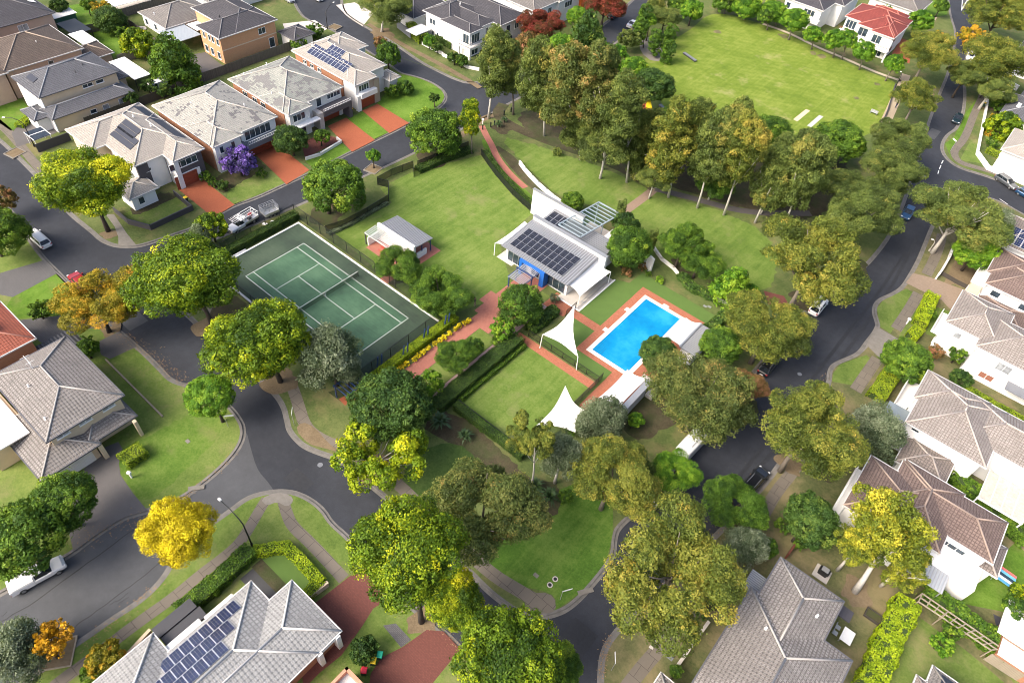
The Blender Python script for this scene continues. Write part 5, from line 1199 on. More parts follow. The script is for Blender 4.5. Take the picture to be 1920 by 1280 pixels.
sail([(54.6,21.3,2.7),(57.0,21.2,2.9),(57.0,27.3,2.9),(54.8,26.9,2.7)], 'white canopy on the far side of the pool in front of the ribbed grey roof', [((54.6,21.3,0),(54.6,21.3,2.7)),((54.8,26.9,0),(54.8,26.9,2.7))], .12)
h = House('pump_house', 'small pool building with a ribbed grey roof behind the white poolside canopy', 58, 24, 'building')
h.box('roof', corrmat('ribbed_grey_roof', (.30,.31,.32), 'Y', .32, .5), (57.1,21.0,2.7,59.6,27.3,2.8)); h.box('wall', M_WALLW, (57.3,21.3,0,59.3,27.0,2.69)); h.box('gutter', M_STEEL, (56.98,21.0,2.85,57.25,27.3,2.98))
h = House('changing_shed', 'narrow shed with a pale grey wall behind the long white canopy', 57.5, 9.5, 'shed')
h.box('wall', plain('pale_grey_wall', (.45,.46,.47), .7), (57.0,5.8,0,57.5,12.0,2.6)); h.box('roof', M_STEEL, (56.85,5.6,2.6,57.7,12.8,2.7)); h.box('bench', M_CONCL, (57.51,12.2,0,58.6,14.8,.5), (55.4,13.3,0,56.9,15.2,.45))
# small pavilion on the lawn
h = House('picnic_pavilion', 'small open pavilion with a ribbed roof on the big lawn beside the tennis court', 11.5, 10.5, 'pavilion')
b = MB().face([(7.6,9.7,2.95),(15.7,9.7,2.95),(15.7,13.4,2.6),(7.6,13.4,2.6)]).face([(7.6,13.4,2.48),(15.7,13.4,2.48),(15.7,9.7,2.83),(7.6,9.7,2.83)]).face([(15.7,9.7,2.83),(15.7,13.4,2.48),(15.7,13.4,2.6),(15.7,9.7,2.95)])
rf = h.part(b, 'roof', M_RIBX); rr = MB()
for k in range(27): rr.bar((7.75+.3*k,9.72,2.98), (7.75+.3*k,13.38,2.63), .07)
h.part(rr, 'rib', plain('rib_metal', (.36,.37,.385), .4, .3), rf)
h.box('wall', M_WALLW, (7.3,9.2,0,15.6,9.65,3.1)); h.box('back_wall', M_WALLW, (15.2,9.66,0,15.5,12.2,1.1), (7.4,6.9,0,7.6,9.19,1.6))
for (x, y) in ((15.4,13.1),(7.9,13.1),(15.4,11.2),(7.0,6.9),(14.0,6.9)): h.part(MB().bar((x,y,0), (x,y,2.5 if y > 10 else 2.3), .14), 'post', M_BLUE if y > 10 else M_DGREY)
b = MB()
for k in range(20): b.bar((7.0+.37*k,6.8,2.35), (7.0+.37*k,9.2,2.55), .12, .05)
b.bar((6.9,6.85,2.3), (14.2,6.85,2.3), .12); h.part(b, 'slatted_awning', plain('pale_slats', (.50,.50,.48), .6)); h.part(MB().face([(7,6.8,2.4),(9.6,6.8,2.4),(9.6,9.2,2.6),(7,9.2,2.6)]), 'glass_panel', alphamat('clear_glass', (.25,.32,.30), .35, .08))
o = House('picnic_table', 'small red table with benches under the slatted awning of the little pavilion', 10.5, 7.8, 'table')
o.box('tabletop', plain('red_plastic', (.40,.06,.04), .5), (9.8,7.4,.72,11.4,8.1,.77)); o.box('bench', plain('red_plastic', (.40,.06,.04), .5), (9.8,6.9,.42,11.4,7.15,.46)); o.box('bench', plain('red_plastic', (.40,.06,.04), .5), (9.8,8.35,.42,11.4,8.6,.46)); o.box('leg', M_STEEL, (10.1,7.7,0,10.2,7.8,.72)); o.box('leg', M_STEEL, (11,7.7,0,11.1,7.8,.72))
# blue arch at the corner of the court
p = G(655,745); h = House('blue_pergola', 'open dark blue steel frame beside the dark round tree at the court corner', p.x, p.y, 'pergola')
for dx in (-1.2, 1.2):
    for dy in (-1.1, 1.1): h.part(MB().bar((p.x+dx,p.y+dy,0), (p.x+dx,p.y+dy,2.5), .14), 'post', M_BLUE)
b = MB()
for k in range(5): b.bar((p.x-1.4,p.y-1.2+.6*k,2.55), (p.x+1.4,p.y-1.2+.6*k,2.55), .1)
b.bar((p.x-1.2,p.y-1.4,2.48), (p.x-1.2,p.y+1.4,2.48), .12); b.bar((p.x+1.2,p.y-1.4,2.48), (p.x+1.2,p.y+1.4,2.48), .12); h.part(b, 'beam', M_BLUE)
# walls
fence([(9.8,42.6),(12,41.5),(14.3,40.6),(16.5,39.8),(18.8,39.2),(21,38.7),(23.2,38.4)], .8, 2, 'wall', 'low curved white wall beside the brick path above the club building', 'garden_wall', 'wall', M_WALLW)
fence([(42.2,35.2),(44.3,34.5)], 2.9, 2, 'wall', 'short tall white wall between the two dark trees right of the club', 'garden_wall', 'wall', M_WALLW)
fence(F(1226,468, 1240,488, 1262,505, 1290,540, 1330,560, 1370,572), .5, 2, 'wall', 'low white retaining wall behind the pool lawn under the trees', 'garden_wall', 'wall', M_OFFW)
# hedges and fences of the garden rooms
hedge([(3.2,40.3),(6,38.8),(9,37.3),(12,36.2),(15.1,35.0),(18.1,34.2),(20.2,33.7)], 1.1, 1.1, 'hedged', 'long curved dark hedge that ends at the tall white wall of the club', seed=21)
fence([(2.6,39.7),(5.6,38.2),(8.8,36.7),(11.9,35.5),(15,34.3),(18,33.5),(20.3,33.0)], 1.3, 2.4, 'shade', 'curved black metal fence in front of the dark curved hedge', seed=5)
fence(F(612,437, 648,425, 690,402, 729,378, 729,352, 708,347), 1.5, 2.4, 'shade', 'black metal fence with a gateway at the far left corner of the big lawn', seed=6)
fence(F(708,345, 735,330, 775,315, 776,332), 1.5, 2.4, 'shade', 'short black metal fence along the street verge above the big lawn', seed=7)
fence(F(783,315, 830,296, 878,278), 1.5, 2.4, 'shade', 'black metal fence under the dark round tree beside the street', seed=8)
hedge(F(785,322, 830,302, 880,285), 1.6, .9, 'hedged', 'low dark hedge at the top of the big lawn under the round tree', seed=22)
hedge(F(616,440, 660,420, 725,383), .8, .45, 'greygreen', 'low grey-green edging plants inside the black fence of the big lawn', seed=23, leaf=.18)
hedge([(38.4,-9.2),(38.4,7.4)], 2.1, 1.5, 'hedged', 'broad dark hedge running diagonally between the gravel strip and the small bright lawn', seed=24, rough=.14)
hedge([(39.75,-6.0),(39.75,7.6)], .55, .7, 'green', 'thin low green hedge edging the small bright lawn on its upper left side', seed=25)
hedge([(40.2,-7.2),(51.5,-7.2)], 1.0, 1.3, 'hedged', 'dark hedge along the lower left edge of the small bright lawn', seed=26)
fence([(40.0,-6.6),(51,-6.6)], 1.3, 2.2, 'shade', 'black metal fence against the dark hedge below the small bright lawn', seed=9)
fence([(38.8,9.65),(51.4,9.65)], 1.3, 2.2, 'bars', 'black pool fence along the brick path above the small bright lawn', seed=10)
fence([(51.4,10.6),(51.5,2.4)], 1.3, 1.6, 'bars', 'black pool fence beside the long white canopy', seed=11)
fence([(40.4,16.6),(40.4,19.2)], 1.4, 1.3, 'bars', 'small black pool gate between the sail and the club terrace', 'pool_gate', 'gate', seed=12)
hedge([(38.5,10.6),(38.5,16.2)], 1.8, .9, 'dark', 'bank of strappy dark green plants between the brick courtyard and the white sail', leaf=.34, dens=110, seed=27, name='strappy_plants', cat='plants', rough=.2)
hedge(F(1275,520, 1300,545, 1335,560), 1.5, .8, 'dark', 'strappy dark plants along the back of the pool lawn', leaf=.3, dens=110, seed=28, name='strappy_plants', cat='plants', rough=.2)
hedge([(57.9,28.5),(58.3,33.5)], 1.6, 1.3, 'dark', 'strappy dark hedge at the right end of the pool lawn', leaf=.3, dens=110, seed=29, name='strappy_plants', cat='plants', rough=.2)
# other hedges
def hp(px, w, h_, kind, label, **k): return hedge(F(*px), w, h_, kind, label, **k)
hp((1742,563, 1720,612), 2.0, 1.5, 'hedgey', 'long box of bright lime hedge beside the footpath on the right', seed=31, leaf=.17)
hp((1716,625, 1705,636), 1.8, 1.2, 'hedgey', 'short lime hedge cube below the long one on the right', seed=32, leaf=.17)
hp((1675,695, 1638,750), 2.4, 1.5, 'hedge', 'thick green hedge right of the footpath below the round green tree', seed=33, leaf=.18)
hp((1800,745, 1870,785, 1960,835), 1.7, 2.0, 'hedge', 'long trimmed hedge between the two white houses on the right', seed=34, leaf=.18)
hp((1690,1140, 1655,1210, 1622,1290), 2.6, 1.8, 'hedgey', 'tall ragged lime hedge beside the lawn at the lower right', seed=35, leaf=.2, rough=.22)
hp((238,870, 268,850), 2.0, 1.3, 'hedge', 'single rectangular clipped hedge block on the corner lawn by the driveway', seed=36)
hp((345,1150, 400,1105, 470,1040), 1.9, 1.4, 'green', 'thick hedge beside the footpath, left of the tiny artificial lawn', seed=37, rough=.15)
hp((480,1038, 540,1030, 602,1095, 577,1120), 1.2, 1.1, 'hedgey', 'lime hedge bent round the tiny artificial lawn at the bottom', seed=38)
hp((380,1010, 381,1009), .1, .1, 'hedge', 'x', seed=39) if 0 else None
hp((770,60, 792,82), 2.2, 2.2, 'hedge', 'boxy green hedge by the sandy path near the white corner house', seed=40)
hp((822,76, 848,91), 1.8, 1.5, 'hedged', 'dark hedge behind the low white wall of the corner house', seed=41)
hp((60,258, 25,230), 1.4, .8, 'hedgey', 'curved low lime hedge at the edge of the bright lawn, far left', seed=42) if 0 else None
hp((38,240, 60,222), 1.4, .8, 'hedgey', 'low lime hedge at the edge of the bright lawn, far left', seed=42)
hp((1850,285, 1880,300, 1930,330), 1.4, 1.0, 'hedge', 'hedge inside the long white wall near the right edge', seed=43)
hp((1858,225, 1850,255), 1.2, 1.4, 'orange', 'brownish orange hedge beside the white wall near the right edge', seed=44)
hp((1730,1115, 1790,1160, 1850,1205, 1872,1235), 2.2, 1.6, 'green', 'loose green hedge behind the garden trellis at the lower right', seed=45, leaf=.28, rough=.3)
hp((1775,900, 1820,935, 1880,985, 1915,1015), 2.0, 1.9, 'green', 'bushy hedge behind the reddish-brown roof, running to the right edge', seed=46, leaf=.28, rough=.3)
# fences and walls among the houses
fence([(-53.8,12.0),(-53.6,44.0)], 1.9, 3, 'pale', 'long grey paling fence between the orange brick house and the tiled houses', pm=M_TIMBER)
fence([(-71.2,9.5),(-70.8,18.5)], 1.8, 3, 'pale', 'pale timber fence between the green bushes in the upper left', pm=M_TIMBERL)
fence([(-88,9),(-86,20)], 1.8, 3, 'pale', 'weathered paling fence near the top left corner behind the dark shrubs', pm=M_TIMBER)
fence([(-90,20),(-90,36)], 1.9, 3, 'pale', 'grey paling fence at the top edge beside the white carport roof', pm=M_TIMBER)
fence([(-53.3,-7),(-53.5,11.5)], 1.8, 3, 'pale', 'dark weathered fence behind the cream house and the corner house', pm=plain('dark_timber', (.05,.043,.035), .9))
fence([(-87,20.2),(-74,19.6)], 1.5, 3, 'pale', 'low timber fence beside the verandah of the low house', pm=M_TIMBER)
fence(F(216,398, 242,420, 284,431, 362,394, 328,366), 1.0, 3, 'solid', 'black solid low fence round the front garden on the street corner', pm=M_DGREY)
fence(F(574,300, 600,292, 640,268, 632,262), .5, 3, 'wall', 'low pale wall beside the dark red paved front yard', 'garden_wall', 'wall', M_OFFW)
fence(F(792,84, 829,103, 831,106, 860,119, 878,129, 898,133), .6, 3, 'wall', 'stepped low white wall in front of the white corner house', 'garden_wall', 'wall', M_OFFW)
fence(F(745,52, 770,72), 1.8, 3, 'solid', 'grey panel fence by the sandy path near the top edge', pm=M_MGREY)
fence(F(1850,150, 1848,200, 1840,240, 1830,290, 1850,318, 1930,352), .9, 3, 'wall', 'long white garden wall curving beside the footpath at the right edge', 'garden_wall', 'wall', M_WALLW)
fence(F(1868,150, 1905,170), 1.2, 3, 'wall', 'white wall under the gum tree near the upper right edge', 'garden_wall', 'wall', M_WALLW)
fence(F(1783,470, 1776,488, 1762,512, 1754,523), .9, 2, 'wall', 'broken low white wall beside the dry yard on the right-hand street', 'garden_wall', 'wall', M_WALLW)
fence(F(1764,515, 1790,530, 1812,541), .7, 2, 'solid', 'low dark fence along the brown gravel driveway', pm=plain('dark_timber', (.05,.043,.035), .9))
fence(F(1417,1040, 1382,1092, 1358,1125), .7, 3, 'wall', 'pale low wall between the golden gum and the big grey roof', 'garden_wall', 'wall', M_CONCL)
fence(F(1325,1170, 1303,1200, 1268,1250), .7, 3, 'wall', 'pale low wall beside the footpath at the bottom edge', 'garden_wall', 'wall', M_CONCL)
fence(F(1497,1010, 1472,1046), 1.2, 3, 'solid', 'dark red brown fence above the big grey roof', pm=plain('rust_fence', (.12,.035,.02), .8))
fence(F(199,675, 250,726, 305,781), .22, 3, 'solid', 'long low timber edging board across the corner lawn', 'timber_edging', 'edging', M_TIMBERL)
fence(F(575,1128, 615,1098), .9, 3, 'wall', 'short cream wall with a white post cap by the red driveway', 'garden_wall', 'wall', M_CREAM)
fence(F(245,1230, 285,1187), .9, 3, 'wall', 'low yellowish wall at the left of the solar-panelled house', 'garden_wall', 'wall', M_CREAM)
fence(F(1012,38, 960,100, 1000,85), 1.8, 3, 'solid', 'red-brown fence below the red-leaved tree', pm=plain('rust_fence', (.12,.035,.02), .8))
fence(F(1678,160, 1665,205, 1652,236), .5, 3, 'solid', 'low dark kerb wall along the right side of the oval', pm=M_DGREY)
# garden trellis
h = House('garden_trellis', 'long timber pergola frame beside the lawn at the lower right', 98, 5, 'pergola')
A, B = G(1712,1125), G(1860,1228); A2, B2 = G(1705,1140), G(1838,1230)
b = MB(); n = 9
for z_, (p, q) in ((2.0,(A,B)), (2.0,(A2,B2)), (2.0,(A.lerp(A2,.5), B.lerp(B2,.5)))): b.bar((p.x,p.y,z_), (q.x,q.y,z_), .12)
for k in range(n+1): p, q = A.lerp(B, k/n), A2.lerp(B2, k/n); b.bar((p.x,p.y,2.07), (q.x,q.y,2.07), .1)
h.part(b, 'beam', M_TIMBERL)
for k in range(0, n+1, 3):
    for p in (A.lerp(B, k/n), A2.lerp(B2, k/n)): h.part(MB().bar((p.x,p.y,0), (p.x,p.y,1.95), .1), 'post', M_TIMBERL)
fence([tuple(G(1843,1235))[:2], tuple(G(1905,1275))[:2]], 1.7, 2, 'pale', 'pale timber fence at the bottom right beside the bins', pm=M_TIMBERL)
# ================================================================ VEHICLES
M_TYRE = plain('tyre_rubber', (.015,.015,.016), .85); M_RIM = plain('wheel_rim', (.35,.36,.37), .35, .7); M_LAMP = plain('headlight_glass', (.6,.62,.65), .15); M_TAIL = plain('tail_light', (.35,.015,.015), .25)
M_CARGLASS = glassmat('car_glass', (.010,.013,.016), .06); M_TRIM = plain('black_trim', (.02,.02,.022), .55)
def paint(name, c, met=.2):
    m, t, b = nmat(name); co = coord(t); f = noise(t, co, 2.2, 4, .6)
    t.links.new(mixc(t, mth(t, 'MULTIPLY', f, .25), c, cmul(c, .75)), b.inputs['Base Color']); b.inputs['Roughness'].default_value = .28; b.inputs['Metallic'].default_value = met
    b.inputs['Coat Weight'].default_value = .6; b.inputs['Coat Roughness'].default_value = .08; return m
PAINT = {'white': paint('white_car_paint', (.72,.72,.72), 0), 'silver': paint('silver_car_paint', (.42,.43,.44), .5), 'red': paint('red_car_paint', (.30,.012,.012)), 'blue': paint('blue_car_paint', (.015,.065,.15), .4), 'black': paint('black_car_paint', (.012,.013,.016), .2), 'grey': paint('grey_car_paint', (.10,.11,.12), .4), 'teal': paint('dark_teal_car_paint', (.012,.03,.04), .3)}
def loft(secs):
    b = MB(); n = len(secs[0]); b.v = [tuple(p) for s in secs for p in s]
    for i in range(len(secs)-1):
        for k in range(n): b.f.append((i*n+k, i*n+(k+1)%n, (i+1)*n+(k+1)%n, (i+1)*n+k)); b.uv.append(None)
    b.f.append(tuple(range(n))[::-1]); b.f.append(tuple((len(secs)-1)*n+k for k in range(n))); b.uv += [None]*2
    return b
def bsec(x, w, zt, zb=.28, ch=.12):
    return [(x,-w+.08,zb),(x,w-.08,zb),(x,w,zb+.22),(x,w,zt-ch),(x,w-.10,zt),(x,-w+.10,zt),(x,-w,zt-ch),(x,-w,zb+.22)]
def wheels(o, xs, w=.82, r=.33):
    for x in xs:
        for s in (-1, 1):
            q = MB().tube([(x, s*(w-.2), r), (x, s*(w+.03), r)], [r, r], 18).build('wheel', M_TYRE, o)
            MB().tube([(x, s*(w+.025), r), (x, s*(w+.045), r)], [r*.62, r*.55], 12).build('rim', M_RIM, q)
def vehicle(kind, col, label, rear, front, cat='car', name='parked_car', group='cars parked along the kerbs', L=None, z=ZR+.006):
    a, f = G(*rear, z), G(*front, z); c = (a+f)/2; ang = math.atan2(f.y-a.y, f.x-a.x); o = thing(name, label, cat, c, ang, group)
    P_ = PAINT[col]; W = .88
    if kind in ('sedan','hatch','suv','wagon'):
        L = L or {'sedan':4.7,'hatch':4.2,'suv':4.7,'wagon':4.8}[kind]; h = L/2; hi = .12 if kind == 'suv' else 0
        bz = .98 + hi
        prof = [(-h,.62,.70+hi),(-h+.06,.78,.82+hi),(-h+.5,.86,bz-.04),(-h+1.2,W,bz),(0,W,bz),(h-1.5,W,bz-.02),(h-.9,.86,bz-.12),(h-.35,.82,.80+hi),(h-.06,.74,.66+hi),(h,.60,.60+hi)]
        loft([bsec(x,w,zt,.26+hi*.6) for x,w,zt in prof]).build('body', P_, o, smooth=False, bevel=.05)
        rx = {'sedan':-h+.75,'hatch':-h+.12,'suv':-h+.15,'wagon':-h+.15}[kind]; rt = {'sedan':-h+1.5,'hatch':-h+.65,'suv':-h+.5,'wagon':-h+.55}[kind]; fx, ft = h-1.25, h-2.15; zr = 1.42 + hi*2.2
        gl = loft([[(x,-w,bz-.06),(x,w,bz-.06),(xt,wt,zr-.03),(xt,-wt,zr-.03)] for x, w, xt, wt in ((rx,.70,rt,.60),(rx+.35,.80,rt+.1,.64),(fx-.5,.80,ft-.1,.64),(fx,.68,ft,.58))])
        gl.build('windows', M_CARGLASS, o)
        rf = loft([[(x,-w,zr-.05),(x,w,zr-.05),(x,w-.06,zr+.02),(x,-w+.06,zr+.02)] for x, w in ((rt-.03,.60),(rt+.15,.66),((rt+ft)/2,.68),(ft-.15,.66),(ft+.04,.59))]).build('roof', P_, o, bevel=.02)
        pl = MB()
        for s in (-1, 1):
            pl.bar((rx+.02,s*.72,bz-.06),(rt,s*.61,zr-.02),.09); pl.bar((fx,s*.69,bz-.06),(ft,s*.60,zr-.02),.07); pl.bar(((rx+fx)/2-.1,s*.815,bz-.06),((rt+ft)/2-.1,s*.665,zr-.02),.08)
        pl.build('pillars', P_, o)
        if kind in ('suv','wagon'):
            for s in (-1,1): MB().bar((rt+.2,s*.52,zr+.06),(ft-.1,s*.52,zr+.06),.04).build('roof_rail', M_STEEL, o)
        for s in (-1, 1):
            MB().box(h-.38,s*.50,.60+hi,h-.06,s*.76,.74+hi).build('headlight', M_LAMP, o); MB().box(-h+.0,s*.52,.62+hi,-h+.10,s*.77,.80+hi).build('tail_light', M_TAIL, o); MB().box(fx-.35,s*.86,bz-.05,fx-.15,s*1.03,bz+.09).build('mirror', P_, o)
        MB().box(h-.03,-.35,.42,h+.02,.35,.60).build('grille', M_TRIM, o); MB().box(-h-.02,-.25,.42,-h+.01,.25,.54).build('number_plate', M_WHITE, o)
        wheels(o, (-h+.85, h-.88))
    elif kind in ('ute','worktruck'):
        L = 5.3; h = L/2; cab0 = -.35 if kind == 'ute' else .1
        prof = [(cab0-.02,.86,1.12),(cab0+.3,W,1.14),(h-1.6,W,1.12),(h-1.0,.87,1.05),(h-.3,.83,.95),(h-.05,.76,.80),(h,.62,.72)]
        loft([bsec(x,w,zt,.36) for x,w,zt in prof]).build('body', P_, o, bevel=.05)
        fx, ft, zr = h-1.25, h-2.05, 1.72
        loft([[(x,-w,1.06),(x,w,1.06),(xt,wt,zr-.03),(xt,-wt,zr-.03)] for x, w, xt, wt in ((cab0+.04,.80,cab0+.12,.66),(fx-.5,.80,ft-.1,.66),(fx,.70,ft,.60))]).build('windows', M_CARGLASS, o)
        loft([[(x,-w,zr-.05),(x,w,zr-.05),(x,w-.06,zr+.02),(x,-w+.06,zr+.02)] for x, w in ((cab0+.05,.68),(ft-.15,.68),(ft+.04,.60))]).build('roof', P_, o, bevel=.02)
        for s in (-1, 1):
            MB().box(h-.38,s*.52,.72,h-.06,s*.78,.88).build('headlight', M_LAMP, o); MB().box(fx-.35,s*.86,1.1,fx-.15,s*1.05,1.27).build('mirror', P_, o); MB().box(-h,s*.62,.62,-h+.06,s*.86,.78).build('tail_light', M_TAIL, o)
        MB().bar((cab0+.06,-.74,1.05),(cab0+.12,-.66,1.7),.1).bar((cab0+.06,.74,1.05),(cab0+.12,.66,1.7),.1).build('pillars', P_, o)
        if kind == 'ute':
            MB().box(-h,-.86,.42,cab0-.03,.86,.80).box(-h,-.86,.8,-h+.06,.86,1.14).box(-h+.06,-.86,.8,cab0-.03,-.80,1.14).box(-h+.06,.80,.8,cab0-.03,.86,1.14).build('tray', P_, o, bevel=.03)
            loft([[(x,-.83,1.13),(x,.83,1.13),(x,.80,1.13+t_),(x,-.80,1.13+t_)] for x, t_ in ((-h+.02,.04),(-h+.3,.12),(cab0-.05,.14))]).build('tray_cover', plain('white_cover', (.66,.66,.65), .6), o)
        else:
            MB().box(-h,-.95,.80,cab0-.05,.95,.90).box(-h,-.95,.9,-h+.05,.95,1.18).box(-h+.05,-.95,.9,cab0-.05,-.90,1.18).box(-h+.05,.90,.9,cab0-.05,.95,1.18).build('tray', M_STEEL, o)
            MB().box(-h,-.8,.42,cab0-.05,.8,.79).build('chassis', M_TRIM, o)
            rk = MB()
            for x in (-h+.1, cab0-.1):
                for s in (-.85,.85): rk.bar((x,s,.95),(x,s,1.95),.06)
                rk.bar((x,-.85,1.95),(x,.85,1.95),.07)
            for s in (-.85,-.3,.3,.85): rk.bar((-h,s,1.98),(h-1.8,s,1.98),.06)
            for k in range(7): rk.bar((cab0-.3+.32*k,-.85,2.02),(cab0-.3+.32*k,.85,2.02),.07,.04)
            rk.build('ladder_rack', M_WHITE, o)
            for i, (x, y, c_) in enumerate(((-1.9,-.4,(.30,.03,.03)),(-1.2,.3,(.05,.05,.05)),(-.7,-.4,(.5,.5,.48)))): MB().box(x-.28,y-.22,.91,x+.28,y+.25,1.3).build('toolbox', plain('toolbox_%d' % i, c_, .5), o)
        MB().box(h-.03,-.4,.5,h+.02,.4,.72).build('grille', M_TRIM, o); wheels(o, (-h+1.05, h-.9), .84, .37)
    elif kind == 'van':
        L = 5.6; h = L/2
        loft([bsec(x,w,zt,.35,.2) for x,w,zt in ((-h,.88,2.25),(-h+.1,.98,2.45),(0,1.0,2.5),(h-1.3,1.0,2.45),(h-1.0,.97,2.2),(h-.5,.93,1.35),(h-.1,.86,1.05),(h,.76,.85))]).build('body', P_, o, bevel=.06)
        loft([[(x,-.84,z0),(x,.84,z0),(x+.01,.84,z0+.03),(x+.01,-.84,z0+.03)] for x, z0 in ((h-.53,1.42),(h-.98,2.2))]).build('windscreen', M_CARGLASS, o)
        for s in (-1,1): MB().box(h-1.9,s*1.0,1.35,h-.9,s*1.015,1.95).build('side_window', M_CARGLASS, o); MB().box(h-.35,s*.5,.85,h-.03,s*.8,1.02).build('headlight', M_LAMP, o)
        MB().box(-1.6,-.5,2.5,.2,.5,2.72).build('roof_unit', M_WHITE, o, bevel=.05); wheels(o, (-h+1.0, h-.95), .95, .36)
    return o
gk = 'cars parked along the kerbs'
vehicle('wagon','white','white station wagon parked at the left kerb beside the green tree',(94,469),(57,436),L=5.2)
vehicle('hatch','red','red car half hidden under the orange and green tree',(165,545),(137,518))
vehicle('worktruck','white','white work truck with ladder rack, towing a caged trailer by the tennis court',(484,407),(428,441),'truck','work_truck')
vehicle('ute','white','white ute parked under the green tree at the lower left',(20,1112),(128,1054),'ute','parked_ute')
vehicle('sedan','silver','silver car parked at the top edge in the sloping street',(523,-9),(556,12)); vehicle('hatch','white','white hatchback at the top edge, second car in the sloping street',(582,-9),(606,7))
vehicle('sedan','white','white car on the top road between the column trees and the plaza',(1174,56),(1200,43))
vehicle('sedan','teal','dark teal car driving past the grass bulge on the upper right road',(1801,212),(1785,241),name='driving_car',group='cars driving on the right-hand road'); vehicle('hatch','white','white car under the gum crown near the upper right',(1822,99),(1812,121))
vehicle('hatch','blue','blue hatchback driving down the right-hand road between the gums',(1708,388),(1690,420),name='driving_car',group='cars driving on the right-hand road')
o = vehicle('suv','white','white four-wheel drive with boards on its roof, parked under the very wide gum',(1518,596),(1545,562))
for k, y in enumerate((-.42,0,.42)): MB().box(-1.3,y-.17,1.80,1.0,y+.17,1.86).build('roof_board', PAINT['grey'] if k == 1 else M_WHITE, o, bevel=.02)
vehicle('suv','black','black car almost hidden by the amber gum on the left kerb of the right-hand road',(1430,700),(1447,678))
vehicle('van','white','large white van parked beneath the amber gum next to the bright green tree',(1268,868),(1318,815),'van','parked_van')
vehicle('ute','black','dark ute with a pale tray bar under the golden olive gum by the road',(1212,958),(1243,920),'ute','parked_ute')
vehicle('wagon','black','black wagon parked at the right kerb near the yellow-flecked green tree',(1398,922),(1428,888))
vehicle('wagon','grey','dark grey wagon parked in the side street at the right edge',(1870,336),(1898,355)); vehicle('hatch','blue','blue car cut by the right edge in the side street',(1908,362),(1936,378))
vehicle('hatch','black','black car on the top road near the tall pine',(1142,38),(1156,28)); vehicle('hatch','white','white car half hidden by the gum beside the oval path',(1712,206),(1720,190))
# trailer
p = G(507,402,ZR); q = G(524,393,ZR); ang = math.atan2(G(484,407).y-G(530,388).y, G(484,407).x-G(530,388).x); o = thing('box_trailer', 'galvanised caged trailer hitched behind the white work truck', 'trailer', p, ang)
MB().box(-1.3,-.9,.5,1.3,.9,.58).box(-1.3,-.9,.58,1.3,-.86,1.0).box(-1.3,.86,.58,1.3,.9,1.0).box(-1.3,-.86,.58,-1.26,.86,1.0).box(1.26,-.86,.58,1.3,.86,1.0).build('tray', M_STEEL, o)
b = MB()
for x in (-1.28,-.4,.4,1.28):
    for y in (-.88,.88): b.bar((x,y,1),(x,y,1.9),.05)
for z in (1.3,1.6,1.9):
    for y in (-.88,.88): b.bar((-1.28,y,z),(1.28,y,z),.04)
    for x in (-1.28,1.28): b.bar((x,-.88,z),(x,.88,z),.04)
b.build('cage', M_STEEL, o); MB().bar((1.3,0,.5),(2.3,0,.5),.09).build('drawbar', M_TRIM, o); wheels(o, (-.35,.35), .95, .3)
for i in range(4): MB().bar((-1.0+.5*i,-.6,.6),(-.9+.5*i,-.5,1.75),.07).build('tool', M_STEEL, o)
# bins
def bin_(u, v, lid, label, ang=0.0):
    p = G(u, v); o = thing('wheelie_bin', label, 'bin', p, ang, 'household wheelie bins')
    MB().taper(0,0,.06,.95,.22,.26,.28,.33).build('bin_body', plain('bin_green', (.015,.04,.025), .5), o, bevel=.03)
    MB().taper(0,0,.951,1.03,.31,.36,.24,.29).box(-.36,-.2,.93,-.31,.2,.97).build('lid', plain('lid_' + lid, {'yellow':(.75,.52,.02),'green':(.02,.42,.26),'red':(.60,.02,.05)}[lid], .45), o, bevel=.02)
    for s in (-1,1): MB().tube([(-.24,s*.2,.1),(-.24,s*.26,.1)],[.1,.1],12).build('wheel', M_TYRE, o)
bin_(713,1232,'green','green-lidded wheelie bin next to the red driveway at the bottom',.6); bin_(701,1243,'yellow','yellow-lidded wheelie bin beside the green-lidded one by the red driveway',.6); bin_(684,1261,'red','red-lidded wheelie bin beside the small salmon brick building',.6)
bin_(350,379,'yellow','yellow-lidded bin at the end of the first terracotta driveway'); bin_(659,212,'yellow','yellow-lidded bin between the two terracotta garages'); bin_(1843,200,'yellow','yellow-lidded bin on the footpath beside the long white wall')
bin_(1876,1228,'green','green-lidded bin beside the timber fence at the lower right'); bin_(1866,1236,'red','red-lidded bin beside the timber fence at the lower right'); bin_(1882,1215,'yellow','yellow-lidded bin furthest from the timber fence at the lower right')
# lamps
def lamp(base, top, arm, label, m=M_BLACK, head=M_WHITE):
    b0 = G(*base); hs = min(((abs(proj((b0.x,b0.y,z))[1]-top[1]) , z) for z in [i*.1 for i in range(20,120)]))[1]
    a = G(*arm, hs+.4); d = Vector((a.x-b0.x, a.y-b0.y, 0)); o = thing('street_lamp', label, 'street lamp', b0, 0, 'street lamps')
    MB().tube([(0,0,0),(0,0,hs*.5),(0,0,hs*.86),(d.x*.15,d.y*.15,hs*.96),(d.x*.5,d.y*.5,hs+.3),(d.x,d.y,hs+.4)], [.10,.085,.07,.06,.05,.045], 10).build('pole', m, o, smooth=True)
    MB().cyl((0,0), .16, 0, .4, 12).build('base', m, o)
    e = d.normalized()*.35 if d.length > .01 else Vector((.3,0,0)); MB().bar((d.x-e.x*.3,d.y-e.y*.3,hs+.37),(d.x+e.x,d.y+e.y,hs+.37),.26,.12).build('lamp_head', head, o, bevel=.02)
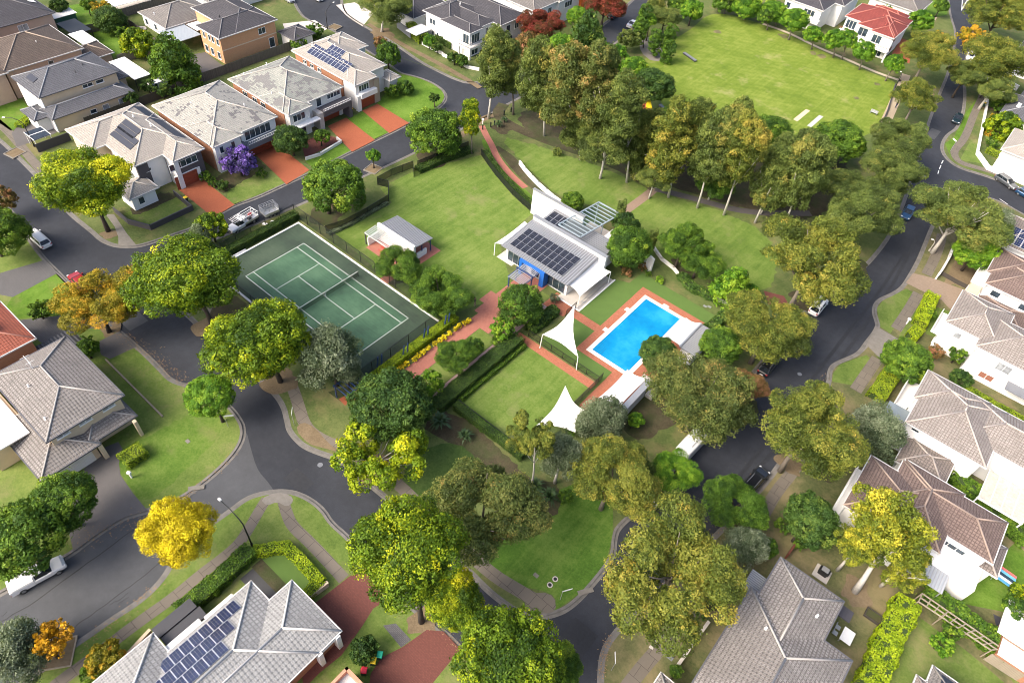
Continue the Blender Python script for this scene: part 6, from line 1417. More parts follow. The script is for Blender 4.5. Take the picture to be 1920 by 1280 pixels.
lamp((473,1022),(450,975),(413,937),'tall black curved street lamp beside the footpath fork at the lower left'); lamp((65,275),(40,225),(8,220),'black curved street lamp beside the pale driveway near the left edge'); lamp((614,54),(611,20),(625,5),'dark street lamp between the white yard and the street at the top')
lamp((1742,470),(1750,458),(1750,449),'short street lamp with a white head at the right kerb under the gum',plain('pale_pole', (.45,.42,.36), .7)) ; lamp((1678,165),(1683,140),(1690,135),'thin lamp pole by the sand path beside the oval')
# street name signs and boards
def sign(base, u2, label, w=1.1, h=2.4, m=M_WHITE, ang=0):
    p = G(*base); o = thing('street_sign', label, 'sign', p, ang, 'white street signs on thin posts'); MB().cyl((0,0), .03, 0, h, 8).build('post', M_STEEL, o); MB().box(-.05,-.02,h-.25,w,.02,h).build('sign_board', m, o)
sign((552,797),0,'white street sign on a thin post by the lower left park path',ang=2.4); sign((1050,1124),0,'white street sign at the bottom corner of the park by two round pit lids',ang=1.0); sign((1146,1256),0,'white street sign beside the footpath at the bottom edge',ang=2.2)
sign((428,800),0,'white sign under the round bright green tree on the corner lawn',ang=.9); sign((1782,283),0,'white street sign on the grass bulge at the upper right',ang=2.5)
# people (one continuous body each)
def person(u, v, label, hd=0.0, top=(.02,.02,.025), leg=(.03,.035,.06), walk=.22):
    p = G(u, v); o = thing('person', label, 'person', p, hd)
    vs = [(0,0,.95),(0,0,1.2),(0,0,1.42),(0,0,1.52),(.02,0,1.64),(.02,0,1.74),  # pelvis spine chest neck head
          (0,.19,1.42),(.05,.24,1.15),(.16,.23,.93),(0,-.19,1.42),(-.06,-.24,1.15),(-.08,-.24,.90),
          (0,.10,.90),(walk*.5,.11,.5),(walk*.55,.11,.08),(walk*.55+.16,.11,.04),(0,-.10,.90),(-walk*.3,-.11,.5),(-walk,-.11,.10),(-walk+.16,-.11,.05)]
    es = [(0,1),(1,2),(2,3),(3,4),(4,5),(2,6),(6,7),(7,8),(2,9),(9,10),(10,11),(0,12),(12,13),(13,14),(14,15),(0,16),(16,17),(17,18),(18,19)]
    rs = [.15,.14,.16,.06,.10,.08,.065,.05,.04,.065,.05,.04,.09,.07,.05,.045,.09,.07,.05,.045]
    me = bpy.data.meshes.new('body'); me.from_pydata(vs, es, []); m, t, b = nmat('clothes_%d' % u); co = coord(t); sx = t.nodes.new('ShaderNodeSeparateXYZ'); t.links.new(co, sx.inputs[0])
    c = mixc(t, mth(t, 'GREATER_THAN', sx.outputs[2], .93), leg, top); c = mixc(t, mth(t, 'GREATER_THAN', sx.outputs[2], 1.49), c, (.42,.25,.17)); t.links.new(c, b.inputs['Base Color']); me.materials.append(m)
    f = bpy.data.objects.new('body', me); COL.objects.link(f); f.parent = o; s = f.modifiers.new('skin', 'SKIN'); f.modifiers.new('sub', 'SUBSURF').levels = 1; f.modifiers['sub'].render_levels = 1
    for k, x in enumerate(me.skin_vertices[0].data): x.radius = (rs[k], rs[k]); x.use_root = (k == 0)
    MB().taper(0,0,1.66,1.80,.10,.09,.06,.06).build('hair', plain('dark_hair', (.02,.013,.01), .8), o, bevel=.04)
person(1678,203,'person in dark clothes walking on the sand path beside the oval',1.2); person(890,573,'person in black standing on the lawn edge near the brick courtyard',.4,leg=(.30,.22,.17),walk=.1)
# ================================================================ PLAY AREA, FURNITURE AND YARD THINGS
p = G(1205,208); h = House('play_sail', 'yellow and orange pointed sail over the playground beside the dark green tree', p.x, p.y, 'shade sail')
A = Vector((p.x,p.y,5.4)); B = G(1224,211,2.4); C_ = G(1190,203,2.4); D_ = G(1209,217,2.2)
h.part(MB().face([A,D_,B]).face([A,B,D_][::1]) if 0 else MB().face([A,D_,B]), 'fabric', plain('yellow_fabric', (.80,.60,.01), .7)); h.part(MB().face([A,C_,D_]), 'fabric', plain('orange_fabric', (.45,.09,.03), .7)); h.part(MB().bar((p.x,p.y,0), A, .14), 'post', M_STEEL)
p = G(1112,238); h = House('play_tower', 'green playground tower with a slide under the gum trees', p.x, p.y, 'playground')
TE = plain('teal_plastic', (.05,.22,.19), .5)
for dx in (-1,1):
    for dy in (-1,1): h.part(MB().bar((p.x+dx,p.y+dy,0),(p.x+dx,p.y+dy,2.6),.12), 'post', TE)
h.part(MB().box(p.x-1.1,p.y-1.1,1.2,p.x+1.1,p.y+1.1,1.3), 'platform', TE); h.part(MB().face([(p.x-1.4,p.y-1.4,2.6),(p.x+1.4,p.y-1.4,2.6),(p.x,p.y,3.7)]).face([(p.x+1.4,p.y-1.4,2.6),(p.x+1.4,p.y+1.4,2.6),(p.x,p.y,3.7)]).face([(p.x+1.4,p.y+1.4,2.6),(p.x-1.4,p.y+1.4,2.6),(p.x,p.y,3.7)]).face([(p.x-1.4,p.y+1.4,2.6),(p.x-1.4,p.y-1.4,2.6),(p.x,p.y,3.7)]), 'tower_roof', TE)
h.part(MB().bar((p.x+1.1,p.y,1.25),(p.x+3.4,p.y,.2),.6,.06), 'slide', plain('yellow_plastic', (.65,.50,.02), .4)); h.part(MB().box(p.x+1,p.y-3.2,.3,p.x+2,p.y-2.6,1.2), 'panel', plain('red_plastic', (.40,.06,.04), .5))
def slab_bench(u, v, L, ang, label, m=M_MGREY):
    p = G(u, v); o = thing('slab_bench', label, 'bench', p, ang); MB().box(-L/2,-.35,.32,L/2,.35,.45).build('seat', M_MGREY, o, bevel=.02); MB().box(-L/2+.3,-.3,0,-L/2+.6,.3,.319).build('leg', m, o); MB().box(L/2-.6,-.3,0,L/2-.3,.3,.319).build('leg', m, o); MB().box(-L/2,-.36,.1,L/2,-.352,.319).build('face', M_DGREY, o)
slab_bench(1293,109,4.5,-.35,'long grey concrete bench alone on the upper left of the oval'); slab_bench(1246,208,4.2,-.5,'concrete bench at the lower left edge of the oval beside the dark green tree')
sheet('paving', P(1200,75,1222,68,1262,90,1255,108,1225,118,1200,98), M_CONC, 3, 1)
o = G(1637,214); h = House('park_seat', 'small pale metal seat on the grass near the right side of the oval', o.x, o.y, 'bench'); h.box('seat', M_STEEL, (o.x-.8,o.y-.25,.42,o.x+.8,o.y+.25,.48)); h.box('backrest', M_STEEL, (o.x-.8,o.y+.2,.55,o.x+.8,o.y+.26,.9)); h.box('leg', M_STEEL, (o.x-.7,o.y-.2,0,o.x-.62,o.y+.2,.42)); h.box('leg', M_STEEL, (o.x+.62,o.y-.2,0,o.x+.7,o.y+.2,.42))
for k, (u, v) in enumerate(((920,238),(927,235),(945,216),(958,210),(905,243))):
    MB_ = MB().cyl(G(u, v), .13, 0, 1.0, 10); q = MB_.build('bollard', M_BLACK); tag(q, ('black bollard beside the top of the curved brick path', 'second black bollard beside the curved brick path', 'black bollard between the two street-bend gums', 'black bollard under the darker street-bend gum', 'black bollard nearest the slender yellow-green gum')[k], 'bollard', 'black bollards at the park entrance')
# yard things
p = G(1573,1195); h = House('outdoor_setting', 'white garden table with two folding chairs beside the big grey roof', p.x, p.y, 'table')
h.box('tabletop', M_WHITE, (p.x-.1,p.y-.5,.72,p.x+1.1,p.y+1.2,.77)); h.box('leg', M_STEEL, (p.x,p.y-.4,0,p.x+.08,p.y-.32,.72)); h.box('leg', M_STEEL, (p.x+.95,p.y+1.0,0,p.x+1.03,p.y+1.08,.72)); 
for dy in (-.3,.5): h.box('chair_seat', M_STEEL, (p.x-.9,p.y+dy,.42,p.x-.35,p.y+dy+.5,.47)); h.box('chair_back', M_STEEL, (p.x-.95,p.y+dy,.45,p.x-.88,p.y+dy+.5,.95))
p = G(1541,1075); h = House('barbecue', 'black barbecue on a pale slab beside the dark awning of the grey roof', p.x, p.y, 'barbecue'); h.box('slab', M_CONCL, (p.x-.9,p.y-.9,0,p.x+.9,p.y+.9,.06)); h.box('barbecue_body', M_BLACK, (p.x-.6,p.y-.35,.5,p.x+.6,p.y+.35,1.0), bevel=.05); h.box('hood', M_STEEL, (p.x-.4,p.y-.3,1.0,p.x+.4,p.y+.3,1.2), bevel=.05); h.box('leg', M_BLACK, (p.x-.5,p.y-.3,.06,p.x+.5,p.y+.3,.5))
p = G(1878,1085); h = House('garden_slide', 'blue and white striped folding frame on the green lawn at the right', p.x, p.y, 'play frame')
for k, c_ in enumerate(((.10,.35,.55),(.7,.72,.74),(.02,.05,.08),(.15,.45,.62),(.6,.15,.12))): h.part(MB().bar((p.x-1.0,p.y-.9+.42*k,.9),(p.x+1.1,p.y-.9+.42*k,.7),.36,.05), 'stripe', plain('stripe_%d' % k, c_, .5))
for dx in (-1,1): h.part(MB().bar((p.x+dx,p.y-1,0),(p.x+dx,p.y+.9,.75),.06).bar((p.x+dx,p.y+.9,0),(p.x+dx,p.y-1,.9),.06), 'frame', M_STEEL)
p = G(1636,1156); h = House('garden_bed_box', 'dark timber box on the dry yard beside the ragged lime hedge', p.x, p.y, 'planter'); h.box('box', plain('dark_timber', (.05,.043,.035), .9), (p.x-.9,p.y-.6,0,p.x+.9,p.y-.5,.4), (p.x-.9,p.y+.5,0,p.x+.9,p.y+.6,.4), (p.x-.9,p.y-.499,0,p.x-.8,p.y+.499,.4), (p.x+.8,p.y-.499,0,p.x+.9,p.y+.499,.4)); h.box('soil', M_MULCH, (p.x-.8,p.y-.49,0,p.x+.8,p.y+.49,.3))
for k, (u, v, lab) in enumerate(((110,1225,'square timber planter kerb round the small orange tree'),(29,288,'square brick-edged tree pit in the road near the left edge'),(700,318,'kerbed tree pit round the small street tree'),(628,52,'kerbed tree pit by the lamp in the top street'))):
    p = G(u, v, ZR); o = thing('tree_pit', lab, 'planter', p, .9 if k == 0 else .2, 'kerbed tree pits in the roads'); s = 1.5 if k == 0 else 1.3
    MB().box(-s,-s,0,s,-s+.15,.22).box(-s,s-.15,0,s,s,.22).box(-s,-s+.151,0,-s+.15,s-.151,.22).box(s-.15,-s+.151,0,s,s-.151,.22).build('kerb', M_CONC if k else M_TIMBERL, o); MB().box(-s+.16,-s+.16,0,s-.16,s-.16,.15).build('soil', M_DIRT, o)
p = G(88,268); h = House('glass_lean_to', 'dark glass-roofed lean-to frame beside the pale driveway at the left', p.x, p.y, 'shelter')
h.box('glass_roof', M_CARGLASS, (p.x-1.6,p.y-2.2,2.2,p.x+1.8,p.y+.6,2.26)); 
for dx in (-1.6,1.7):
    for dy in (-2.2,.5): h.box('post', M_WHITE, (p.x+dx,p.y+dy,0,p.x+dx+.1,p.y+dy+.1,2.19))
h.box('beam', M_WHITE, (p.x-1.7,p.y-2.3,2.265,p.x+1.9,p.y-2.2,2.33), (p.x-1.7,p.y+.6,2.265,p.x+1.9,p.y+.7,2.33), (p.x-.1,p.y-2.2,2.265,p.x+.1,p.y+.6,2.33)); h.box('side_panel', M_DGREY, (p.x+1.9,p.y-2.4,0,p.x+2.0,p.y+3.4,1.6))
p = G(203,22) ; h = House('garden_fountain', 'round pale stone garden feature on the lawn near the low dark-roofed house', G(265,55).x, G(265,55).y, 'garden feature'); c = G(265,55); h.part(MB().cyl(c, 1.1, 0, .18, 20), 'basin', M_CONCL); h.part(MB().cyl(c, .4, .18, .5, 14), 'pedestal', M_CONCL)
for k, (u, v, lab) in enumerate(((247,895,'small white letterbox on the corner lawn by the driveway'),(1699,607,'white letterbox between the lime hedge and the footpath'),(905,233,'small pale post at the park entrance'))):
    p = G(u, v); o = thing('letterbox', lab, 'letterbox', p, .5); MB().box(-.08,-.08,0,.08,.08,.9).build('post', M_WHITE, o); MB().box(-.22,-.16,.9,.22,.16,1.2).build('box', M_WHITE, o, bevel=.02)
# scattered pale stones and bags near the trailer
for k, (u, v, lab) in enumerate(((497,421,'white bundle on the road beside the trailer'),(511,416,'white sheet of board on the road beside the trailer'),(475,440,'small white bag on the verge by the court fence'))):
    p = G(u, v, ZR if k < 2 else 0); r = rnd(k+5); o = MB().taper(0,0,0,.2-.05*k,.55-.15*k,.35-.08*k,.4-.12*k,.25-.06*k, Matrix.Rotation(.5,4,'Z')).build('bundle', M_WHITE, None, bevel=.06); o.location = p; tag(o, lab, 'bundle')
# ================================================================ TREES
def lobes(kind, R, seed):
    r = rnd(seed); L = []
    if kind == 'puffy':
        L.append((0,0,-.05*R,.62*R,.62*R,.5*R))
        for i in range(15):
            a = i*2.4 + r.uniform(-.3,.3); e = (i+.5)/15; z = -.32 + 1.0*e; q = math.sqrt(max(.03, 1 - (abs(z)*.95)**2)) * .74
            s = r.uniform(.24,.36); L.append((math.cos(a)*q*R*r.uniform(.85,1.08), math.sin(a)*q*R*r.uniform(.85,1.08), z*.66*R, s*R, s*R, s*.82*R))
    elif kind == 'dense':
        L.append((0,0,0,.8*R,.8*R,.72*R))
        for i in range(12):
            a = i*2.4; z = -.5 + 1.2*(i+.5)/12; q = math.sqrt(max(.05, 1-z*z))*.62; s = r.uniform(.28,.42)
            L.append((math.cos(a)*q*R, math.sin(a)*q*R, z*.7*R, s*R, s*R, s*R))
    elif kind == 'gum':
        for i in range(34):
            a = i*2.4 + r.uniform(-.6,.6); e = (i+.5)/34; z = -.6 + 1.3*e; q = math.sqrt(max(.02, 1 - z*z*.85)) * r.uniform(.4,.98); s = r.uniform(.11,.27)
            L.append((math.cos(a)*q*R, math.sin(a)*q*R, z*.7*R, s*R*1.1, s*R*1.1, s*R*.85))
    elif kind == 'airy':
        for i in range(30):
            a = i*2.4 + r.uniform(-.6,.6); z = r.uniform(-.55,.8); q = math.sqrt(max(.02, 1 - z*z)) * r.uniform(.2,.95); s = r.uniform(.10,.22)
            L.append((math.cos(a)*q*R, math.sin(a)*q*R, z*.7*R, s*R*1.15, s*R*1.15, s*R*.8))
    elif kind == 'open':
        for i in range(17):
            a = i*2.4 + r.uniform(-.6,.6); z = r.uniform(-.5,.7); q = math.sqrt(max(.02, 1 - z*z)) * r.uniform(.45,.9); s = r.uniform(.13,.24)
            L.append((math.cos(a)*q*R, math.sin(a)*q*R, z*.7*R, s*R*1.1, s*R*1.1, s*R*.8))
    elif kind == 'tall':
        for i in range(22):
            a = i*2.4 + r.uniform(-.6,.6); e = (i+.5)/22; z = -1.15 + 2.45*e; q = (.62 - .32*abs(z-.1)) * r.uniform(.5,1.15); s = r.uniform(.24,.38)
            L.append((math.cos(a)*q*R, math.sin(a)*q*R, z*R, s*R, s*R, s*R*.95))
    elif kind == 'wisp':
        for i in range(20):
            a = i*2.4 + r.uniform(-.6,.6); e = (i+.5)/20; z = -.6 + 1.3*e; q = math.sqrt(max(.02, 1 - z*z)) * r.uniform(.25,.8); s = r.uniform(.22,.36)
            L.append((math.cos(a)*q*R, math.sin(a)*q*R, z*.85*R, s*R, s*R, s*R))
    elif kind == 'cone':
        for i in range(26):
            e = i/25; z = -1.1 + 2.4*e; q = .62*(1-e)**.8; a = i*2.4; s = .36*(1-e)**.6 + .12
            L.append((math.cos(a)*q*R, math.sin(a)*q*R, z*R, s*R, s*R, s*R*1.1))
    elif kind == 'column':
        for i in range(12):
            z = -2.2 + 4.4*i/11; a = i*2.4; L.append((math.cos(a)*.2*R, math.sin(a)*.2*R, z*R, .85*R, .85*R, .6*R))
    return L
PR = {}
for key, kind, R, n, leaf, kw in (
    ('puffy0','puffy',6,50000,.30,dict(puff=.34, jit=.42)), ('puffy1','puffy',6,50000,.30,dict(puff=.36, jit=.42)), ('puffy2','puffy',6,50000,.30,dict(puff=.33, jit=.42)),
    ('dense0','dense',4,27000,.27,dict(puff=.24, jit=.5)), ('dense1','dense',4,27000,.27,dict(puff=.27, jit=.5)),
    ('gum0','gum',6,58000,.26,dict(puff=.5, jit=.6, gap=.1, inner=.1)), ('gum1','gum',6,58000,.26,dict(puff=.5, jit=.6, gap=.1, inner=.1)), ('gum2','gum',6,56000,.26,dict(puff=.52, jit=.6, gap=.12, inner=.1)),
    ('airy0','airy',5,22000,.28,dict(puff=.6, jit=.7, inner=.02, shell=.4)), ('open0','open',5,14000,.32,dict(puff=.5, jit=.6, inner=.02)), ('open1','open',5,15000,.32,dict(puff=.5, jit=.6, inner=.02)),
    ('tall0','tall',4,34000,.26,dict(puff=.45, jit=.65, gap=.2, bottom=-.7)), ('tall1','tall',4,34000,.26,dict(puff=.45, jit=.65, gap=.24, bottom=-.7)), ('tall2','tall',4,32000,.26,dict(puff=.45, jit=.65, gap=.26, bottom=-.7)),
    ('wisp0','wisp',4,24000,.26,dict(puff=.55, jit=1.0, shell=.6, droop=.5)), ('wisp1','wisp',4,24000,.26,dict(puff=.55, jit=1.0, shell=.6, droop=.5)),
    ('cone','cone',2.5,13000,.28,dict(puff=.5, jit=.6)), ('column','column',1,5000,.22,dict(puff=.4, jit=.6)),
    ('small0','dense',2,6500,.26,dict(puff=.32, jit=.6)), ('small1','gum',2,6000,.26,dict(puff=.5, jit=.6)),
    ('shrub0','dense',1.2,2600,.2,dict(puff=.34, jit=.6)), ('shrub1','gum',1.2,2200,.2,dict(puff=.5, jit=.7))):
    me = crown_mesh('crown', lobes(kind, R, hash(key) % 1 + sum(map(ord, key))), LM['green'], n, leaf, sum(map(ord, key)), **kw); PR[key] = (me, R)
NT = [0]
def tree(kind, leaf, label, u, v, rpx, base=None, hc=None, bark=None, name='tree', cat='tree', group=None, sz=1.0, limbs=6, tw=1.0):
    NT[0] += 1; r = rnd(NT[0]*7+3); me, R0 = PR[kind]
    if base:
        b0 = G(*base); best = None
        for i in range(6, 260):
            z = i*.1; p = proj((b0.x, b0.y, z)); e = abs(p[1]-v) + .3*abs(p[0]-u)
            if best is None or e < best[0]: best = (e, z)
        hc = best[1] if hc is None else hc
    depth = proj(G(u, v, 0))[2]; R = rpx * depth / 1300 * .97
    if hc is None: hc = R*.95*sz + 1.3
    R = rpx * proj(G(u, v, hc))[2] / 1300 * .97
    c = G(u, v, hc); b = G(*base) if base else Vector((c.x + r.uniform(-.3,.3), c.y + r.uniform(-.3,.3), 0)); b.z = 0
    o = thing(name, label, cat, b, 0, group); s = R / R0 * (.96 if kind[:3] == 'gum' else 1)
    f = bpy.data.objects.new('crown' if name != 'shrub' else 'foliage', me); COL.objects.link(f); f.parent = o
    f.location = c - b; f.rotation_euler = (0, 0, r.uniform(0, 6.28)); f.scale = (s*r.uniform(.93,1.08), s*r.uniform(.93,1.08), s*sz*r.uniform(.92,1.08)*(.74 if kind[:3] == 'gum' else .88 if kind[:5] in ('dense','puffy') else 1))
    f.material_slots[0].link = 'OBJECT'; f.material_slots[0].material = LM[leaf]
    d = c - b; t = MB(); w = (.035*R + .06) * tw; top = Vector((d.x*.75, d.y*.75, max(.3, hc - R*.25*sz)))
    q = [Vector((0,0,-.05)), Vector((d.x*.12+r.uniform(-.1,.1)*R*.2, d.y*.12, top.z*.33)), Vector((d.x*.4, d.y*.4+r.uniform(-.1,.1)*R*.2, top.z*.68)), top]
    t.tube(q, [w*1.5, w, w*.8, w*.55], 9)
    if limbs and R > 1:
        for k in range(limbs):
            a = k*2.4 + r.uniform(-.4,.4); st = q[2].lerp(top, r.random()) if k % 2 else q[1].lerp(q[2], r.uniform(.5,1)); rr = R*r.uniform(.45,.75)
            e = Vector((d.x + math.cos(a)*rr, d.y + math.sin(a)*rr, hc + R*sz*r.uniform(-.15,.5)*.7)); mid = st.lerp(e, .5) + Vector((0,0,-.08*R))
            t.tube([st, mid, e], [w*.5, w*.33, w*.14], 6)
    t.build('trunk', bark or M_BARKD, o, smooth=True)
    return o
def shrub(leaf, label, u, v, rpx, kind='shrub0', **k): return tree(kind, leaf, label, u, v, rpx, hc=k.pop('hc', rpx*.065), name='shrub', cat='shrub', limbs=0, tw=.5, **k)
g1 = 'yellow-green evergreen street trees'
tree('puffy0','box','tall bright yellow-green domed tree on the street corner in front of the cream house',160,345,82,(203,433),group=g1,limbs=8)
tree('puffy1','box','large yellow-green domed tree behind the far left corner of the tennis court',345,520,90,(398,608),group=g1,limbs=8)
tree('puffy2','box','large yellow-green tree leaning over the road beside the grey-green tree at the court',484,640,92,(526,715),group=g1,limbs=8)
tree('puffy1','box','broad yellow-green tree with several domes by the red driveway at the bottom',765,1035,105,(790,1165),group=g1,limbs=8)
tree('puffy0','box','lower right dome of yellow-green foliage over the bottom road bend',850,1125,58,hc=5,group=g1)
tree('puffy2','box','yellow-green tree cut by the bottom edge in the middle of the photo',955,1235,105,hc=9,group=g1)
tree('puffy0','green','darker green tree top at the bottom edge, right of the big yellow-green one',1050,1250,42,hc=5,group=g1)
tree('dense0','bright','neat round bright green tree beside the sign on the corner lawn',392,742,44,(418,790))
tree('puffy1','yellow','brilliant yellow autumn tree beside the footpath',336,998,64,(338,1050),sz=1.35)
tree('small1','orangey','small orange tree in a square planter at the lower left',96,1200,36,(108,1232))
tree('gum0','orange','orange and green autumn tree overhanging the red car',192,560,70,(205,622))
tree('dense0','green','large green tree over the white ute at the lower left',38,1008,78,hc=5.5)
tree('dense1','green','green tree between the driveway and the road at the lower left',118,940,60,hc=5)
tree('dense1','green','green tree at the left edge beside the parked white wagon',6,438,46,(4,480))
tree('small1','brownred','orange-brown tree cut by the left edge beside the road',0,372,30)
tree('wisp0','greygreen','pale flecked tree at the bottom left corner of the photo',25,1225,62,hc=4)
shrub('orange','orange and green bush beside the footpath at the bottom left',197,1235,32,'small0',hc=2)
shrub('green','green bush cut by the bottom edge, left of the solar roof',172,1265,20,hc=1.4)
tree('small0','box','small yellow-green dome tree beside the street opposite the white work truck',395,425,30,hc=3)
tree('wisp1','greygreen','small greyish shrubby tree below the dome tree by the kerb',372,450,30,hc=2.5)
tree('wisp0','greygreen','wispy grey-green tree hanging over the long side of the tennis court',618,668,62,hc=6)
tree('wisp1','greygreen','smaller grey-green tree crown at the corner of the tennis court',650,690,30,hc=4)
tree('dense0','dark','large dark green round tree beside the blue frame and the red brick path',732,757,76,hc=5.5)
tree('open0','box','open yellow-green gum with bare pale limbs showing, over the lower road',712,850,88,(700,880),bark=M_BARKW,limbs=14,tw=.8)
tree('gum1','amber','big golden olive gum in the middle of the lower park corner',905,955,104,hc=10,bark=M_BARKG)
tree('open1','gold','slender gum with white trunk in front of the lower white sail',1000,818,52,(997,912),bark=M_BARKW,limbs=8,tw=.7)
tree('wisp0','greygreen','wispy grey tree beside the slender white-trunked gum',1055,850,44,(1040,905),bark=M_BARKW)
tree('wisp1','greygreen','wide grey-green tree behind the long white pool canopy',1130,790,50,hc=3.6)
tree('gum1','gold','golden olive gum between the lower park corner and the bright green tree',1155,890,78,hc=8,bark=M_BARKG)
tree('small0','bright','small bright green tree by the mulch below the pool canopy',1192,787,16,hc=1.8)
tree('gum2','bright','bright green tree at the kerb in front of the white van',1262,880,46,hc=5)
tree('gum2','amber','broad amber-tipped gum beside the road, right of the pool canopies',1316,742,96,hc=8,bark=M_BARKG,limbs=10)
tree('gum1','brownred','small russet-leaved tree at the road edge beside the broad amber gum',1402,722,36,hc=4.5)
tree('gum0','gold','huge golden gum over the bottom right road bend',1265,1068,120,hc=10,bark=M_BARKG,limbs=10)
tree('gum1','green','green tree with yellow flecks at the kerb above the dark hatchback',1378,942,56,hc=4.5)
tree('wisp1','greygreen','greyish tree behind the huge golden gum at the lower right',1395,1020,42,hc=3.5)
tree('gum2','gold','tall golden gum overhanging the right kerb beside the white and brown houses',1522,800,94,hc=10,bark=M_BARKG,limbs=10)
tree('wisp0','greygreen','grey-green tree between the tall golden gum and the white house',1640,805,52,hc=5)
tree('wisp1','greygreen','darker grey-green tree crown just left of its neighbour by the white house',1592,812,36,hc=4)
tree('gum0','gold','very wide olive gum over the kerb beside the parked white car with roof boards',1530,480,93,hc=11,bark=M_BARKG,limbs=10)
tree('gum1','olive','large olive gum beside the road, above and right of the very wide one',1618,385,74,hc=9,bark=M_BARKG)
tree('gum2','olive','olive gum at the road edge level with the side street',1680,318,58,hc=8)
tree('gum0','olive','olive gum beside the road next to the right corner of the oval',1690,262,58,hc=8)
tree('gum1','gold','yellow-tipped gum between the oval path and the road',1722,178,42,hc=7,bark=M_BARKG)
tree('gum2','gold','tall olive gum by the road beside the red-roofed house',1745,92,50,hc=9,bark=M_BARKG)
tree('small0','bright','round green tree behind the red-roofed house',1724,42,24,hc=4)
tree('gum0','olive','large olive gum inside the bend of the right-hand road and side street',1802,398,78,hc=9,bark=M_BARKW,limbs=12)
tree('wisp0','greygreen','grey-green tree crown touching the mauve roof by the side street',1862,425,38,hc=6)
tree('dense0','bright','dense vivid green tree in front of the white balcony on the right',1830,470,42,hc=4.5)
tree('gum1','gold','gum at the top right corner of the photo',1880,20,62,hc=9)
tree('gum2','gold','wide gum at the right edge, upper of two beside the far road',1880,108,66,hc=9,bark=M_BARKW)
tree('gum0','olive','gum crown over the white car near the upper right',1815,138,36,hc=6)
tree('small1','orange','small orange-yellow tree at the kerb near the upper right',1822,68,24,hc=4)
tree('gum1','olive','small olive gum leaning over the footpath at the upper right',1866,165,34,(1835,205),bark=M_BARKW,limbs=8,tw=1.3)
tree('small1','green','green garden bush at the right edge above the long white wall',1878,195,20,hc=2)
tree('small0','box','yellow-green garden shrub mass near the right edge',1880,240,30,hc=1.8)
tree('gum2','gold','olive gum at the kerb to the left of the low neighbour by the pump house',1440,612,78,hc=7.5,bark=M_BARKG)
tree('dense1','green','dark green tree behind the ribbed grey pool roof',1352,648,38,hc=4.5)
tree('dense0','dark','dark round tree standing at the edge of the swimming pool',1235,662,36,hc=3.5)
tree('cone','bright','bright green cone-shaped tree on the grass right of the club',1376,532,32,hc=3.6,sz=.95)
tree('small0','bright','little bright green cone tree beside the larger one',1408,548,17,hc=1.8)
tree('gum1','green','round green tree with two heads on the lawn right of the club',1283,452,44,hc=5.5)
tree('gum2','green','lower green tree crown touching the brick bed behind the pool lawn',1315,485,40,hc=4)
tree('dense1','green','magnolia with white flecks at the right end of the club building',1180,462,45,hc=4.5)
tree('small0','dark','dark round tree top behind the magnolia',1172,420,24,hc=4)
tree('dense0','green','round clipped tree between the curved white wall and the glass canopy',1074,377,22,hc=2.4)
tree('column','olive','thin pencil cypress beside the glass canopy',1163,400,7,(1158,440),sz=1.6,limbs=0,name='cypress_tree')
tree('column','olive','thin pencil cypress standing alone right of the magnolia',1223,450,7,(1219,475),sz=1.3,limbs=0,name='cypress_tree')
gb = 'row of white-trunked gums between the oval and the lawns'
for (k, lf, u, v, r_, bs, hc, lab) in (
 ('tall0','olive',1008,150,40,(1020,255),None,'left of the row, beside the tall gum by the street'),
 ('tall1','amber',1062,165,50,(1088,300),None,'second from the left, with amber tips'),
 ('tall2','amber',1118,160,48,(1130,318),None,'third from the left, standing tallest with amber tips'),
 ('tall0','olive',1165,215,46,(1175,342),None,'in front of the yellow play sail'),
 ('gum1','olive',1140,265,52,None,8,'low and dark, filling the gap below the tallest gum'),
 ('tall1','olive',1205,275,40,(1190,335),None,'directly left of the concrete path end'),
 ('tall2','gold',1262,262,50,(1253,370),None,'just right of the path end, golden'),
 ('tall0','olive',1332,285,42,(1307,390),None,'with a slim forked trunk right of the path end'),
 ('tall1','gold',1390,290,46,(1357,403),None,'with the thickest white trunk on the right lawn'),
 ('tall2','olive',1452,335,38,(1415,418),None,'with a thin leaning trunk near the right end'),
 ('tall0','olive',1508,325,44,(1466,430),None,'second from the right end near the wide road gum'),
 ('gum0','olive',1500,290,52,None,8,'at the oval edge behind the row'),
 ('gum2','olive',1590,350,44,None,7,'at the right end, merging with the road trees'),
 ('tall1','olive',1372,262,40,None,9,'behind the others, at the oval side of the middle'),('tall2','olive',1300,245,38,None,9,'behind the golden one, at the oval side'),('gum2','green',1340,340,34,None,4,'low and green between the trunks'),('gum0','olive',1440,365,30,None,4,'low between the last trunks'),('gum1','olive',1230,330,30,None,5,'small and dark low behind the path end'),
 ('tall1','olive',1090,225,38,(1108,300),None,'thin, in front of the green play equipment')):
    tree(k, lf, 'white-trunked gum ' + lab, u, v, r_*1.12, bs, hc, bark=M_BARKW, name='gum_tree', group=gb, sz=1.05, tw=.8)
tree('tall0','olive','tall gum at the street bend below the white corner house',930,120,44,(916,222),bark=M_BARKW,name='gum_tree')
tree('tall1','olive','taller darker gum immediately right of the street-bend gum',955,135,38,(962,215),bark=M_BARKG,name='gum_tree')
tree('gum2','olive','gum tree at the top edge beside the street',728,10,44,(716,60),bark=M_BARKW,name='gum_tree',limbs=8)
tree('tall2','box','slender yellow-green gum at the corner of the big lawn',882,220,24,(884,288),bark=M_BARKG,name='gum_tree')
tree('dense1','green','dark glossy tree with yellow tips over the street fence above the lawn',815,250,52,hc=4.5)
tree('dense0','green','broad dark tree with yellow tips between the court and the street',628,350,60,(617,400))
tree('small0','bright','small street tree in the kerb planter by the terracotta driveways',700,292,14,(701,315))
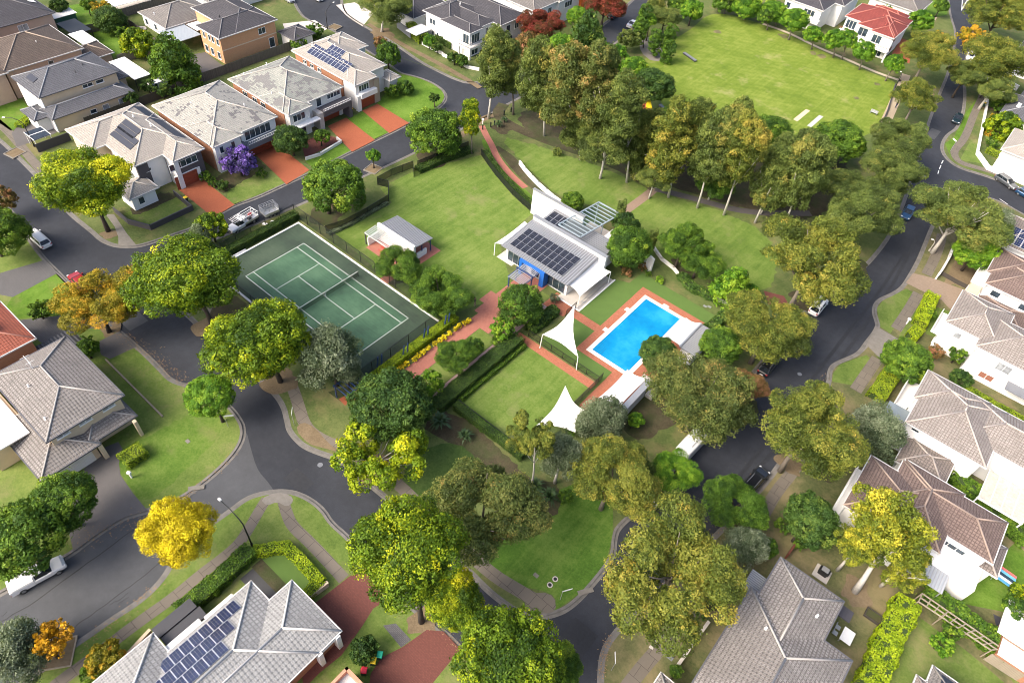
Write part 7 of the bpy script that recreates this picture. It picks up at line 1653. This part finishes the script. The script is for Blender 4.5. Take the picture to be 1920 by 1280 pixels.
tree('small1','dark','tiny dark tree on the bright corner lawn',815,183,11,(815,201))
gp = 'small yellow-green trees beside the red brick path'
for (k, u, v, r_, lab) in (('gum1',746,495,44,'beside the small picnic pavilion'),('gum0',826,548,54,'largest, on the lawn by the court corner'),('dense1',976,572,42,'under the blue entry pergola'),('small1',943,616,24,'in front of the club, left of the strappy plants'),('gum1',855,665,40,'on the brick path side opposite the blue posts'),('small1',806,716,28,'next to the large dark round tree'),('small0',890,648,18,'smallest, behind the one on the path')):
    tree(k, 'green' if k != 'small1' else 'bright', 'courtyard tree ' + lab, u, v, r_, hc=3.4 if r_ > 30 else 2.4, group=gp)
# trees around the plaza and the top street
tree('cone','dark','tall dark pine-like tree beside the top street bend',1098,72,42,hc=7,sz=1.0)
tree('gum0','red','large red autumn tree beside the white house',1015,45,42,hc=6)
tree('gum1','red','red autumn tree cut by the top edge',1135,5,40,hc=6)
tree('small0','brownred','russet and green tree below the red one',990,85,26,hc=4)
for (k, lf, u, v, r_, hc, lab) in (('dense0','bright',1082,32,22,4,'bright green tree behind the red autumn tree'),('dense1','bright',1050,92,32,5,'bright green tree left of the pine'),('dense0','green',1030,110,30,4,'green tree under the red one by the road'),('small0','bright',1150,112,30,4,'bright green tree at the corner of the plaza'),('dense1','green',1105,110,26,4,'mid green tree below the pine'),('small1','olive',1178,72,22,3.5,'olive bush tree beside the white car on the top road'),('dense0','dark',1225,160,38,6,'big dark green tree beside the yellow play sail'),('dense1','bright',1190,130,26,5,'bright yellow-green tree left of the big dark one'),('gum2','olive',1248,30,28,5,'olive dome tree at the top of the oval'),('dense0','bright',1298,18,22,4,'bright green tree at the top left of the oval'),('small0','green',1272,8,20,4,'green tree at the top edge left of the oval'),('wisp0','olive',1232,10,20,4,'dull tree at the top edge by the road'),('dense0','green',1570,265,48,5,'large dark green dome at the bottom corner of the oval'),('dense1','green',1445,250,38,5,'dark green dome with yellow tips at the foot of the oval'),('small0','green',1250,215,16,3,'small green tree under the play sail'),('dense1','bright',1218,38,14,5,'narrow green tree by the top road')):
    tree(k, lf, lab, u, v, r_, hc=hc)
go = 'lawn trees along the upper edge of the oval'
for (u, v, r_, bs, lab) in ((1296,20,22,(1291,48),'first from the left'),(1360,5,22,(1358,26),'second from the left'),(1400,12,26,(1395,38),'third from the left'),(1435,32,14,(1438,57),'small, between two larger ones'),(1450,22,24,(1455,48),'fifth from the left'),(1490,38,26,(1478,75),'in front of the dark slate roof'),(1524,66,18,(1521,93),'below the white slate-roofed house'),(1563,76,20,(1562,108),'left one of the touching pair'),(1588,74,20,(1578,112),'right one of the touching pair'),(1619,97,22,(1611,131),'in front of the red-roofed house'),(1678,120,20,(1660,152),'with a leaning trunk by the sand path')):
    tree('small0' if r_ < 24 else 'dense1', 'bright' if lab[0] != 's' else 'green', 'oval edge tree ' + lab, u, v, r_, bs, group=go, bark=M_BARKG)
gc = 'clipped column trees round the small plaza'
for (u, v, bs, lab) in ((1208,38,(1205,75),'at the top left of the plaza'),(1200,60,(1206,90),'nearest the white car'),(1229,80,(1225,105),'in the middle of the plaza'),(1255,72,(1252,92),'at the right of the plaza'),(1252,105,(1250,118),'at the lower right of the plaza with yellow bloom')):
    tree('column', 'green', 'column tree ' + lab, u, v, 11, bs, name='column_tree', group=gc, limbs=0, sz=.85)
# garden trees among the houses
for (k, lf, u, v, r_, hc, lab) in (
 ('cone','green',325,118,44,4.2,'large dark green conifer behind the tiled houses'),('cone','green',308,100,26,5,'pointed top of the conifer beside the pale timber fence'),('small0','box',258,82,32,2.6,'yellow-green shrub tree behind the timber fence'),('dense1','dark',205,38,30,2.6,'dark shrubby tree near the top left fences'),('small1','orange',190,14,18,3,'orange garden tree near the top left'),('small0','green',165,8,14,2.5,'olive green tree at the top edge near the small dark shed'),
 ('dense1','dark',545,262,31,3.4,'dark magnolia with white flowers before the weathered roof'),('small0','green',604,256,15,2,'round green bush on the dark red paving'),('small1','purple',447,300,33,3.2,'vivid purple flowering tree in front of the tiled house'),
 ('small0','green',728,102,24,3.5,'green tree by the street behind the corner house'),('small1','brownred',712,80,14,3.5,'dry brown tree top behind the corner house'),
 ('dense0','green',1700,676,46,4,'large round green tree over the garden on the right'),('dense0','dark',1522,975,52,5,'large dark green tree above the red brown fence'),('small0','green',1436,1026,22,2.2,'small round green tree beside the pale wall'),
 ('small0','dark',1802,710,20,2,'dark round shrub between the two white houses'),('small1','green',1797,664,18,1.8,'small glossy shrub against the white wall'),('small1','brownred',1757,660,16,1.6,'reddish shrub by the white house entrance'),
 ('small1','green',75,580,22,1.8,'small green tree on the bright lawn at the left'),('small0','green',163,650,20,2,'round bush beside the corner of the big grey roof'),('small1','bright',1768,1208,22,1.8,'lime yellow round bush on the lower right lawn'),
 ('small0','green',1905,1140,26,2.6,'green tree at the right edge above the white shed'),('small1','box',1910,1110,20,2.6,'yellowish tree at the right edge below the slide'),('small0','dark',683,1218,26,1.6,'dark round bush beside the three bins'),
 ('small0','green',1255,1262,0,1,''),('small1','green',735,170,14,1.4,'leafy garden bushes beside the tan pillar house'),('small0','green',760,165,16,1.2,'low bushes on the bright corner lawn'),
 ('small1','green',588,60,18,1.6,'bushes by the paling fence near the white yard'),('small0','green',560,80,16,1.6,'bush at the end of the grey paling fence'),('small1','dark',278,160,16,1.8,'weedy dark bush behind the cream house'),('small0','dark',245,185,14,1.6,'dark creeper bush along the dark fence'),('small1','dark',305,168,16,1.8,'dark bush by the low white shed'),
 ('small0','bright',806,78,14,1.8,'round lime shrub in the corner house garden'),('small1','dark',820,88,12,1.6,'dark shrub in the corner house garden'),('small1','dark',850,108,14,1.6,'dark shrub beside the white balcony house'),('small0','green',866,115,12,1.4,'green shrub at the foot of the balcony'),('small0','green',880,18,30,3,'green tree behind the white corner house'),('small0','green',835,22,14,3,'green tree between the low house and the white house'),
 ('small1','green',1790,1180,20,1.6,'bushy shrub beside the timber pergola'),('small1','orange',1757,70,14,2.5,'amber foliage beside the red-roofed house'),('small0','dark',1848,170,10,2,'dark clipped bush by the white gum'),
 ('small0','green',1490,1240,0,1,''),('small1','green',1745,590,12,1,'low garden bush behind the lime hedge'),('small1','green',1715,640,0,1,''),('small0','green',1268,1258,12,1.6,'round green bush at the bottom edge by the pale wall'),
 ('small0','dark',110,12,16,3,'dark shrub in the top left garden'),('small1','green',230,62,14,1.4,'low garden bush beside the top left fence'),('small1','dark',1645,150,0,1,''),('small0','green',1765,12,14,3,'green tree at the top edge beyond the red roof'),('small1','green',1658,22,16,3,'green tree between the red roof and the slate roof')):
    if r_: tree(k, lf, lab, u, v, r_, hc=hc, limbs=3)
tree('airy0','lemon','leaning yellow gum with a thick pale trunk in front of the reddish-brown roof',1672,985,84,(1603,1108),hc=8.5,bark=M_BARKW,limbs=10,tw=1.3,name='gum_tree')
tree('airy0','lemon','left part of the yellow gum foliage over the dry yard',1610,1020,46,hc=6,bark=M_BARKW,name='gum_tree')
tree('airy0','lemon','lower foliage of the yellow gum above the ragged lime hedge',1695,1065,50,hc=5,bark=M_BARKW,name='gum_tree')
# low shrubs in beds
for i, (u, v, r_, lf, lab) in enumerate(((385,330,12,'green','beside the first terracotta driveway'),(400,342,11,'green','second one from the terracotta driveway'),(418,348,12,'dark','third one, darkest, by the terracotta driveway'),(490,325,11,'green','under the purple tree'),(600,1140,0,'green',''),(1215,512,8,'green','at the corner of the pool lawn by the white wall'),(1237,525,8,'bright','by the pool lawn under the two-headed tree'),(1205,500,10,'brownred','at the edge of the pool lawn below the magnolia'),(1175,510,10,'brownred','between the magnolia and the terrace'),(1060,930,16,'green','beside the palms in the lower park bed'),(1040,560,10,'greygreen','greyish, beside the club terrace'),(1075,800,18,'green','under the wispy grey tree'),(935,640,14,'green','at the end of the gravel strip'),(1235,235,14,'dark','low behind the play area'),(1260,250,14,'dark','low at the edge of the oval'),(1100,255,14,'olive','under the play equipment'),(1045,285,10,'olive','at the foot of the left gums'),(1420,965,14,'green','beside the right footpath'),(1470,985,16,'green','below the footpath and fence'),(1315,1150,14,'dark','against the pale wall'),(1340,1120,14,'dark','in the shade of the huge gum'),(1860,270,14,'green','in the yard by the white wall'),(1500,1020,14,'green','next to the rust fence'))):
    if r_: shrub(lf, ('low shrub ' if lf != 'brownred' else 'low russet shrub ') + lab, u, v, r_, 'shrub1' if i % 2 else 'shrub0')
# rosette plants
def rosette(u, v, R, label, n=46, leafm='dark', h=.6):
    p = G(u, v); o = thing('fan_palm', label, 'palm', p, 0, 'spiky rosette plants in the lower park bed'); r = rnd(int(u)); b = MB()
    for k in range(n):
        a = k*2.4; e = r.uniform(.15, 1.25); L = R*r.uniform(.8,1.1); d = Vector((math.cos(a)*math.cos(e), math.sin(a)*math.cos(e), math.sin(e))); s = Vector((-math.sin(a), math.cos(a), 0))*.07*R
        p0 = Vector((0,0,h)); p1 = p0 + d*L*.55; p2 = p0 + d*L + Vector((0,0,-.35*L))
        b.face([p0 - s*.5, p0 + s*.5, p1 + s, p1 - s]).face([p1 - s, p1 + s, p2])
    b.build('fronds', plain('frond_green', (.035,.075,.015), .6, var=.4), o); MB().cyl((0,0), .16, 0, h+.1, 8).build('stem', M_BARKD, o)
rosette(825,795,1.9,'large dark spiky palm beside the broad dark hedge corner'); rosette(872,822,1.4,'smaller spiky palm on the mulch below the dark hedge')
rosette(1030,937,1.8,'spiky palm beside the bright lower corner lawn'); rosette(1005,915,1.4,'spiky palm under the slender white-trunked gum',leafm='bright'); rosette(935,238,1.2,'spiky plant beside the top of the curved brick path'); rosette(945,230,1.0,'second spiky plant by the curved brick path')
